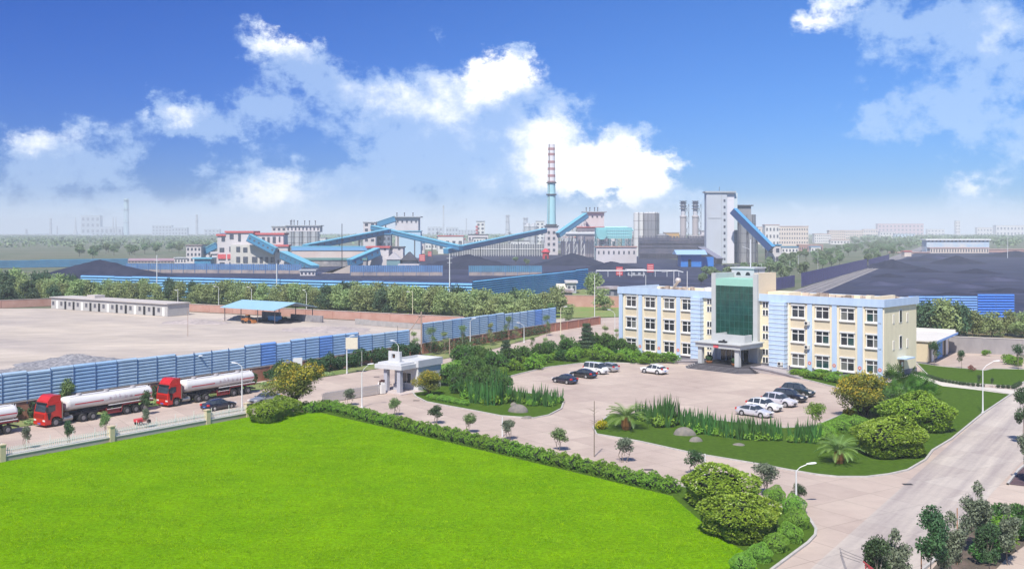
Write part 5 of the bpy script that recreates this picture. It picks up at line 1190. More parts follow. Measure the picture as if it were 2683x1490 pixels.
dk = [(1180,1012,2.0),(1205,1022,1.9),(1228,1015,2.1),(1250,1030,1.9),(1285,1020,2.1),(1310,1030,1.8),(1240,990,2.2),(1268,972,2.2),(1300,975,2.1),(1335,962,2.0),(1215,958,2.2),(1250,955,2.0),(1362,955,2.0),(1412,944,1.9),(1440,938,1.9),(1492,930,2.0),(1590,918,2.0),(1620,926,1.8),(1650,938,1.6),(1560,918,2.1)]
dk.sort()
for i, (x, y, s) in enumerate(dk): put(DK, G(x,y), i, '%s tall dark shrub of the left garden bank, from the left' % ordn(i), 'tall dark shrubs of the left garden', (s,s,s*1.05))
for i, (x, y, s) in enumerate([(2300,1062,1.7),(2330,1072,1.6),(2285,1085,1.6),(2355,1070,1.5),(2315,1095,1.4)]): put(DK, G(x,y), i, '%s tall dark shrub between the right orange tree and the glossy shrubs' % ordn(i), 'dark shrubs by the right orange tree', (s,s,s))
# ---- boulders
def boulder(label, x, y, r_, h_, seed):
    rg = np.random.default_rng(seed); b = MB(); vs = []; n = 16
    ph = rg.uniform(0,6,4)
    for i in range(9):
        t_ = i/8*math.pi/2
        for j in range(n): a = 2*math.pi*j/n; q = 1+.08*math.sin(2*a+ph[0])+.05*math.sin(3*a+ph[1]); vs.append((r_*q*math.cos(t_)*math.cos(a)+.001*j, r_*.7*q*math.cos(t_)*math.sin(a), h_*math.sin(t_)*(1+.06*math.sin(3*a+ph[2]))-.05))
    b.add(vs, [(i*n+j,i*n+(j+1)%n,(i+1)*n+(j+1)%n,(i+1)*n+j) for i in range(8) for j in range(n)])
    o = b.build('boulder', mat('boulder_stone', (.24,.21,.17), .9, col2=(.15,.14,.13), scale=2, bump=.6), None, smooth=True); o.location = G(x,y); o.rotation_euler[2] = rg.uniform(-.4,.4)
    return tag(o, label, 'boulder', 'garden boulders')
boulder('large smooth boulder at the front of the left garden lawn', 1358,1079,1.4,1.05,1); boulder('small flat boulder right of the large one in the left garden', 1382,1095,.8,.35,2)
boulder('large boulder in the middle of the right garden lawn', 1793,1139,1.3,.95,3); boulder('smaller boulder right of and below the large one in the right garden', 1823,1156,.85,.6,4); boulder('low flat boulder in front of the sword leaves of the right garden', 1936,1166,.8,.3,5)
boulder('tiny boulder half hidden in the left garden behind the large one', 1345,1062,.5,.5,6)

# ---- foreground trees at the lower right
FT = [make_tree('leafy_tree', 'tree', 4.2, rblobs(170+i,12,.95,1.7,3.9,.42,.68,1.0), 4000, .17, .11, [L_grey,L_dark][i], 170+i, m_stem, .05, .5, shell=.35) for i in range(2)]
for i, (x, y, h_, lab) in enumerate([(2556,1450,4.4,'round headed dark tree on a straight stem beside the main drive'),(2440,1560,4.6,'dark leafy tree cut by the bottom edge right of the red rail'),(2350,1580,4.0,'dark leafy tree at the bottom edge, left of the bare stake'),(2300,1600,3.8,'leftmost dark tree at the bottom edge by the red rail'),
        (2490,1540,4.2,'pyramid shaped leafy tree right of the bare stake'),(2683,1165,5.0,'dark tree cut off by the right edge beside the main drive'),(2700,1265,4.6,'lower dark tree cut off by the right edge'),(2590,1530,3.4,'leafy tree behind the wooden stake at the lower right'),(2640,1480,3.6,'greenish tree at the lower right corner')]):
    put(FT[i % 2], G(x,y), i*1.7, lab, 'leafy trees at the lower right', (h_/4.2*.95,h_/4.2*.95,h_/4.2*1.2))
sg = [(2600,1400),(2625,1375),(2650,1370),(2672,1385),(2640,1405),(2665,1415),(2610,1440),(2600,1475),(2630,1440)]
for i, (x, y) in enumerate(sg):
    put(LS[(0,2)[i % 2]], G(x,y), i, '%s shrub of the soil bed at the lower right corner' % ordn(i), 'shrubs of the soil bed at the lower right', random.uniform(1.0,1.5))

# ---- tree row behind the boundary wall
MT = [make_tree('row_tree', 'tree', 8.0, rblobs(180+i,13,2.3,1.6,6.6,1.3,2.0,.85), 2000, .62, .34, (L_mid,L_mid,L_blue)[i], 180+i, m_bark, .14, .3, shell=.3) for i in range(3)]
base = [G(x,y) for x, y in ((-120,783),(0,784),(200,786),(500,792),(800,807),(1100,825),(1340,840),(1400,842))]
cnt = 0; rows = []
for r_, (off_, st_) in enumerate(((0,4.6),(7,4.8),(14,5.4))):
    for p in along([v+Vector((.45,.9,0))*off_ for v in base], st_):
        if r_ == 2 and p.x < -65: continue
        rows.append((p.x+random.uniform(-1,1), p.y+random.uniform(-1.2,1.2), r_))
rows.sort(key=lambda q: (q[2], q[0]/q[1]))
c_ = [0,0,0]
for (x, y, r_) in rows:
    if (x/y)*F+CX < -60: continue
    k_ = random.choice((0,1,0,1,0,1,2)); h_ = random.uniform(6.3,8.4)*(1.1 if x > -60 else 1.0)
    put(MT[k_], (x,y,0), random.uniform(0,6), '%s tree from the left in the %s row behind the pink boundary wall' % (ordn(c_[r_]), ('front','middle','back')[r_]), 'trees of the rows behind the boundary wall', (h_/8,h_/8,h_/8)); c_[r_] += 1
for i, (x, y, h_) in enumerate([(15,790,11),(50,782,10.5),(95,778,10),(-15,776,11.5),(75,796,8.5),(128,790,8),(120,775,10),(155,781,9.5),(185,777,9.0),(45,768,11),(140,800,7.0),(200,792,8.5),(20,803,8.5)]):
    put(MT[(2,1,2,0)[i % 4]], G(x,y), i, '%s big tree of the clump at the left edge beyond the yard' % ordn(i), 'big trees of the left edge clump', h_/8)
for i, (x, y, h_, lab) in enumerate([(1555,778,9.5,'dark bushy tree at the right end of the rising blue wind fence'),(1458,822,9.0,'green tree right of the bright blue louvred fence'),(1430,830,7.5,'olive tree above the right end of the bright blue louvred fence'),(1582,812,7.5,'olive tree before the pinkish wall left of the office'),(1490,842,5,'low tree at the foot of the tall yellow lamp pole'),
        (2430,884,9.0,'bushy green tree right of the office, before the deep blue fence'),(2474,886,9.5,'broad bushy green tree before the deep blue fence'),(2512,884,8.5,'bushy green tree right of the broad one before the deep blue fence'),(2548,880,6.5,'lower green tree at the right end of the clump by the deep blue fence'),(2600,882,6.5,'olive tree under the bright end of the deep blue fence'),(2640,878,6.5,'yellowish tree right of the deep blue fence'),(2675,884,6.5,'yellowish tree at the right edge above the grey wall'),(2455,872,6,'low tree under the deep blue fence'),(2405,876,7.5,'green tree touching the right edge of the office building'),(2570,872,5,'low bush before the bright end of the deep blue fence')]):
    put(MT[(0,1,0,1,0,2,0,2,0,1,1,1,0,0,1)[i]], G(x,y), i*1.1, lab, None, (h_/8,h_/8,h_/8))
# ---- belt of trees towards the horizon at the right
BT = [make_tree('belt_tree', 'tree', 9.0, rblobs(190+i,8,2.4,3.4,7.0,1.7,2.5,.8), 520, 1.3, .75, L_far, 190+i, m_bark, .2, .3, shell=.3) for i in range(3)]
def inpoly(x, y, pl):
    c = False; j = len(pl)-1
    for i in range(len(pl)):
        if (pl[i][1] > y) != (pl[j][1] > y) and x < (pl[j][0]-pl[i][0])*(y-pl[i][1])/(pl[j][1]-pl[i][1])+pl[i][0]: c = not c
        j = i
    return c
def scatter(pl, dist, n, seed):
    rg = random.Random(seed); W_ = [G(*p) for p in pl]; q = [(v.x, v.y) for v in W_]; out = []; tries = 0
    x0, x1 = min(v[0] for v in q), max(v[0] for v in q); y0, y1 = min(v[1] for v in q), max(v[1] for v in q)
    while len(out) < n and tries < n*60:
        tries += 1; x, y = rg.uniform(x0,x1), rg.uniform(y0,y1)
        if inpoly(x, y, q) and all((x-a)**2+(y-c)**2 > dist*dist for a, c in out): out.append((x,y))
    return out
def belt(pl, n, seed, phrase, grp, h0=8, h1=11, dist=7):
    pts = scatter(pl, dist, n, seed); pts.sort(key=lambda p: p[0]/p[1])
    for i, (x,y) in enumerate(pts):
        h_ = random.uniform(h0,h1); put(BT[random.randrange(3)], (x,y,0), random.uniform(0,6), '%s tree from the left in %s' % (ordn(i), phrase), grp, h_/9)
belt([(1880,770),(1990,778),(2095,742),(2270,700),(2380,655),(2420,637),(2300,640),(2160,660),(2000,690),(1880,725)], 150, 5, 'the green belt beside the indigo railway fence', 'trees of the railway belt', 7, 9.5, 6.5)
belt([(2160,650),(2290,640),(2420,632),(2440,626),(2300,626),(2200,634)], 34, 6, 'the hazy wood above the railway belt', 'trees of the hazy wood at the right', 9, 12, 14)
belt([(300,672),(470,668),(545,665),(560,650),(330,655),(180,664),(150,690),(250,690)], 42, 7, 'the wood beyond the coal heap at the left', 'trees of the wood at the far left', 9, 12, 12)
belt([(1835,748),(1990,752),(1990,728),(1850,724)], 14, 8, 'the grove below the tall tower', 'trees below the tall tower', 5, 7.5, 6)
belt([(1340,700),(1420,700),(1420,692),(1340,690)], 2, 9, 'the bushes below the chimney', 'bushes below the chimney', 5, 6, 6)
# ---- far woods that read as one mass
def woods(label, pl, n, seed, h_=10, ln=5.0, step=16):
    rg = np.random.default_rng(seed); pts = scatter(pl, step*.5, n, seed); b = MB()
    bl = [(x,y,h_*.4,step*rg.uniform(.4,.7),step*rg.uniform(.4,.7),h_*rg.uniform(.4,.75)) for x,y in pts]
    leaves(b, bl, n*34, ln, ln*.6, seed, .2, .4, zmin=0); o = b.build('far_woods', L_far); return tag(o, label, 'wood', None, 'stuff')
woods('hazy woods on the plain at the far right', [(2420,646),(2683,652),(2900,652),(2900,621),(2200,621),(2200,626)], 620, 3, 11, 6, 26)
woods('hazy woods on the plain at the far left', [(-250,652),(150,650),(560,646),(560,620),(-250,620)], 620, 4, 8, 6, 30)
woods('hazy woods behind the plant in the middle', [(560,640),(1800,640),(2000,640),(2200,630),(2200,618),(560,618)], 500, 5, 12, 7, 40)
# ================= lamps, poles, fences at the road
m_lampw = mat('lamp_white', (.72,.72,.70), .45, .1)
m_lampy = mat('lamp_cream', (.66,.60,.42), .5)
def street_lamp(label, x, yb, yt, hx, hy, m=m_lampw, both=False):
    p = G(x, yb); Y = p.y; h_ = (yb-yt)*Y/F; q = P(hx, hy, Y); dx = q.x-p.x; dz = q.z
    t = thing('street_lamp', label, 'street lamp', p, 0, 'street lamps'); b = MB(); b.tube([(0,0,0),(0,0,.8),(0,0,h_*.45),(0,0,h_)], [.12,.10,.08,.06], 10); b.tube([(0,0,0),(0,0,.12)], .2, 10); b.build('pole', m, t)
    b = MB(); sg = 1 if dx > 0 else -1; s2 = max(abs(dx),.6)
    b.tube([(0,0,h_-.05),(sg*s2*.25,0,h_+(dz-h_)*.45),(sg*s2*.8,0,dz-.03)], .035, 6); b.build('arm', m, t)
    b = MB(); M = Matrix.Translation((sg*s2, 0, dz))
    vs = []; fs = []; n = 8
    for i, (xx, r_) in enumerate([(-.5,.05),(-.35,.14),(0,.2),(.3,.17),(.42,.05)]):
        vs += [(sg*(s2+xx), r_*math.cos(2*math.pi*j/n), dz+.1*xx+r_*.45*math.sin(2*math.pi*j/n)) for j in range(n)]
    fs = [(i*n+j,i*n+(j+1)%n,(i+1)*n+(j+1)%n,(i+1)*n+j) for i in range(4) for j in range(n)]+[tuple(range(n)), tuple(4*n+j for j in range(n-1,-1,-1))]
    b.add(vs, fs); b.build('lamp_head', mat('lamp_head_white', (.80,.80,.80), .3), t); return t
street_lamp('white street lamp behind the hedge, in front of the sliding gate', 948,1067,976,972,953)
street_lamp('white street lamp at the white picket fence right of the dark blue sedan', 634,1076,960,614,950)
street_lamp('white street lamp on the far side of the road, before the blue fence', 909,977,890,923,879)
street_lamp('street lamp showing above the gatehouse roof', 1044,965,906,1028,892)
street_lamp('white street lamp behind the farther tank truck', 512,1023,938,524,932)
street_lamp('street lamp at the red brick wall, middle of the bright blue fence', 1232,921,841,1242,834)
street_lamp('street lamp at the right part of the red brick wall', 1373,897,855,1358,845)
street_lamp('tall cream street lamp at the street corner left of the office', 1469,880,806,1482,803, m_lampy)
street_lamp('street lamp touching the left edge of the office building', 1611,893,822,1596,811)
street_lamp('white street lamp on the lawn beside the main drive at the right', 2575,1081,967,2612,945)
street_lamp('white street lamp at the lower right beside the dome shrubs', 2086,1328,1232,2127,1213)
for i, (x, yb, yt, hx, hy) in enumerate([(1081,828,762,1069,764),(573,800,752,562,750),(659,806,757,650,752),(803,815,768,796,760),(466,800,757,460,760),(146,790,756,140,757),(2070,725,682,2063,708),(2092,716,668,2088,672),(2143,705,655,2138,660),(1995,740,690,1990,692)]):
    street_lamp('%s' % ('yellow pole lamp in the tree row above the fence gap','slim lamp among the row trees left of the open shed','slim lamp among the row trees above the open shed','slim lamp among the row trees right of the open shed','slim lamp behind the right end of the barrack','slim lamp behind the left end of the barrack','slim lamp left in the railway belt','second slim lamp in the railway belt','slim lamp at the tall indigo fence','slim lamp behind the office roof near its right fin').split('|')[0] if False else
        ['yellow pole lamp in the tree row above the gap of the near blue fence','slim lamp among the row trees left of the open shed','slim lamp among the row trees behind the open shed','slim lamp among the row trees right of the open shed','slim lamp behind the right end of the barrack','slim lamp behind the left end of the barrack','slim lamp above the short indigo fence','slim lamp right of the short indigo fence','slim lamp above the tall indigo fence','slim lamp just behind the right fin of the office tower'][i], x, yb, yt, hx, hy, m_lampy if i == 0 else m_lampw)
m_wood = mat('pole_wood', (.42,.30,.24), .9, var=.3, scale=2)
def pole(name, label, x, yb, yt, r_=.13, m=m_wood, arms=(), cat='pole'):
    p = G(x, yb); h_ = (yb-yt)*p.y/F; t = thing(name, label, cat, p); b = MB(); b.tube([(0,0,0),(0,0,h_)], [r_, r_*.7], 8); b.build('shaft', m, t)
    if arms:
        for (dz, w) in arms: b = MB(); b.box(-w,w,-.05,.05,h_-dz,h_-dz+.1); b.build('crossarm', m_dark if m is m_wood else m, t)
    return t
t = pole('utility_pole', 'wooden utility pole in the gap of the blue fence, with a slanting stay', 1104,931,816,.16,arms=((.4,.7),(1.0,.7)))
q = G(1104,931); h_ = (931-816)*q.y/F
b = MB(); b.tube([(0,0,h_-.5),(-4.5,.6,1.6)], .09, 6); b.build('stay', mat('stay_wood', (.42,.30,.24), .9), t)
pole('utility_pole', 'short pinkish pole with an arm left of the red brick wall', 1178,932,886,.12,arms=((.1,1.3),))
pole('utility_pole', 'thin leaning pole standing alone in the dusty yard', 492,880,808,.07)
pole('utility_pole', 'short dark post at the end of the near blue fence', 1042,915,853,.05, m_dark)
pole('tall_mast', 'tall white mast in front of the coal yard left of the bent blue fence', 1178,800,664,.2,m_lampw,arms=((1.6,1.0),(3.0,.8)))
pole('tall_mast', 'tall white mast before the red roofed plant building', 725,788,690,.22,m_lampw)
pole('tall_mast', 'tall white mast at the left end of the coal yard', 411,782,668,.2,m_lampw,arms=((2,1),))
pole('tall_mast', 'slim mast behind the left edge of the office roof', 1692,800,720,.12,m_lampw)
pole('tall_mast', 'slim mast left of the rooftop solar heater', 1558,850,720,.1,m_lampw)
pole('tall_mast', 'slim white mast on the coal field at the right', 2640,676,622,.25,m_lampw)
pole('tall_mast', 'thin dark mast behind the silo row of the plant', 896,700,586,.3,m_dark)
pole('tall_mast', 'thin pole on the verge left of the gatehouse fin', 948,960,920,.05,m_lampw)
pole('bollard_post', 'short white post behind the hedge, left of the fifth small tree', 1316,1143,1092,.07,mat('post_white', (.8,.8,.78), .6),cat='post')
pole('bollard_post', 'short white post behind the hedge near its right end', 1847,1243,1188,.07,mat('post_white', (1,1,1)),cat='post')
t = pole('bare_sapling', 'thin bare leafless tree standing in the drive junction', 1557,1196,1050,.06,m_stem,cat='tree')
b = MB(); rg = random.Random(3)
for k_ in range(14):
    z = rg.uniform(3.2,5.2); a = rg.uniform(0,6.28); l_ = rg.uniform(.4,1.0); b.tube([(0,0,z),(l_*math.cos(a)*.6,l_*math.sin(a)*.6,z+.25),(l_*math.cos(a),l_*math.sin(a),z+.3)], [.02,.013,.006], 4)
b.build('twig', m_stem, t)
for (x, yb, yt, lab) in [(2508,1480,1330,'wooden stake with pruned top beside the round headed tree'),(2414,1530,1448,'short wooden stake at the bottom edge by the kerb')]:
    pole('stake', lab, x, yb, yt, .06, mat('stake_wood', (.36,.20,.12), .9), cat='stake')
p0, p1 = P(2262,1470,62), P(2352,1489,58)
t = thing('red_rail', 'red pipe rail at the bottom edge in front of the dark trees', 'rail', (p0.x,p0.y,0), yaw(p1-p0)); L = (p1-p0).length
b = MB(); b.tube([(0,0,p0.z),(L,0,p0.z-.25)], .05, 6); b.tube([(0,.3,p0.z-.35),(L,.3,p0.z-.6)], .05, 6)
for x in (.3, L*.6, L): b.tube([(x,0,0),(x,0,p0.z)], .05, 6)
b.build('pipe', mat('rail_red', (.35,.05,.05), .6), t)
# white picket fence on its low wall between the lawn and the long road
pa = Vector((-67.9,86.7,0)); pb = G(655,1092); d = (pb-pa); L = d.length
t = thing('picket_fence', 'low white metal picket fence with cream pillars between the bright lawn and the long road', 'fence', pa, yaw(d))
b = MB(); b.box(0, L, 0, .35, 0, .55); b.build('base_wall', mat('low_wall', (.40,.38,.38), .9, col2=(.46,.33,.26), scale=.15, detail=2), t)
b = MB(); b.box(0, L, -.06, .41, .551, .64); b.build('coping', mat('pale_coping', (.62,.58,.54), .9), t)
pk = MB(); rl = MB(); n = int(L/.22)
for i in range(n):
    x = i*.22; pk.box(x-.038, x+.038, .15, .19, .66, 1.38+.06*(i % 2)); pk.add([(x-.05,.15,1.38),(x+.05,.15,1.38),(x,.17,1.55)], [(0,1,2)])
pk.build('pickets', mat('picket_white', (.74,.74,.70), .6), t)
rl.box(0, L, .12, .22, .72, .77); rl.box(0, L, .12, .22, 1.12, 1.17); rl.build('rail', mat('picket_white', (1,1,1)), t)
u_ = [ (G(x,y)-pa).dot(d.normalized()) for x, y in ((4,1210),(293,1158),(545,1112))]
for u in u_+[u_[0]-10.5, L-.3]:
    b = MB(); b.box(u-.3, u+.3, -.12, .47, 0, 1.75); b.box(u-.36, u+.36, -.18, .53, 1.75, 1.87); b.build('pillar', mat('pillar_cream', (.60,.50,.33), .8, var=.1), t)
kk = u_[0]
b = MB()
while kk < L: b.tube([(kk,.17,.66),(kk,.17,2.0)], .03, 6); kk += 2.65
b.build('stay_rod', mat('picket_white', (1,1,1)), t)
for i, (x, y, lab) in enumerate([(1091,1049,'small dark drain cover in the drive right of the gatehouse'),(987,987,'small dark drain cover in the long road left of the gatehouse'),(2378,1268,'small dark drain cover in the bend of the main drive'),(1700,1230,'small dark drain cover in the drive behind the hedge')]):
    b = MB(); b.box(-.45,.45,-.3,.3,.010,.022)
    for k_ in range(4): b.box(-.4+k_*.21,-.28+k_*.21,-.25,.25,.022,.028)
    o = b.build('drain_cover', mat('iron_cover', (.05,.045,.045), .7), None); o.location = G(x,y); tag(o, lab, 'drain cover')
for i in range(3):
    a_, c_ = P(2262,1462+i*9,62)+Vector((0,.3*i,0)), P(2128,1372+i*11,112); b = MB(); n = 12
    b.tube([a_.lerp(c_, k_/n)-Vector((0,0,.5*math.sin(math.pi*k_/n))) for k_ in range(n+1)], .014, 4); o = b.build('overhead_wire', mat('wire_grey', (.10,.09,.10), .6), None)
    tag(o, '%s overhead wire crossing the main drive at the lower right' % ('upper','middle','lower')[i], 'wire', 'overhead wires')
# red banners and low coal yard furniture
def signboard(label, x, y, w, h_, Y, m, leg=3):
    q = P(x, y, Y); t = thing('signboard', label, 'sign', (q.x,q.y,0), 0, 'red signboards in the coal yard'); b = MB(); b.box(-w/2,w/2,-.1,.1,q.z-h_/2,q.z+h_/2); b.build('board', m, t)
    b = MB()
    for k_ in range(3): z = q.z+h_*(.28-.28*k_); b.box(-w*.4,w*.4,-.14,-.101,z-h_*.05,z+h_*.05)
    b.build('lettering', mat('pale_letter', (.75,.45,.42), .7), t)
    b = MB()
    for s in (-1,1): b.box(s*w*.35-.12,s*w*.35+.12,.101,.3,0,q.z)
    b.build('leg', m_dark, t)
mr = mat('sign_red', (.55,.05,.07), .6, var=.15)
signboard('red signboard in the coal yard left of the conveyor pipe', 1623,710,3.6,4.6,560,mr)
signboard('red signboard in the coal yard on the thin white pipe, right one', 1704,702,3.6,4.4,560,mr)
signboard('red signboard right of the glass walled shed', 1106,675,4.6,5.2,800,mr)
signboard('small red signboard left of the wide coal heap', 1127,665,3.8,4.2,880,mr)
q0, q1 = P(1562,709,545), P(1790,712,545)
t = thing('pipe_line', 'thin white pipe line on posts across the coal yard behind the office roof', 'pipe', (q0.x,q0.y,0), 0); b = MB(); L = q1.x-q0.x; b.tube([(0,0,q0.z),(L*.93,0,q0.z),(L,0,q0.z-.8)], .3, 6); b.build('pipe', m_lampw, t)
b = MB()
for k_ in range(8): b.tube([(L*k_/7*.95,0,0),(L*k_/7*.95,0,q0.z)], .15, 5)
b.build('post', m_lampw, t)
t = thing('red_kiosk', 'small red round topped kiosk at the foot of the chimney tower', 'kiosk', G(1430,678)); b = MB(); b.lathe([(3,0),(3,5),(4.2,6),(1,9)], 10); b.build('shell', mr, t); b = MB(); b.box(-1,1,-3.2,-3.0,0,3); b.build('door', m_dark, t)
# roadside advertisement panel on the lamp
q = G(915,979); Y = q.y
t = thing('lamp_banner', 'pale yellow square panel hung before the blue fence beside the lamp', 'sign', (q.x,q.y,0)); x1 = (937-915)*Y/F
b = MB(); z0, z1 = (979-914)*Y/F, (979-884)*Y/F; b.box(-.6, x1, -.05,.05, z0, z1); b.build('panel', mat('panel_cream', (.66,.60,.46), .7, var=.1), t); b = MB(); b.box(-.5,-.38,.06,.16,0,z1); b.build('post', m_lampw, t)
# ================= the plant and the town behind
m_pw = mat('plant_white', (.60,.57,.58), .85, col2=(.52,.47,.46), scale=.06)
m_pg = mat('plant_concrete', (.42,.44,.46), .9, col2=(.34,.35,.37), scale=.05)
m_pg2 = mat('plant_concrete_dark', (.22,.23,.26), .9, col2=(.30,.29,.30), scale=.05)
m_pb = mat('gallery_blue', (.055,.24,.42), .6, var=.15, scale=.1)
m_pbt = mat('gallery_top', (.15,.44,.58), .6, var=.1, scale=.1)
m_pbd = mat('gallery_dark', (.04,.12,.24), .7)
m_pr = mat('roof_red', (.58,.12,.12), .7, var=.15, scale=.2)
m_prw = mat('awning_red', (.60,.09,.10), .7)
m_pwn = mat('far_window', (.07,.08,.11), .4)
m_cy = mat('cyan_steel', (.22,.50,.52), .6, var=.1, scale=.2)
m_cyl = mat('cyan_pale', (.36,.62,.66), .7)
m_pale = mat('haze_white', (.62,.62,.60), .85)
m_rust = mat('dark_steel', (.10,.10,.13), .8, var=.4, scale=.2)
def block(name, label, cat, x0, x1, yb, yt, dep, wm=m_pw, rm=None, Y=None, rz=0.0, rows=0, cols=0, wsz=(.5,.5), band=0.0, group=None, zwin=None, wmn=None, side=0, gable=False, roofh=.8, over=.6):
    """a far building: front face between columns x0..x1, foot at row yb, top at row yt"""
    Y = Y or YD(yb); p = P(x0, yb, Y); p.z = 0; W = (x1-x0)*Y/F/max(.3, math.cos(rz)); Hh = H-(yt-HZ)*Y/F
    t = thing(name, label, cat, p, rz, group)
    b = MB(); b.box(0, W, 0, dep, 0, Hh-roofh); b.build('wall', wm, t)
    b = MB()
    if gable: b.side([(0-over,Hh-roofh),(W/2,Hh),(W+over,Hh-roofh)], -over, dep+over) if gable == 'x' else b.add([(-over,-over,Hh-roofh),(W+over,-over,Hh-roofh),(W+over,dep+over,Hh-roofh),(-over,dep+over,Hh-roofh),(-over,dep/2,Hh),(W+over,dep/2,Hh)], [(0,1,5,4),(3,4,5,2),(0,4,3),(1,2,5),(0,3,2,1)])
    else: b.box(-over, W+over, -over, dep+over, Hh-roofh, Hh)
    b.build('roof', rm or wm, t)
    if rows and cols:
        z0, z1 = zwin or (Hh*.06, Hh-roofh-Hh*.04); ch = (z1-z0)/rows; cw = W/cols; me = None
        for r_ in range(rows):
            for c in range(cols):
                if me is None:
                    b = MB(); b.box(0, cw*wsz[0], -.18, -.001, 0, ch*wsz[1]); o = b.build('window', wmn or m_pwn, t); me = o.data
                else: o = bpy.data.objects.new('window', me); C.objects.link(o); o.parent = t
                o.location = (c*cw+cw*(1-wsz[0])/2, 0, z0+r_*ch+ch*(1-wsz[1])/2)
    return t, W, Hh, Y
def gallery(label, a, Ya, c, Yc, w=4.0, h_=3.6, wins=0, legs=3, m=m_pb, mt=m_pbt, gr='blue conveyor galleries', foot=True, name='conveyor_gallery'):
    A_, C_ = P(*a, Ya), P(*c, Yc); t = thing(name, label, 'conveyor', (A_.x, A_.y, 0), 0, gr); o = Vector((A_.x, A_.y, 0)); A_ -= o; C_ -= o
    b = MB(); b.beam(A_, C_, w, h_); b.build('gallery', m, t)
    d = (C_-A_).normalized(); sd = d.cross(Vector((0,0,1))).normalized(); u = sd.cross(d).normalized()
    b = MB(); b.beam(A_+u*(h_/2+.25), C_+u*(h_/2+.25), w+.8, .5); b.build('roof', mt, t)
    b = MB(); b.beam(A_-u*(h_/2+.3), C_-u*(h_/2+.3), w*.9, .6); b.build('floor_beam', m_pbd, t)
    if wins:
        me = None
        for i in range(wins):
            q = A_.lerp(C_, (i+.5)/wins)+sd*(w/2+.1)*(1 if sd.y < 0 else -1)+u*.2; b = MB(); b.beam(q-d*.7, q+d*.7, .1, 1.2); b.build('window', m_pwn, t)
    for i in range(legs):
        q = A_.lerp(C_, (i+.6)/(legs+.2)); zt = q.z-h_/2-.5
        if zt < 3: continue
        b = MB()
        for s in (-1,1): b.beam((q.x,q.y+s*w*.5,0),(q.x,q.y+s*w*.4,zt),.5,.5)
        k_ = max(1,int(zt/6))
        for j in range(k_): b.beam((q.x,q.y-w*.48,zt*j/k_),(q.x,q.y+w*.48,zt*(j+1)/k_),.25,.25)
        b.build('trestle', m_rust, t)
    return t
def cyls(name, label, lst, Y, r_, ztop, m, cat='silo', cone=1.5, group=None, top=None):
    for i, x in enumerate(lst):
        q = P(x, 650, Y); t = thing(name, label[i] if isinstance(label, (list,tuple)) else label, cat, (q.x,q.y,0), 0, group)
        b = MB(); b.lathe([(r_,0),(r_,ztop-cone)], 20); b.build('shell', m, t, smooth=False)
        b = MB(); b.lathe([(r_*1.03,ztop-cone),(r_*1.03,ztop-cone+.5),(r_*.25,ztop),(r_*.1,ztop)], 20); b.build('roof', top or m, t)
        b = MB()
        for k_ in range(1,5): b.lathe([(r_*1.01,ztop*k_/5),(r_*1.02,ztop*k_/5+.3)], 20)
        b.tube([(r_*.3,-r_*.98,0),(r_*.3,-r_*.98,ztop)], .25, 5); b.build('ladder', m_rust, t)
YW = 740.0
# --- red roofed washery
def zz(y, Y): return H-(y-HZ)*Y/F
def xx(x, Y): return (x-CX)*Y/F
def multi(name, label, cat, x0, Y): return thing(name, label, cat, (xx(x0,Y), Y, 0))
w0 = multi('washery', 'white plant building with red flat roofs and two red awnings', 'building', 553, YW); X = lambda x: xx(x,YW)-xx(553,YW); Z = lambda y: zz(y,YW)
def vol(parent, x0, x1, yt, y0, y1, zb=0, wm=m_pw, rm=m_pr, rh=1.4, over=.8, nm='wall'):
    b = MB(); b.box(X(x0), X(x1), y0, y1, zb, Z(yt)-rh); b.build(nm, wm, parent)
    b = MB(); b.box(X(x0)-over, X(x1)+over, y0-over, y1+over, Z(yt)-rh+.001*x0%.01, Z(yt)); b.build('roof', rm, parent)
vol(w0, 568, 592, 613, 1.5, 16); vol(w0, 592, 662, 605, 0, 18); vol(w0, 664, 740, 610, 3, 18); vol(w0, 553, 567, 660, 2, 14, rm=m_pw)
b = MB(); b.box(X(608), X(722), -4, -.1, 0, Z(641)); b.build('lower_wall', mat('plant_cream', (.58,.55,.50), .85, var=.15, scale=.1), w0)
for (xa, xb, ya, yb_, o) in [(574,586,649,660,1.4),(601,613,646,659,-.1),(623,633,646,659,-4.1),(641,652,648,660,-4.1),(602,612,614,626,-.1),(624,631,612,632,-.1),(579,588,619,632,1.4),(684,691,621,632,2.9),(698,704,621,636,2.9),(712,720,620,636,2.9),(728,732,620,634,2.9),
        (623,633,672,687,-4.1),(641,653,672,688,-4.1),(664,678,672,687,-4.1),(684,692,673,688,-4.1),(699,706,673,687,-4.1),(713,720,673,687,-4.1),(574,587,687,694,1.4),(601,614,686,694,-.1),(558,565,676,690,1.9)]:
    b = MB(); b.box(X(xa), X(xb), o-.25, o-.001, Z(yb_), Z(ya)); b.build('window', m_pwn, w0)
for (xa, xb) in ((570,591),(596,619)):
    b = MB(); b.box(X(xa), X(xb), -.9 if xa > 590 else .5, -.001 if xa > 590 else 1.4, Z(678), Z(666)); b.build('awning', m_prw, w0)
X = lambda x: xx(x,YW-6)-xx(720,YW-6)
t = multi('transfer_tower', 'narrow white tower with a red roof between two blue conveyors', 'tower', 720, YW-6); Z = lambda y: zz(y,YW-6); vol(t, 720, 754, 641, 0, 9)
for (xa,xb,ya,yb_) in ((728,731,652,662),(727,731,681,692),(737,740,668,676)): b = MB(); b.box(X(xa),X(xb),-.2,-.001,Z(yb_),Z(ya)); b.build('window', m_pwn, t)
gallery('light blue conveyor with small windows descending right from the red roofed building', (652,622), YW-8, (722,658), YW-10, 5, 4.6, 6, 0)
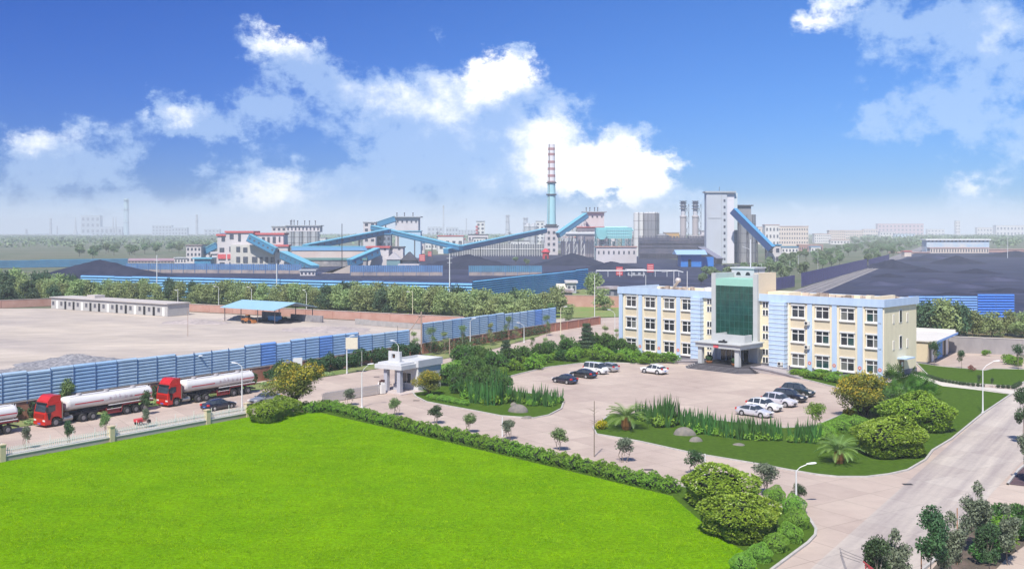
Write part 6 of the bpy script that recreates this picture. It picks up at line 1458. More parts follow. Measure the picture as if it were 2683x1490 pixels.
gallery('light blue conveyor with small windows descending right from the narrow red roofed tower', (742,668), YW-10, (826,706), YW-60, 5, 4.8, 7, 1)
t,_,_,_ = block('pump_house','small white hut at the foot of the descending blue conveyor','building',786,826,722,706,6,m_pw,m_pg,rows=1,cols=4)
block('blue_shed','bright blue shed left of the red roofed plant building','shed',509,552,697,675,9,m_pb,m_pbt,over=1.2)
block('white_house','white three storey house left of the blue shed','building',488,527,690,641,12,m_pw,mat('house_roof',(.25,.2,.2),.8),rows=3,cols=4)
block('white_house','lower white house between the blue shed and the red roofed building','building',520,552,684,655,12,m_pw,m_pg,rows=2,cols=4)
gallery('short blue conveyor rising behind the left white houses', (535,660), 780, (568,643), 780, 4, 4, 0, 1)
block('row_house','long low pinkish house at the left end of the plant','building',335,455,689,677,9,mat('pinkish',(.52,.42,.40),.85,var=.1),mat('tile_purple',(.30,.20,.24),.8),rows=1,cols=14,gable='y',roofh=1.8)
block('row_house','low white house right of the long pinkish one','building',457,488,690,674,9,m_pw,m_pg,rows=1,cols=4)
# --- silo row behind
t, W, Hh, Y = block('silo_house','pale gallery house with a row of windows over four grey silos','building',750,838,668,590,12,m_pw,m_pg,Y=870,rows=1,cols=9,wsz=(.4,.6),zwin=(24.2,28.2),over=1.2,roofh=.6); 
for ch in [c for c in bpy.data.objects if c.parent == t and c.name.startswith('wall')]: ch.data = ch.data.copy(); [setattr(v, 'co', Vector((v.co.x, v.co.y, max(v.co.z, 23.4)))) for v in ch.data.vertices]
b = MB()
for x in (3,4,6,9,15,19,24): b.tube([(x,3,Hh),(x,3,Hh+random.uniform(3,5))],.3,6); b.lathe([(.3,0),(.7,.5),(.2,1.1)],6,(x,3,Hh+3))
b.build('vent_pipe', m_rust, t)
cyls('silo', ['%s grey silo from the left under the pale gallery house' % ordn(i) for i in range(4)], (762,783,805,826), 865, 3.5, 23.8, m_pg, cone=.4, group='silos under the gallery house')
block('gallery_house','small pale roofed house left of the silo gallery','building',712,750,668,592,10,m_pw,m_pg,Y=875,rows=1,cols=3,zwin=(24,27.5))
0 and gallery('short blue conveyor head behind the right red roof', (672,607), 800, (694,597), 800, 4, 3.6, 0, 0)
# --- middle
block('long_shed','long blue banded shed with a pink wall behind the fence','shed',764,966,694,645,12,mat('pink_plaster',(.56,.42,.38),.85,col2=(.60,.52,.48),scale=.08),m_pbt,Y=735,rows=1,cols=24,wsz=(.6,.62),zwin=(9.9,13.2),wmn=mat('band_blue',(.10,.25,.45),.6),roofh=.6)
b = MB(); b.box(0,xx(962,733)-xx(764,733),-.5,-.001,zz(656,735),zz(646,735)); o = b.build('blue_band', mat('band_pale',(.16,.36,.60),.6), bpy.data.objects['long_shed']); 
block('canopy_shed','low green roofed canopy before the long pink walled shed','shed',790,960,702,676,8,mat('canopy_shadow',(.12,.13,.15),.8,col2=(.4,.36,.34),scale=.2),mat('canopy_green',(.12,.26,.24),.7),Y=706,roofh=1.4)
block('transfer_house','white house with a red roof and two square windows right of the long shed','building',962,1018,700,645,12,m_pw,m_pr,Y=722,rows=1,cols=3,wsz=(.3,.6),zwin=(10,13.5),roofh=1.2,over=1)
block('transfer_house','lower annex with a dark roof right of the white red roofed house','building',1016,1056,700,646,12,m_pw,m_rust,Y=730,rows=1,cols=2,wsz=(.3,.5),zwin=(10,13.5))
gallery('blue conveyor with small windows rising right to the white red roofed house', (917,690), 700, (990,659), 720, 5, 4.8, 5, 1)
A_ = P(842,729,560); t = thing('concrete_ramp','pale concrete ramp wall in the coal yard under the rising blue conveyor','ramp',(xx(842,590),590,0)); L = xx(917,590)-xx(842,590); b = MB(); b.side([(0,0),(L,0),(L,zz(694,590)),(0,zz(727,590))],0,6); b.build('ramp_wall', mat('ramp_conc',(.52,.44,.38),.9,var=.15,scale=.1), t)
block('glass_shed','grey green glazed shed with a dark sloping side','shed',1013,1048,702,661,10,mat('shed_teal',(.16,.28,.30),.5),m_pw,Y=715,gable='x',roofh=5)
block('dark_shed','dark sloping shed right of the glazed one','shed',1050,1092,702,660,10,mat('shed_dark',(.06,.08,.13),.7,var=.4,scale=.1),m_rust,Y=722,gable='x',roofh=6)
block('small_house','small pink house beside the dark sloping shed','building',1045,1096,708,692,6,mat('pinkish',(1,1,1)),m_pw,Y=690,rows=1,cols=3)
gallery('long blue conveyor climbing right behind the long shed to the truss tower', (800,648), 760, (1018,606), 860, 5, 3.4, 14, 4)
gallery('long pale blue conveyor descending right from the lattice tower to the coal heap', (976,596), 880, (1208,650), 800, 4.5, 2.9, 0, 5)
gallery('long blue conveyor rising right from the coal heap to the chimney tower', (1168,658), 800, (1428,604), 960, 4.5, 3.2, 0, 5)
gallery('steep blue conveyor on a white lattice rising to the right hand white block', (1462,616), 960, (1536,564), 980, 5, 4.2, 0, 1)
b = MB(); a_, c_ = P(1468,622,955), P(1536,576,975)
for i in range(16):
    p = a_.lerp(c_, i/16); q = a_.lerp(c_, (i+1)/16); b.beam(p, (q.x,q.y,q.z-8+3*(i<3)), .5,.5); b.beam((p.x,p.y,p.z-7+3*(i<3)), q, .5,.5)
tag(b.build('lattice_truss', m_pale), 'white lattice truss under the steep blue conveyor', 'truss')
gallery('short pale blue conveyor entering the left white block', (985,590), 960, (1036,573), 960, 5, 4.5, 0, 1)
block('lattice_tower','small pale tower with dark openings left of the left white block','tower',952,984,668,581,10,m_pw,m_pg,Y=900,rows=4,cols=2,zwin=(14,32))
block('truss_tower','dark steel truss tower under the meeting of the blue conveyors','tower',990,1024,690,612,9,mat('truss_mix',(.30,.33,.38),.8,col2=(.1,.12,.18),scale=.6),m_pb,Y=850,rows=4,cols=3)
t,W,Hh,Y = block('white_block','left white block building with four square windows on top','building',1036,1096,690,567,20,m_pw,m_pg,Y=960,rows=1,cols=5,wsz=(.35,.5),zwin=(31,35),over=2.5)
b = MB()
for x in (-3,4,12): b.tube([(x+4,4,Hh),(x+4,4,Hh+3)],.4,6); b.lathe([(.3,0),(.8,.6),(.2,1.2)],6,(x+4,4,Hh+2.6))
b.build('vent', m_rust, t)
block('pale_annex','pale blue low hall in front of the left white block','building',1046,1102,690,604,14,mat('pale_blue_wall',(.40,.55,.66),.8),m_pbt,Y=935)
t,W,Hh,Y = block('white_block','right white block building with four square windows and roof vents','building',1534,1583,690,554,20,m_pw,m_pg,Y=985,rows=1,cols=4,wsz=(.35,.5),zwin=(36,40),over=2.5)
b = MB()
for x in (-2,1.5,6,9): b.tube([(x+3,4,Hh),(x+3,4,Hh+3.5)],.4,6); b.lathe([(.3,0),(.8,.6),(.2,1.2)],6,(x+3,4,Hh+3))
b.build('vent', m_rust, t)
block('brown_hall','brown and grey hall beneath the right white block','building',1512,1600,690,594,16,mat('brown_hall_w',(.30,.25,.26),.9,col2=(.16,.15,.20),scale=.05),m_pr,Y=965,rows=3,cols=8)
# --- chimney on its tower
YC = YD(667); cxp = xx(1446,YC)
t = thing('chimney_tower','white square tower with dark windows under the tall chimney','tower',(xx(1428,YC-12),YC-12,0)); W = xx(1462,YC-12)-xx(1428,YC-12); Hc = zz(591,YC-12)
b = MB(); b.box(0,W,0,13,0,Hc-1); b.build('wall', m_pw, t); b = MB(); b.box(-1,W+1,-1,14,Hc-1,Hc); b.build('roof', m_rust, t)
for z in (5,11,17,23):
    for x in (W*.2,W*.6): b = MB(); b.box(x,x+2.4,-.25,-.001,z-1.5,z+1.3); b.build('window', m_pwn, t)
t = thing('chimney','tall tapering chimney, pale cyan below and banded red and white above','chimney',(cxp,YC+12,0))
YT = YC+12; ztop = zz(378,YT)
def rad_at(z): return 5.2-(5.2-3.4)*z/ztop
zs = [0, zz(511,YT), zz(478,YT)]
b = MB(); b.lathe([(rad_at(z),z) for z in (0,zz(590,YT),zz(545,YT),zz(511,YT),zz(481,YT))],28); b.build('cyan_shaft', m_cyl, t)
b = MB(); b.lathe([(rad_at(z),z) for z in (zz(481,YT),ztop)],28); b.build('white_shaft', mat('chimney_white',(.72,.68,.68),.8), t)
for y in (478,461,443,425,405,391): 
    b = MB(); z = zz(y,YT); b.lathe([(rad_at(z)+.12,z-1.2),(rad_at(z+1.4)+.12,z+1.4)],28); b.build('red_band', mat('chimney_band',(.50,.24,.24),.8,col2=(.36,.20,.20),scale=.3), t)
b = MB()
for y in (511,590,480): z = zz(y,YT); b.lathe([(rad_at(z),z-.3),(rad_at(z)+1.2,z),(rad_at(z)+1.2,z+1.1),(rad_at(z),z+1.1)],28)
b.tube([(-rad_at(0)*.6,-rad_at(0)*.9,5),(-rad_at(ztop)*.6,-rad_at(ztop)*.9,ztop)],.3,5); b.build('platform', m_rust, t)
# --- cyan dust collectors
YD_ = 790.0
t = thing('dust_collector','large cyan filter house with round tank on dark legs','filter house',(xx(1545,YD_),YD_,0)); X = lambda x: xx(x,YD_)-xx(1545,YD_); Z = lambda y: zz(y,YD_)
b = MB(); b.box(X(1562),X(1656),0,14,Z(625),Z(596)); b.build('filter_box', m_cy, t)
b = MB()
for k_ in range(14): x = X(1588)+k_*(X(1650)-X(1588))/13; b.box(x,x+.25,-.3,-.001,Z(622),Z(600))
for y in (604,611,618): b.box(X(1590),X(1652),-.34,-.002,Z(y)-.15,Z(y)+.15)
b.build('stiffener', m_cyl, t)
b = MB(); b.tube([(X(1576),-3,Z(614)),(X(1576),3,Z(614))],[4,4],18); b.box(X(1565),X(1588),-2,4,Z(618),Z(600)); b.build('round_tank', m_cy, t)
b = MB(); b.tube([(X(1585),2,Z(597)),(X(1640),2,Z(596)),(X(1660),2,Z(604))],.9,8); b.build('duct', m_cyl, t)
b = MB()
for x in (1562,1580,1598,1616,1634,1652): 
    for y in (0,12): b.beam((X(x),y,0),(X(x),y,Z(625)),.6,.6)
for x in (1562,1580,1598,1616,1634): b.beam((X(x),0,Z(645)),(X(x+18),0,Z(627)),.35,.35); b.beam((X(x+18),0,Z(645)),(X(x),0,Z(627)),.35,.35)
b.build('leg', mat('leg_teal',(.10,.20,.24),.7), t)
for (x, yt, yb, lab) in ((1633,606,677,'nearer cyan steel stack before the filter house'),(1668,608,666,'pointed cyan steel stack at the right of the filter house')):
    Yk = YD(yb); q = (xx(x,Yk),Yk,0); t = thing('steel_stack', lab, 'stack', q); r_ = 1.25; b = MB(); b.lathe([(r_,0),(r_,zz(yt,Yk)-1),(r_*.55,zz(yt,Yk))],16); b.build('shell', m_cyl, t); b = MB()
    for k_ in (.3,.6,.8): z = zz(yt,Yk)*k_; b.lathe([(r_*1.15,z),(r_*1.15,z+.7)],16)
    b.build('flange', m_cy, t)
block('filter_annex','long white low building in front of the filter house','building',1562,1668,669,645,9,m_pw,mat('annex_roof',(.42,.25,.22),.8),Y=780,rows=1,cols=8,wsz=(.3,.4),zwin=(5,11))
p0, p1 = P(1486,613,900), P(1564,613,820)
t = thing('white_duct','thick white horizontal duct between the chimney tower and the filter house','duct',(p0.x,p0.y,0)); b = MB(); b.tube([(0,0,p0.z),(p1.x-p0.x,p1.y-p0.y,p1.z)],1.7,12); b.build('pipe', m_pale, t); b = MB()
for k_ in (0.02,.3,.55,.98):
    x, y = (p1.x-p0.x)*k_, (p1.y-p0.y)*k_
    for s in (-1.4,1.4): b.beam((x+s,y,0),(x+s,y,p0.z-1.5),.5,.5)
    for j in range(3): b.beam((x-1.4,y,(p0.z-2)*j/3),(x+1.4,y,(p0.z-2)*(j+1)/3),.3,.3)
b.build('trestle', m_pale, t)
# --- silos group
cyls('silo', ['%s tall silo of the steel silo group right of the filter house' % ordn(i) for i in range(6)], (1669,1682,1694,1703,1710,1716), 1000, 3.4, zz(556,1000), m_pale, cone=1.2, group='tall steel silos')
for i, o in enumerate([x for x in bpy.data.objects if x.name.startswith('silo') and x.get('group') == 'tall steel silos']):
    o.location.y += (0,1,-4,-7,-9,-6)[i]
    if i >= 2:
        for ch in bpy.data.objects:
            if ch.parent == o and ch.name.startswith('shell'): ch.data.materials[0] = m_pg2
cyls('silo', ['squat dark tank right of the tall silo group'], (1737,), 960, 6, zz(612,960), m_pg2, cone=2)
# --- twin absorber towers
for (x, lab) in ((1790,'left one of the twin gas towers with a caged top'),(1822,'right one of the twin gas towers with a caged top')):
    Yk = 980; t = thing('gas_tower', lab, 'tower', (xx(x,Yk),Yk,0), 0, 'twin gas towers'); b = MB(); b.lathe([(2.9,0),(2.9,zz(571,Yk)),(3.3,zz(569,Yk)),(3.3,zz(566,Yk)),(1.5,zz(563,Yk))],18); b.build('column', mat('tower_tan',(.46,.42,.42),.8,var=.15,scale=.1), t)
    b = MB(); b.lathe([(2.2,zz(565,Yk)),(2.2,zz(545,Yk)),(2.6,zz(544,Yk)),(2.4,zz(528,Yk))],14); b.build('top_cage', mat('cage_grey',(.5,.5,.52),.7), t)
    b = MB()
    for dx in (1.8, 5.4):
        for z0 in (0,10,20,30,40): b.beam((dx,0,z0),(dx,0,z0+10),.35,.35); b.beam((1.8,0,z0),(5.4,0,z0+10),.22,.22); b.beam((5.4,0,z0),(1.8,0,z0+10),.22,.22)
    for y in (528,533,540,548): b.lathe([(3.6,zz(y,Yk)),(3.6,zz(y,Yk)+.5)],12)
    b.build('ladder_frame', m_rust, t)
# --- dark trestle and pipe racks
t = thing('pipe_rack','long dark steel pipe rack with railings behind the blue shed','rack',(xx(1675,900),900,0)); L = xx(1858,900)-xx(1675,900); b = MB()
for (y, h2) in ((626,1.0),(634,.8),(645,.7),(655,1.4),(662,.8)): z = zz(y,900); b.box(0,L,0,6,z-h2,z+h2)
b.build('deck', mat('rack_dark',(.06,.07,.12),.8,col2=(.14,.13,.18),scale=.1), t); b = MB()
for k_ in range(46): x = L*k_/45; b.box(x-.3,x+.3,-.3,.3,0,zz(622,900)+1.5)
b.box(0,L,7,7.4,0,zz(630,900)); b.build('post', mat('rack_dark',(1,1,1)), t)
t = thing('pipe_rack','dark pipe rack between the chimney tower and the filter house','rack',(xx(1470,930),930,0)); L = xx(1600,930)-xx(1470,930); b = MB(); b.box(0,L,0,5,zz(665,930),zz(632,930)); b.build('deck', mat('rack_dark',(1,1,1)), t); b = MB()
for k_ in range(20): x = L*k_/19; b.box(x-.3,x+.3,-.4,-.05,0,zz(626,930))
b.build('post', m_rust, t)
t = thing('pipe_rack','long low dark rack left of the chimney tower','rack',(xx(1180,1000),1000,0)); L = xx(1426,1000)-xx(1180,1000); b = MB(); b.box(0,L,0,5,zz(668,1000),zz(640,1000)); b.build('deck', mat('rack_grey',(.12,.14,.17),.85,col2=(.2,.2,.2),scale=.06), t); b = MB()
for k_ in range(40): x = L*k_/39; b.box(x-.25,x+.25,-.5,-.2,0,zz(636,1000))
b.box(0,L,-.6,-.2,zz(653,1000),zz(651,1000)); b.build('post', m_pale, t)
# --- blue shed
t,W,Hh,Y = block('tall_blue_shed','tall saturated blue shed with a pale pitched roof left of the white tower','shed',1784,1838,699,655,13,mat('shed_blue',(.03,.20,.60),.6,var=.15,scale=.1),mat('shed_blue_roof',(.30,.46,.66),.6),rz=0,gable='y',roofh=3.0,over=3.5)
b = MB(); b.box(W*.35,W*.5,-.2,-.001,0,5); b.build('doorway', m_dark, t)
b = MB(); b.box(W,W+9,4,10,0,6.5); b.build('annex', mat('shed_blue',(1,1,1)), t)
gallery('dark covered belt sloping down right behind the blue shed', (1836,655), 740, (1885,685), 720, 5, 4, 0, 1, m_rust, mat('belt_top',(.2,.2,.26),.8))
# --- tall white tower
YTt = YD(690); t = thing('white_tower','tallest pale grey tower with a column of small windows','tower',(xx(1905,YTt),YTt,0), R(-38)); Ht = zz(501,YTt)
wl_, wr_ = 19.5, 6.6
b = MB(); b.box(-15.5,0,0,8,0,Ht-1.2); b.build('wall', mat('tower_grey',(.50,.53,.58),.85,col2=(.45,.47,.50),scale=.05), t)
t.rotation_euler[2] = R(0)
b = MB(); b.box(.001,5.6,1.2,9,0,Ht-1.2); b.build('side_wall', mat('tower_lit_side',(.66,.64,.67),.85), t)  # paler colour than the front: the brighter lit face is painted in
b = MB(); b.box(-16.5,6.6,-1,10,Ht-1.2,Ht); b.build('roof', m_pg, t)
b = MB(); b.box(5.601,8.2,2,9,Ht-29,Ht-1.3); b.build('upper_bay', mat('tower_mint',(.52,.60,.62),.8), t)
for k_ in range(11): b = MB(); z = Ht-7-k_*4.85; b.box(-2.6,-1.2,-.15,-.001,z-1,z+.9); b.build('window', m_pwn, t)
b = MB(); b.box(-14.5,-4,-.2,-.001,Ht-20.3,Ht-19.8); b.box(-4.2,-4,-.21,-.002,0,Ht-2); b.build('moulding', m_pg, t)
b = MB(); b.tube([(-5,4,Ht),(-5,4,Ht+3.5)],.15,5); b.build('aerial', m_rust, t)
gallery('steep royal blue conveyor descending right from the tall tower', (1921,552), 760, (2022,652), 744, 5.0, 4.2, 0, 4, mat('royal_blue',(.012,.05,.17),.6), mat('royal_top',(.10,.38,.70),.5))
cyls('concrete_silo', ['%s of the three round concrete silos behind the tall tower' % s for s in ('left one','middle one','right one')], (1932,1948,1963), 800, 5.0, zz(562,800), m_pg2, cone=.6, group='round concrete silos')
block('head_house','dark concrete head house above the round silos','building',1925,1968,690,537,12,m_pg2,m_rust,Y=795,over=1.5)
o = [c for c in bpy.data.objects if c.parent and c.parent.name.startswith('head_house') and c.name.startswith('wall')][0]
for v in o.data.vertices: v.co.z = max(v.co.z, zz(575,795))
block('dark_hopper','dark hopper building at the foot of the tall tower','building',1906,1950,716,694,10,mat('hopper',(.10,.10,.12),.8,col2=(.25,.24,.25),scale=.2),m_rust,Y=640,rows=2,cols=4)
# --- town on the right and pale far plant on the left
def houses(lst, grp):
    for (x0,x1,yb,yt,dep,wm,rm,rows,cols,lab) in lst:
        block('apartment_block' if rows > 2 else 'low_building', lab, 'building', x0,x1,yb,yt,dep,wm,rm,rows=rows,cols=cols,group=grp,wsz=(.45,.45))
m_tc = mat('town_cream',(.64,.54,.46),.85); m_tr = mat('town_roof',(.55,.36,.32),.8); m_tw = mat('town_white',(.66,.63,.60),.85); m_tb = mat('town_blue',(.25,.42,.60),.7)
houses([(2005,2042,650,588,16,m_tw,m_tr,3,4,'cream block with a gabled penthouse right of the royal blue conveyor'),(2040,2118,644,592,18,m_tc,m_tr,4,12,'longest cream apartment block with red roof trim right of the tall tower'),
 (1986,2012,640,594,14,m_tc,m_tr,3,3,'small cream block half hidden by the royal blue conveyor'),(2134,2178,637,612,16,m_tw,m_tr,3,8,'white block right of the longest apartment block'),(2172,2215,632,603,16,m_tc,m_tr,4,8,'cream block behind the white one'),
 (2215,2262,628,603,16,m_tc,m_tr,3,8,'farther cream block at the right end of the town row'),(2048,2092,664,646,9,m_tw,m_pb,1,5,'low white workshop with a blue roof below the town blocks'),(2093,2156,660,640,9,mat('town_brick',(.42,.25,.22),.85),m_tr,1,10,'low brick row below the town blocks'),
 (2125,2150,664,645,9,m_tw,m_tb,1,3,'small white hut beside the brick row'),(2176,2226,640,628,9,m_tw,m_tr,1,6,'low pink roofed house behind the belt trees'),(2305,2345,626,607,15,m_tw,m_pg,2,5,'pale low block above the railway end'),
 (2345,2398,628,612,15,mat('town_pale_blue',(.50,.60,.66),.8),m_pg,2,6,'pale blue low hall above the railway end'),(2504,2516,622,578,12,m_tw,m_pg,5,2,'thin white tower block in the haze at the right'),(2262,2300,622,600,15,m_tc,m_tr,2,6,'hazy pink block left of the long red roofed hall'),
 (2300,2420,619,586,30,mat('hazy_pink',(.60,.42,.42),.85),m_pr,3,12,'long hazy red roofed hall on the horizon at the right'),(2430,2475,619,600,20,m_tw,m_pg,2,5,'small hazy white hall on the horizon'),(2560,2600,620,596,20,m_tw,m_tr,2,5,'hazy block with a reddish roof near the right edge'),(2610,2683,621,590,30,m_tw,m_pg,2,8,'wide hazy hall at the right edge of the horizon')], 'buildings of the town at the right')
block('long_works_hall','long white roofed hall with a blue front on the coal field at the right','building',2428,2592,655,626,14,mat('works_front',(.36,.52,.66),.8,col2=(.62,.60,.58),scale=.08),mat('works_roof',(.72,.72,.70),.7),Y=1180,rows=1,cols=16,wsz=(.4,.4),zwin=(10,17),roofh=1.6,over=1.5)
block('long_works_row','long low row of cream workshops with dark doors before the white roofed hall','building',2437,2591,663,648,8,m_tc,m_tr,rows=1,cols=22,wsz=(.4,.7))
block('brick_yard_wall','pink yard wall on the coal field at the right edge','wall',2592,2683,661,652,2,mat('town_brick',(1,1,1)),m_tr)
block('brick_yard_wall','pink yard wall left of the long cream workshops','wall',2330,2436,664,660,2,mat('town_brick',(1,1,1)),m_tr)
block('cooling_shed','small light grey shed at the railway end','shed',2370,2388,672,657,8,m_tc,m_pr)
block('brick_kiln_shed','small pink brick shed beyond the street left of the office','shed',1502,1546,800,777,7,mat('kiln',(.45,.26,.25),.85,var=.2),m_pr,rows=1,cols=4,wsz=(.4,.5),over=.5)
t,_,_,_ = block('grey_hut','grey flat hut above the pinkish wall left of the office','building',1485,1510,765,736,7,m_pg,m_pw,Y=400,rows=1,cols=2); 
block('grey_hut','low roofed hut with pale junk on its roof left of the office','building',1568,1622,776,752,8,m_pg2,mat('hut_roof',(.45,.42,.44),.8,col2=(.2,.12,.1),scale=.3),Y=370,rows=1,cols=3)
block('grey_hut','dim grey shelter under the dark tree left of the office','shed',1468,1500,788,760,7,mat('shelter',(.25,.23,.23),.9),mat('hut_roof',(1,1,1)),Y=360)
block('grey_hut','pale tarpaulin covered shelter at the foot of the rising blue wind fence','shed',1462,1500,768,744,8,mat('shelter',(1,1,1)),mat('tarp',(.55,.52,.45),.8),Y=400,gable='y',roofh=2)
block('control_house','pale house by the pipe line in the coal yard','building',1645,1690,724,706,8,m_pg,m_pw,Y=560,rows=1,cols=3)
FARG = 'pale plant in the haze at the far left'
def far(lst):
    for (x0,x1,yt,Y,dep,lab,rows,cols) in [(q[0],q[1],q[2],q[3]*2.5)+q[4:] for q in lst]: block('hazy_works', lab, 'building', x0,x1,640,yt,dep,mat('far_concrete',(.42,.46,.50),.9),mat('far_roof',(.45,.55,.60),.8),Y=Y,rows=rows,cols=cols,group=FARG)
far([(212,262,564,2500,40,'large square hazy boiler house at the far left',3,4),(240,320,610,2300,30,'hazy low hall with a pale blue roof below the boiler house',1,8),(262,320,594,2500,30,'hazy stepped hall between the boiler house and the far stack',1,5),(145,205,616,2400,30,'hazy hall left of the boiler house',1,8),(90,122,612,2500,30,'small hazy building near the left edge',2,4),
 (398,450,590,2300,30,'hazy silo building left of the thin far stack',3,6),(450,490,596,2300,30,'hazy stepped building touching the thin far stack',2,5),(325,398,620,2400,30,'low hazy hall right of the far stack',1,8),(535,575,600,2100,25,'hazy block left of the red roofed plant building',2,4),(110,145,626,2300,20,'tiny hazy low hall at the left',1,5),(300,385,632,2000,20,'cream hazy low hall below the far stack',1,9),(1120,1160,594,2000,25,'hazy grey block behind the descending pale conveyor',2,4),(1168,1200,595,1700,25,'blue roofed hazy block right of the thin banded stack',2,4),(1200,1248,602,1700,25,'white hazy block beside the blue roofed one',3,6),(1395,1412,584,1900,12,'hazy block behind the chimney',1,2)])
for (x, yt, Y, r_, lab) in [(331,520,2500,7.5,'wide pale cyan stack in the haze at the left'),(133,572,2500,3.5,'thin hazy stack at the far left'),(69,600,2500,3,'shortest thin hazy stack at the far left'),(516,562,2200,3.2,'thin hazy stack left of the red roofed building'),(1162,538,2600,2.6,'thin banded stack in the haze at the centre'),(1222,572,2200,1.6,'needle thin hazy stack right of the centre'),(1330,563,1700,4.2,'hazy column tower left of the tall chimney'),(1377,570,1700,5,'hazy round tower left of the tall chimney'),(150,592,2500,2,'thin hazy mast beside the boiler house')]:
    Y *= 2.4; r_ *= 2.2; t = thing('hazy_stack', lab, 'stack', (xx(x,Y),Y,0), 0, 'hazy stacks'); z = zz(yt,Y); b = MB(); b.lathe([(r_,0),(r_*.85,z*.5),(r_*.72,z)],16); b.build('shaft', mat('far_cyan',(.40,.55,.60),.9) if x == 331 else m_pg, t)
    b = MB()
    for k_ in (.35,.7,.95): b.lathe([(r_*1.15,z*k_),(r_*1.15,z*k_+1.5)],12)
    b.build('platform', m_pg2, t)
for (x, lab) in ((198,'hazy cone shaped lattice tower left of the boiler house'),(300,'hazy pair of pointed towers right of the boiler house')):
    Y = 6000; t = thing('hazy_lattice', lab, 'tower', (xx(x,Y),Y,0)); b = MB()
    for dx in ((0,) if x == 198 else (-8,8)): b.lathe([(16 if x == 198 else 7,0),(7 if x == 198 else 6,zz(600,Y)),(2,zz(572,Y)),(1.5,zz(568,Y))],8,(dx,0,0))
    b.build('frame', m_pg, t)
for (x, Y, lab) in ((1256,1500,'white framed lattice tower with a red vertical sign'),(1412,1900,'hazy tower directly left of the chimney')):
    t,W,Hh,_ = block('sign_tower', lab, 'tower', x-8, x+14, 650, 579, 8, m_pale, m_pg2, Y=Y, rows=6, cols=2)
    if x == 1256:
        b = MB()
        for k_ in range(6): b.box(-1,2.6,-.7,-.3,6+k_*4.6,9+k_*4.6)
        b.build('red_lettering', mat('sign_dullred',(.45,.12,.14),.8), t)
cyls('tank', ['round hazy tank with a domed roof left of the chimney','second round hazy tank left of the chimney'], (1383,1398), 1700, 6.5, zz(584,1700), m_pg, cone=6, group='hazy tanks left of the chimney')
block('yellow_works','yellow framed works between the silo group and the twin towers','building',1742,1780,650,608,10,mat('works_yellow',(.62,.40,.10),.8,col2=(.5,.3,.2),scale=.1),m_pw,Y=1050,rows=2,cols=4)
block('yellow_works','pink low works beneath the yellow framed ones','building',1715,1786,655,624,10,mat('works_pink',(.58,.38,.34),.8),m_pw,Y=1000,rows=1,cols=8)
block('plain_house','white house with dark windows right of the twin towers','building',1806,1842,660,617,10,m_pw,m_pw,Y=950,rows=2,cols=4)
block('plain_house','taller grey white house touching the left side of the tall tower','building',1838,1856,660,603,10,m_pw,m_pg,Y=950,rows=2,cols=2)
block('plain_house','orange roofed low house at the foot of the tall tower','building',1836,1858,664,636,8,mat('works_orange',(.60,.38,.22),.8),m_pw,Y=930,rows=1,cols=3)

block('tail_house','small white house at the foot of the royal blue conveyor','building',2012,2046,693,640,8,m_pw,m_pb,Y=752,rows=2,cols=2)
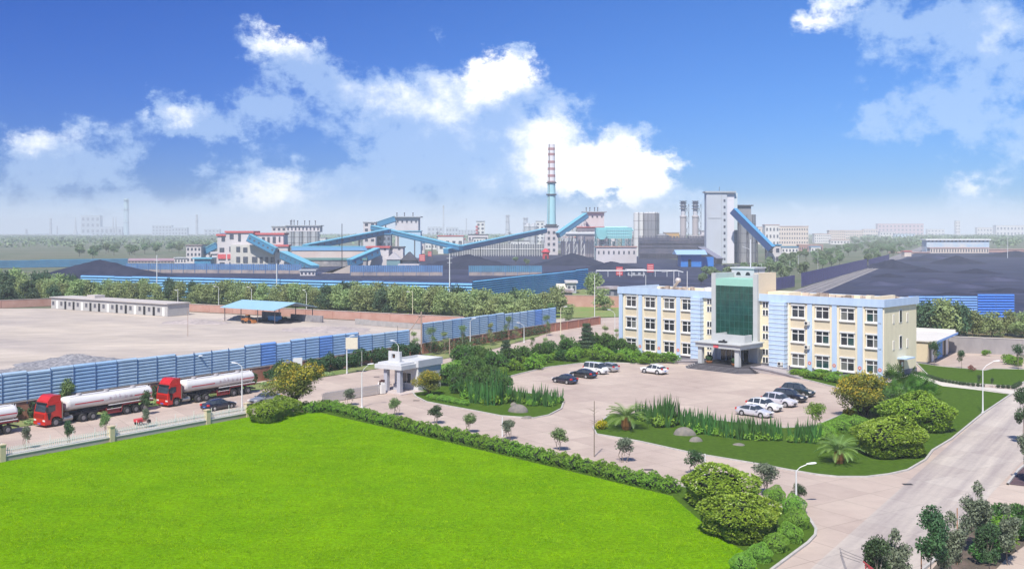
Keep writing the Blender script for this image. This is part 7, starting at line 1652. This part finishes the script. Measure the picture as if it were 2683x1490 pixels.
# small clutter of the plant: pipes, vessels, sheds behind the coal yard
rg = random.Random(77); spots = sorted([rg.uniform(1085,1860) for _ in range(46)]+[rg.uniform(560,1080) for _ in range(16)])
for i, x in enumerate(spots):
    Y = rg.uniform(1080,1500); q_ = rg.random(); lab = '%s small %s of the clutter behind the plant, from the left' % (ordn(i), 'column' if q_ < .35 else 'vessel' if q_ < .6 else 'shed')
    if q_ < .35:
        t = thing('steel_column', lab, 'column', (xx(x,Y),Y,0), 0, 'clutter behind the plant'); h_ = rg.uniform(18,36); b = MB(); b.lathe([(1.2,0),(1.1,h_*.7),(.8,h_*.72),(.7,h_)],10); b.build('shell', rg.choice((m_pg,m_pg2,m_pale)), t); b = MB()
        for z in (h_*.4,h_*.7,h_*.9): b.lathe([(2.0,z),(2.0,z+.5)],10)
        b.beam((2,0,0),(2,0,h_),.3,.3); b.build('platform', m_rust, t)
    elif q_ < .6:
        t = thing('vessel', lab, 'vessel', (xx(x,Y),Y,0), 0, 'clutter behind the plant'); h_ = rg.uniform(10,20); r_ = rg.uniform(3,6); b = MB(); b.lathe([(r_,0),(r_,h_*.85),(r_*.5,h_),(.2,h_*1.02)],16); b.build('shell', rg.choice((m_pg,m_pale,m_pg2)), t); b = MB(); b.tube([(r_+1,0,0),(r_+1,0,h_*1.1),(0,0,h_*1.1)],.5,6); b.build('pipe', m_rust, t)
    else:
        w_ = rg.uniform(14,30); block('works_shed', lab, 'shed', x, x+w_*F/Y, YD(Y) and HZ+F*H/Y, HZ+F*(H-rg.uniform(9,22))/Y, 10, rg.choice((m_pw,m_pg,m_pale,m_pg2)), rg.choice((m_pb,m_pr,m_pg,m_rust)), Y=Y, rows=rg.choice((1,2)), cols=rg.choice((4,6)), group='clutter behind the plant')
# ================= haze
b = MB(); b.box(-7800,7800,-400,9800,-1.2,124); hz = b.build('haze', None)
mh = bpy.data.materials.new('haze'); mh.use_nodes = True; nt = mh.node_tree; nt.nodes.clear()
pv = nt.nodes.new('ShaderNodeVolumePrincipled'); pv.inputs['Color'].default_value = (.92,.985,1.0,1); pv.inputs['Density'].default_value = .0002; pv.inputs['Anisotropy'].default_value = -.34
ou = nt.nodes.new('ShaderNodeOutputMaterial'); nt.links.new(pv.outputs[0], ou.inputs['Volume']); hz.data.materials.clear(); hz.data.materials.append(mh)
tag(hz, 'pale summer haze over the whole plain', 'haze', None, 'stuff')

# ================= tidy up
for t in POTS:
    b = MB(); leaves(b, [(0,0,.98,.62,.62,.5)], 500, .12, .07, 5, .08, .2); b.build('foliage', L_dark, t)
for o in list(bpy.data.objects):
    if '_used' in o:
        if not o['_used']:
            for ch in [c for c in bpy.data.objects if c.parent == o]: bpy.data.objects.remove(ch)
            bpy.data.objects.remove(o)
for o in bpy.data.objects:
    if '_used' in o: del o['_used']
bpy.context.view_layer.update()
print('objects', len(bpy.data.objects), 'top', sum(o.parent is None for o in bpy.data.objects))
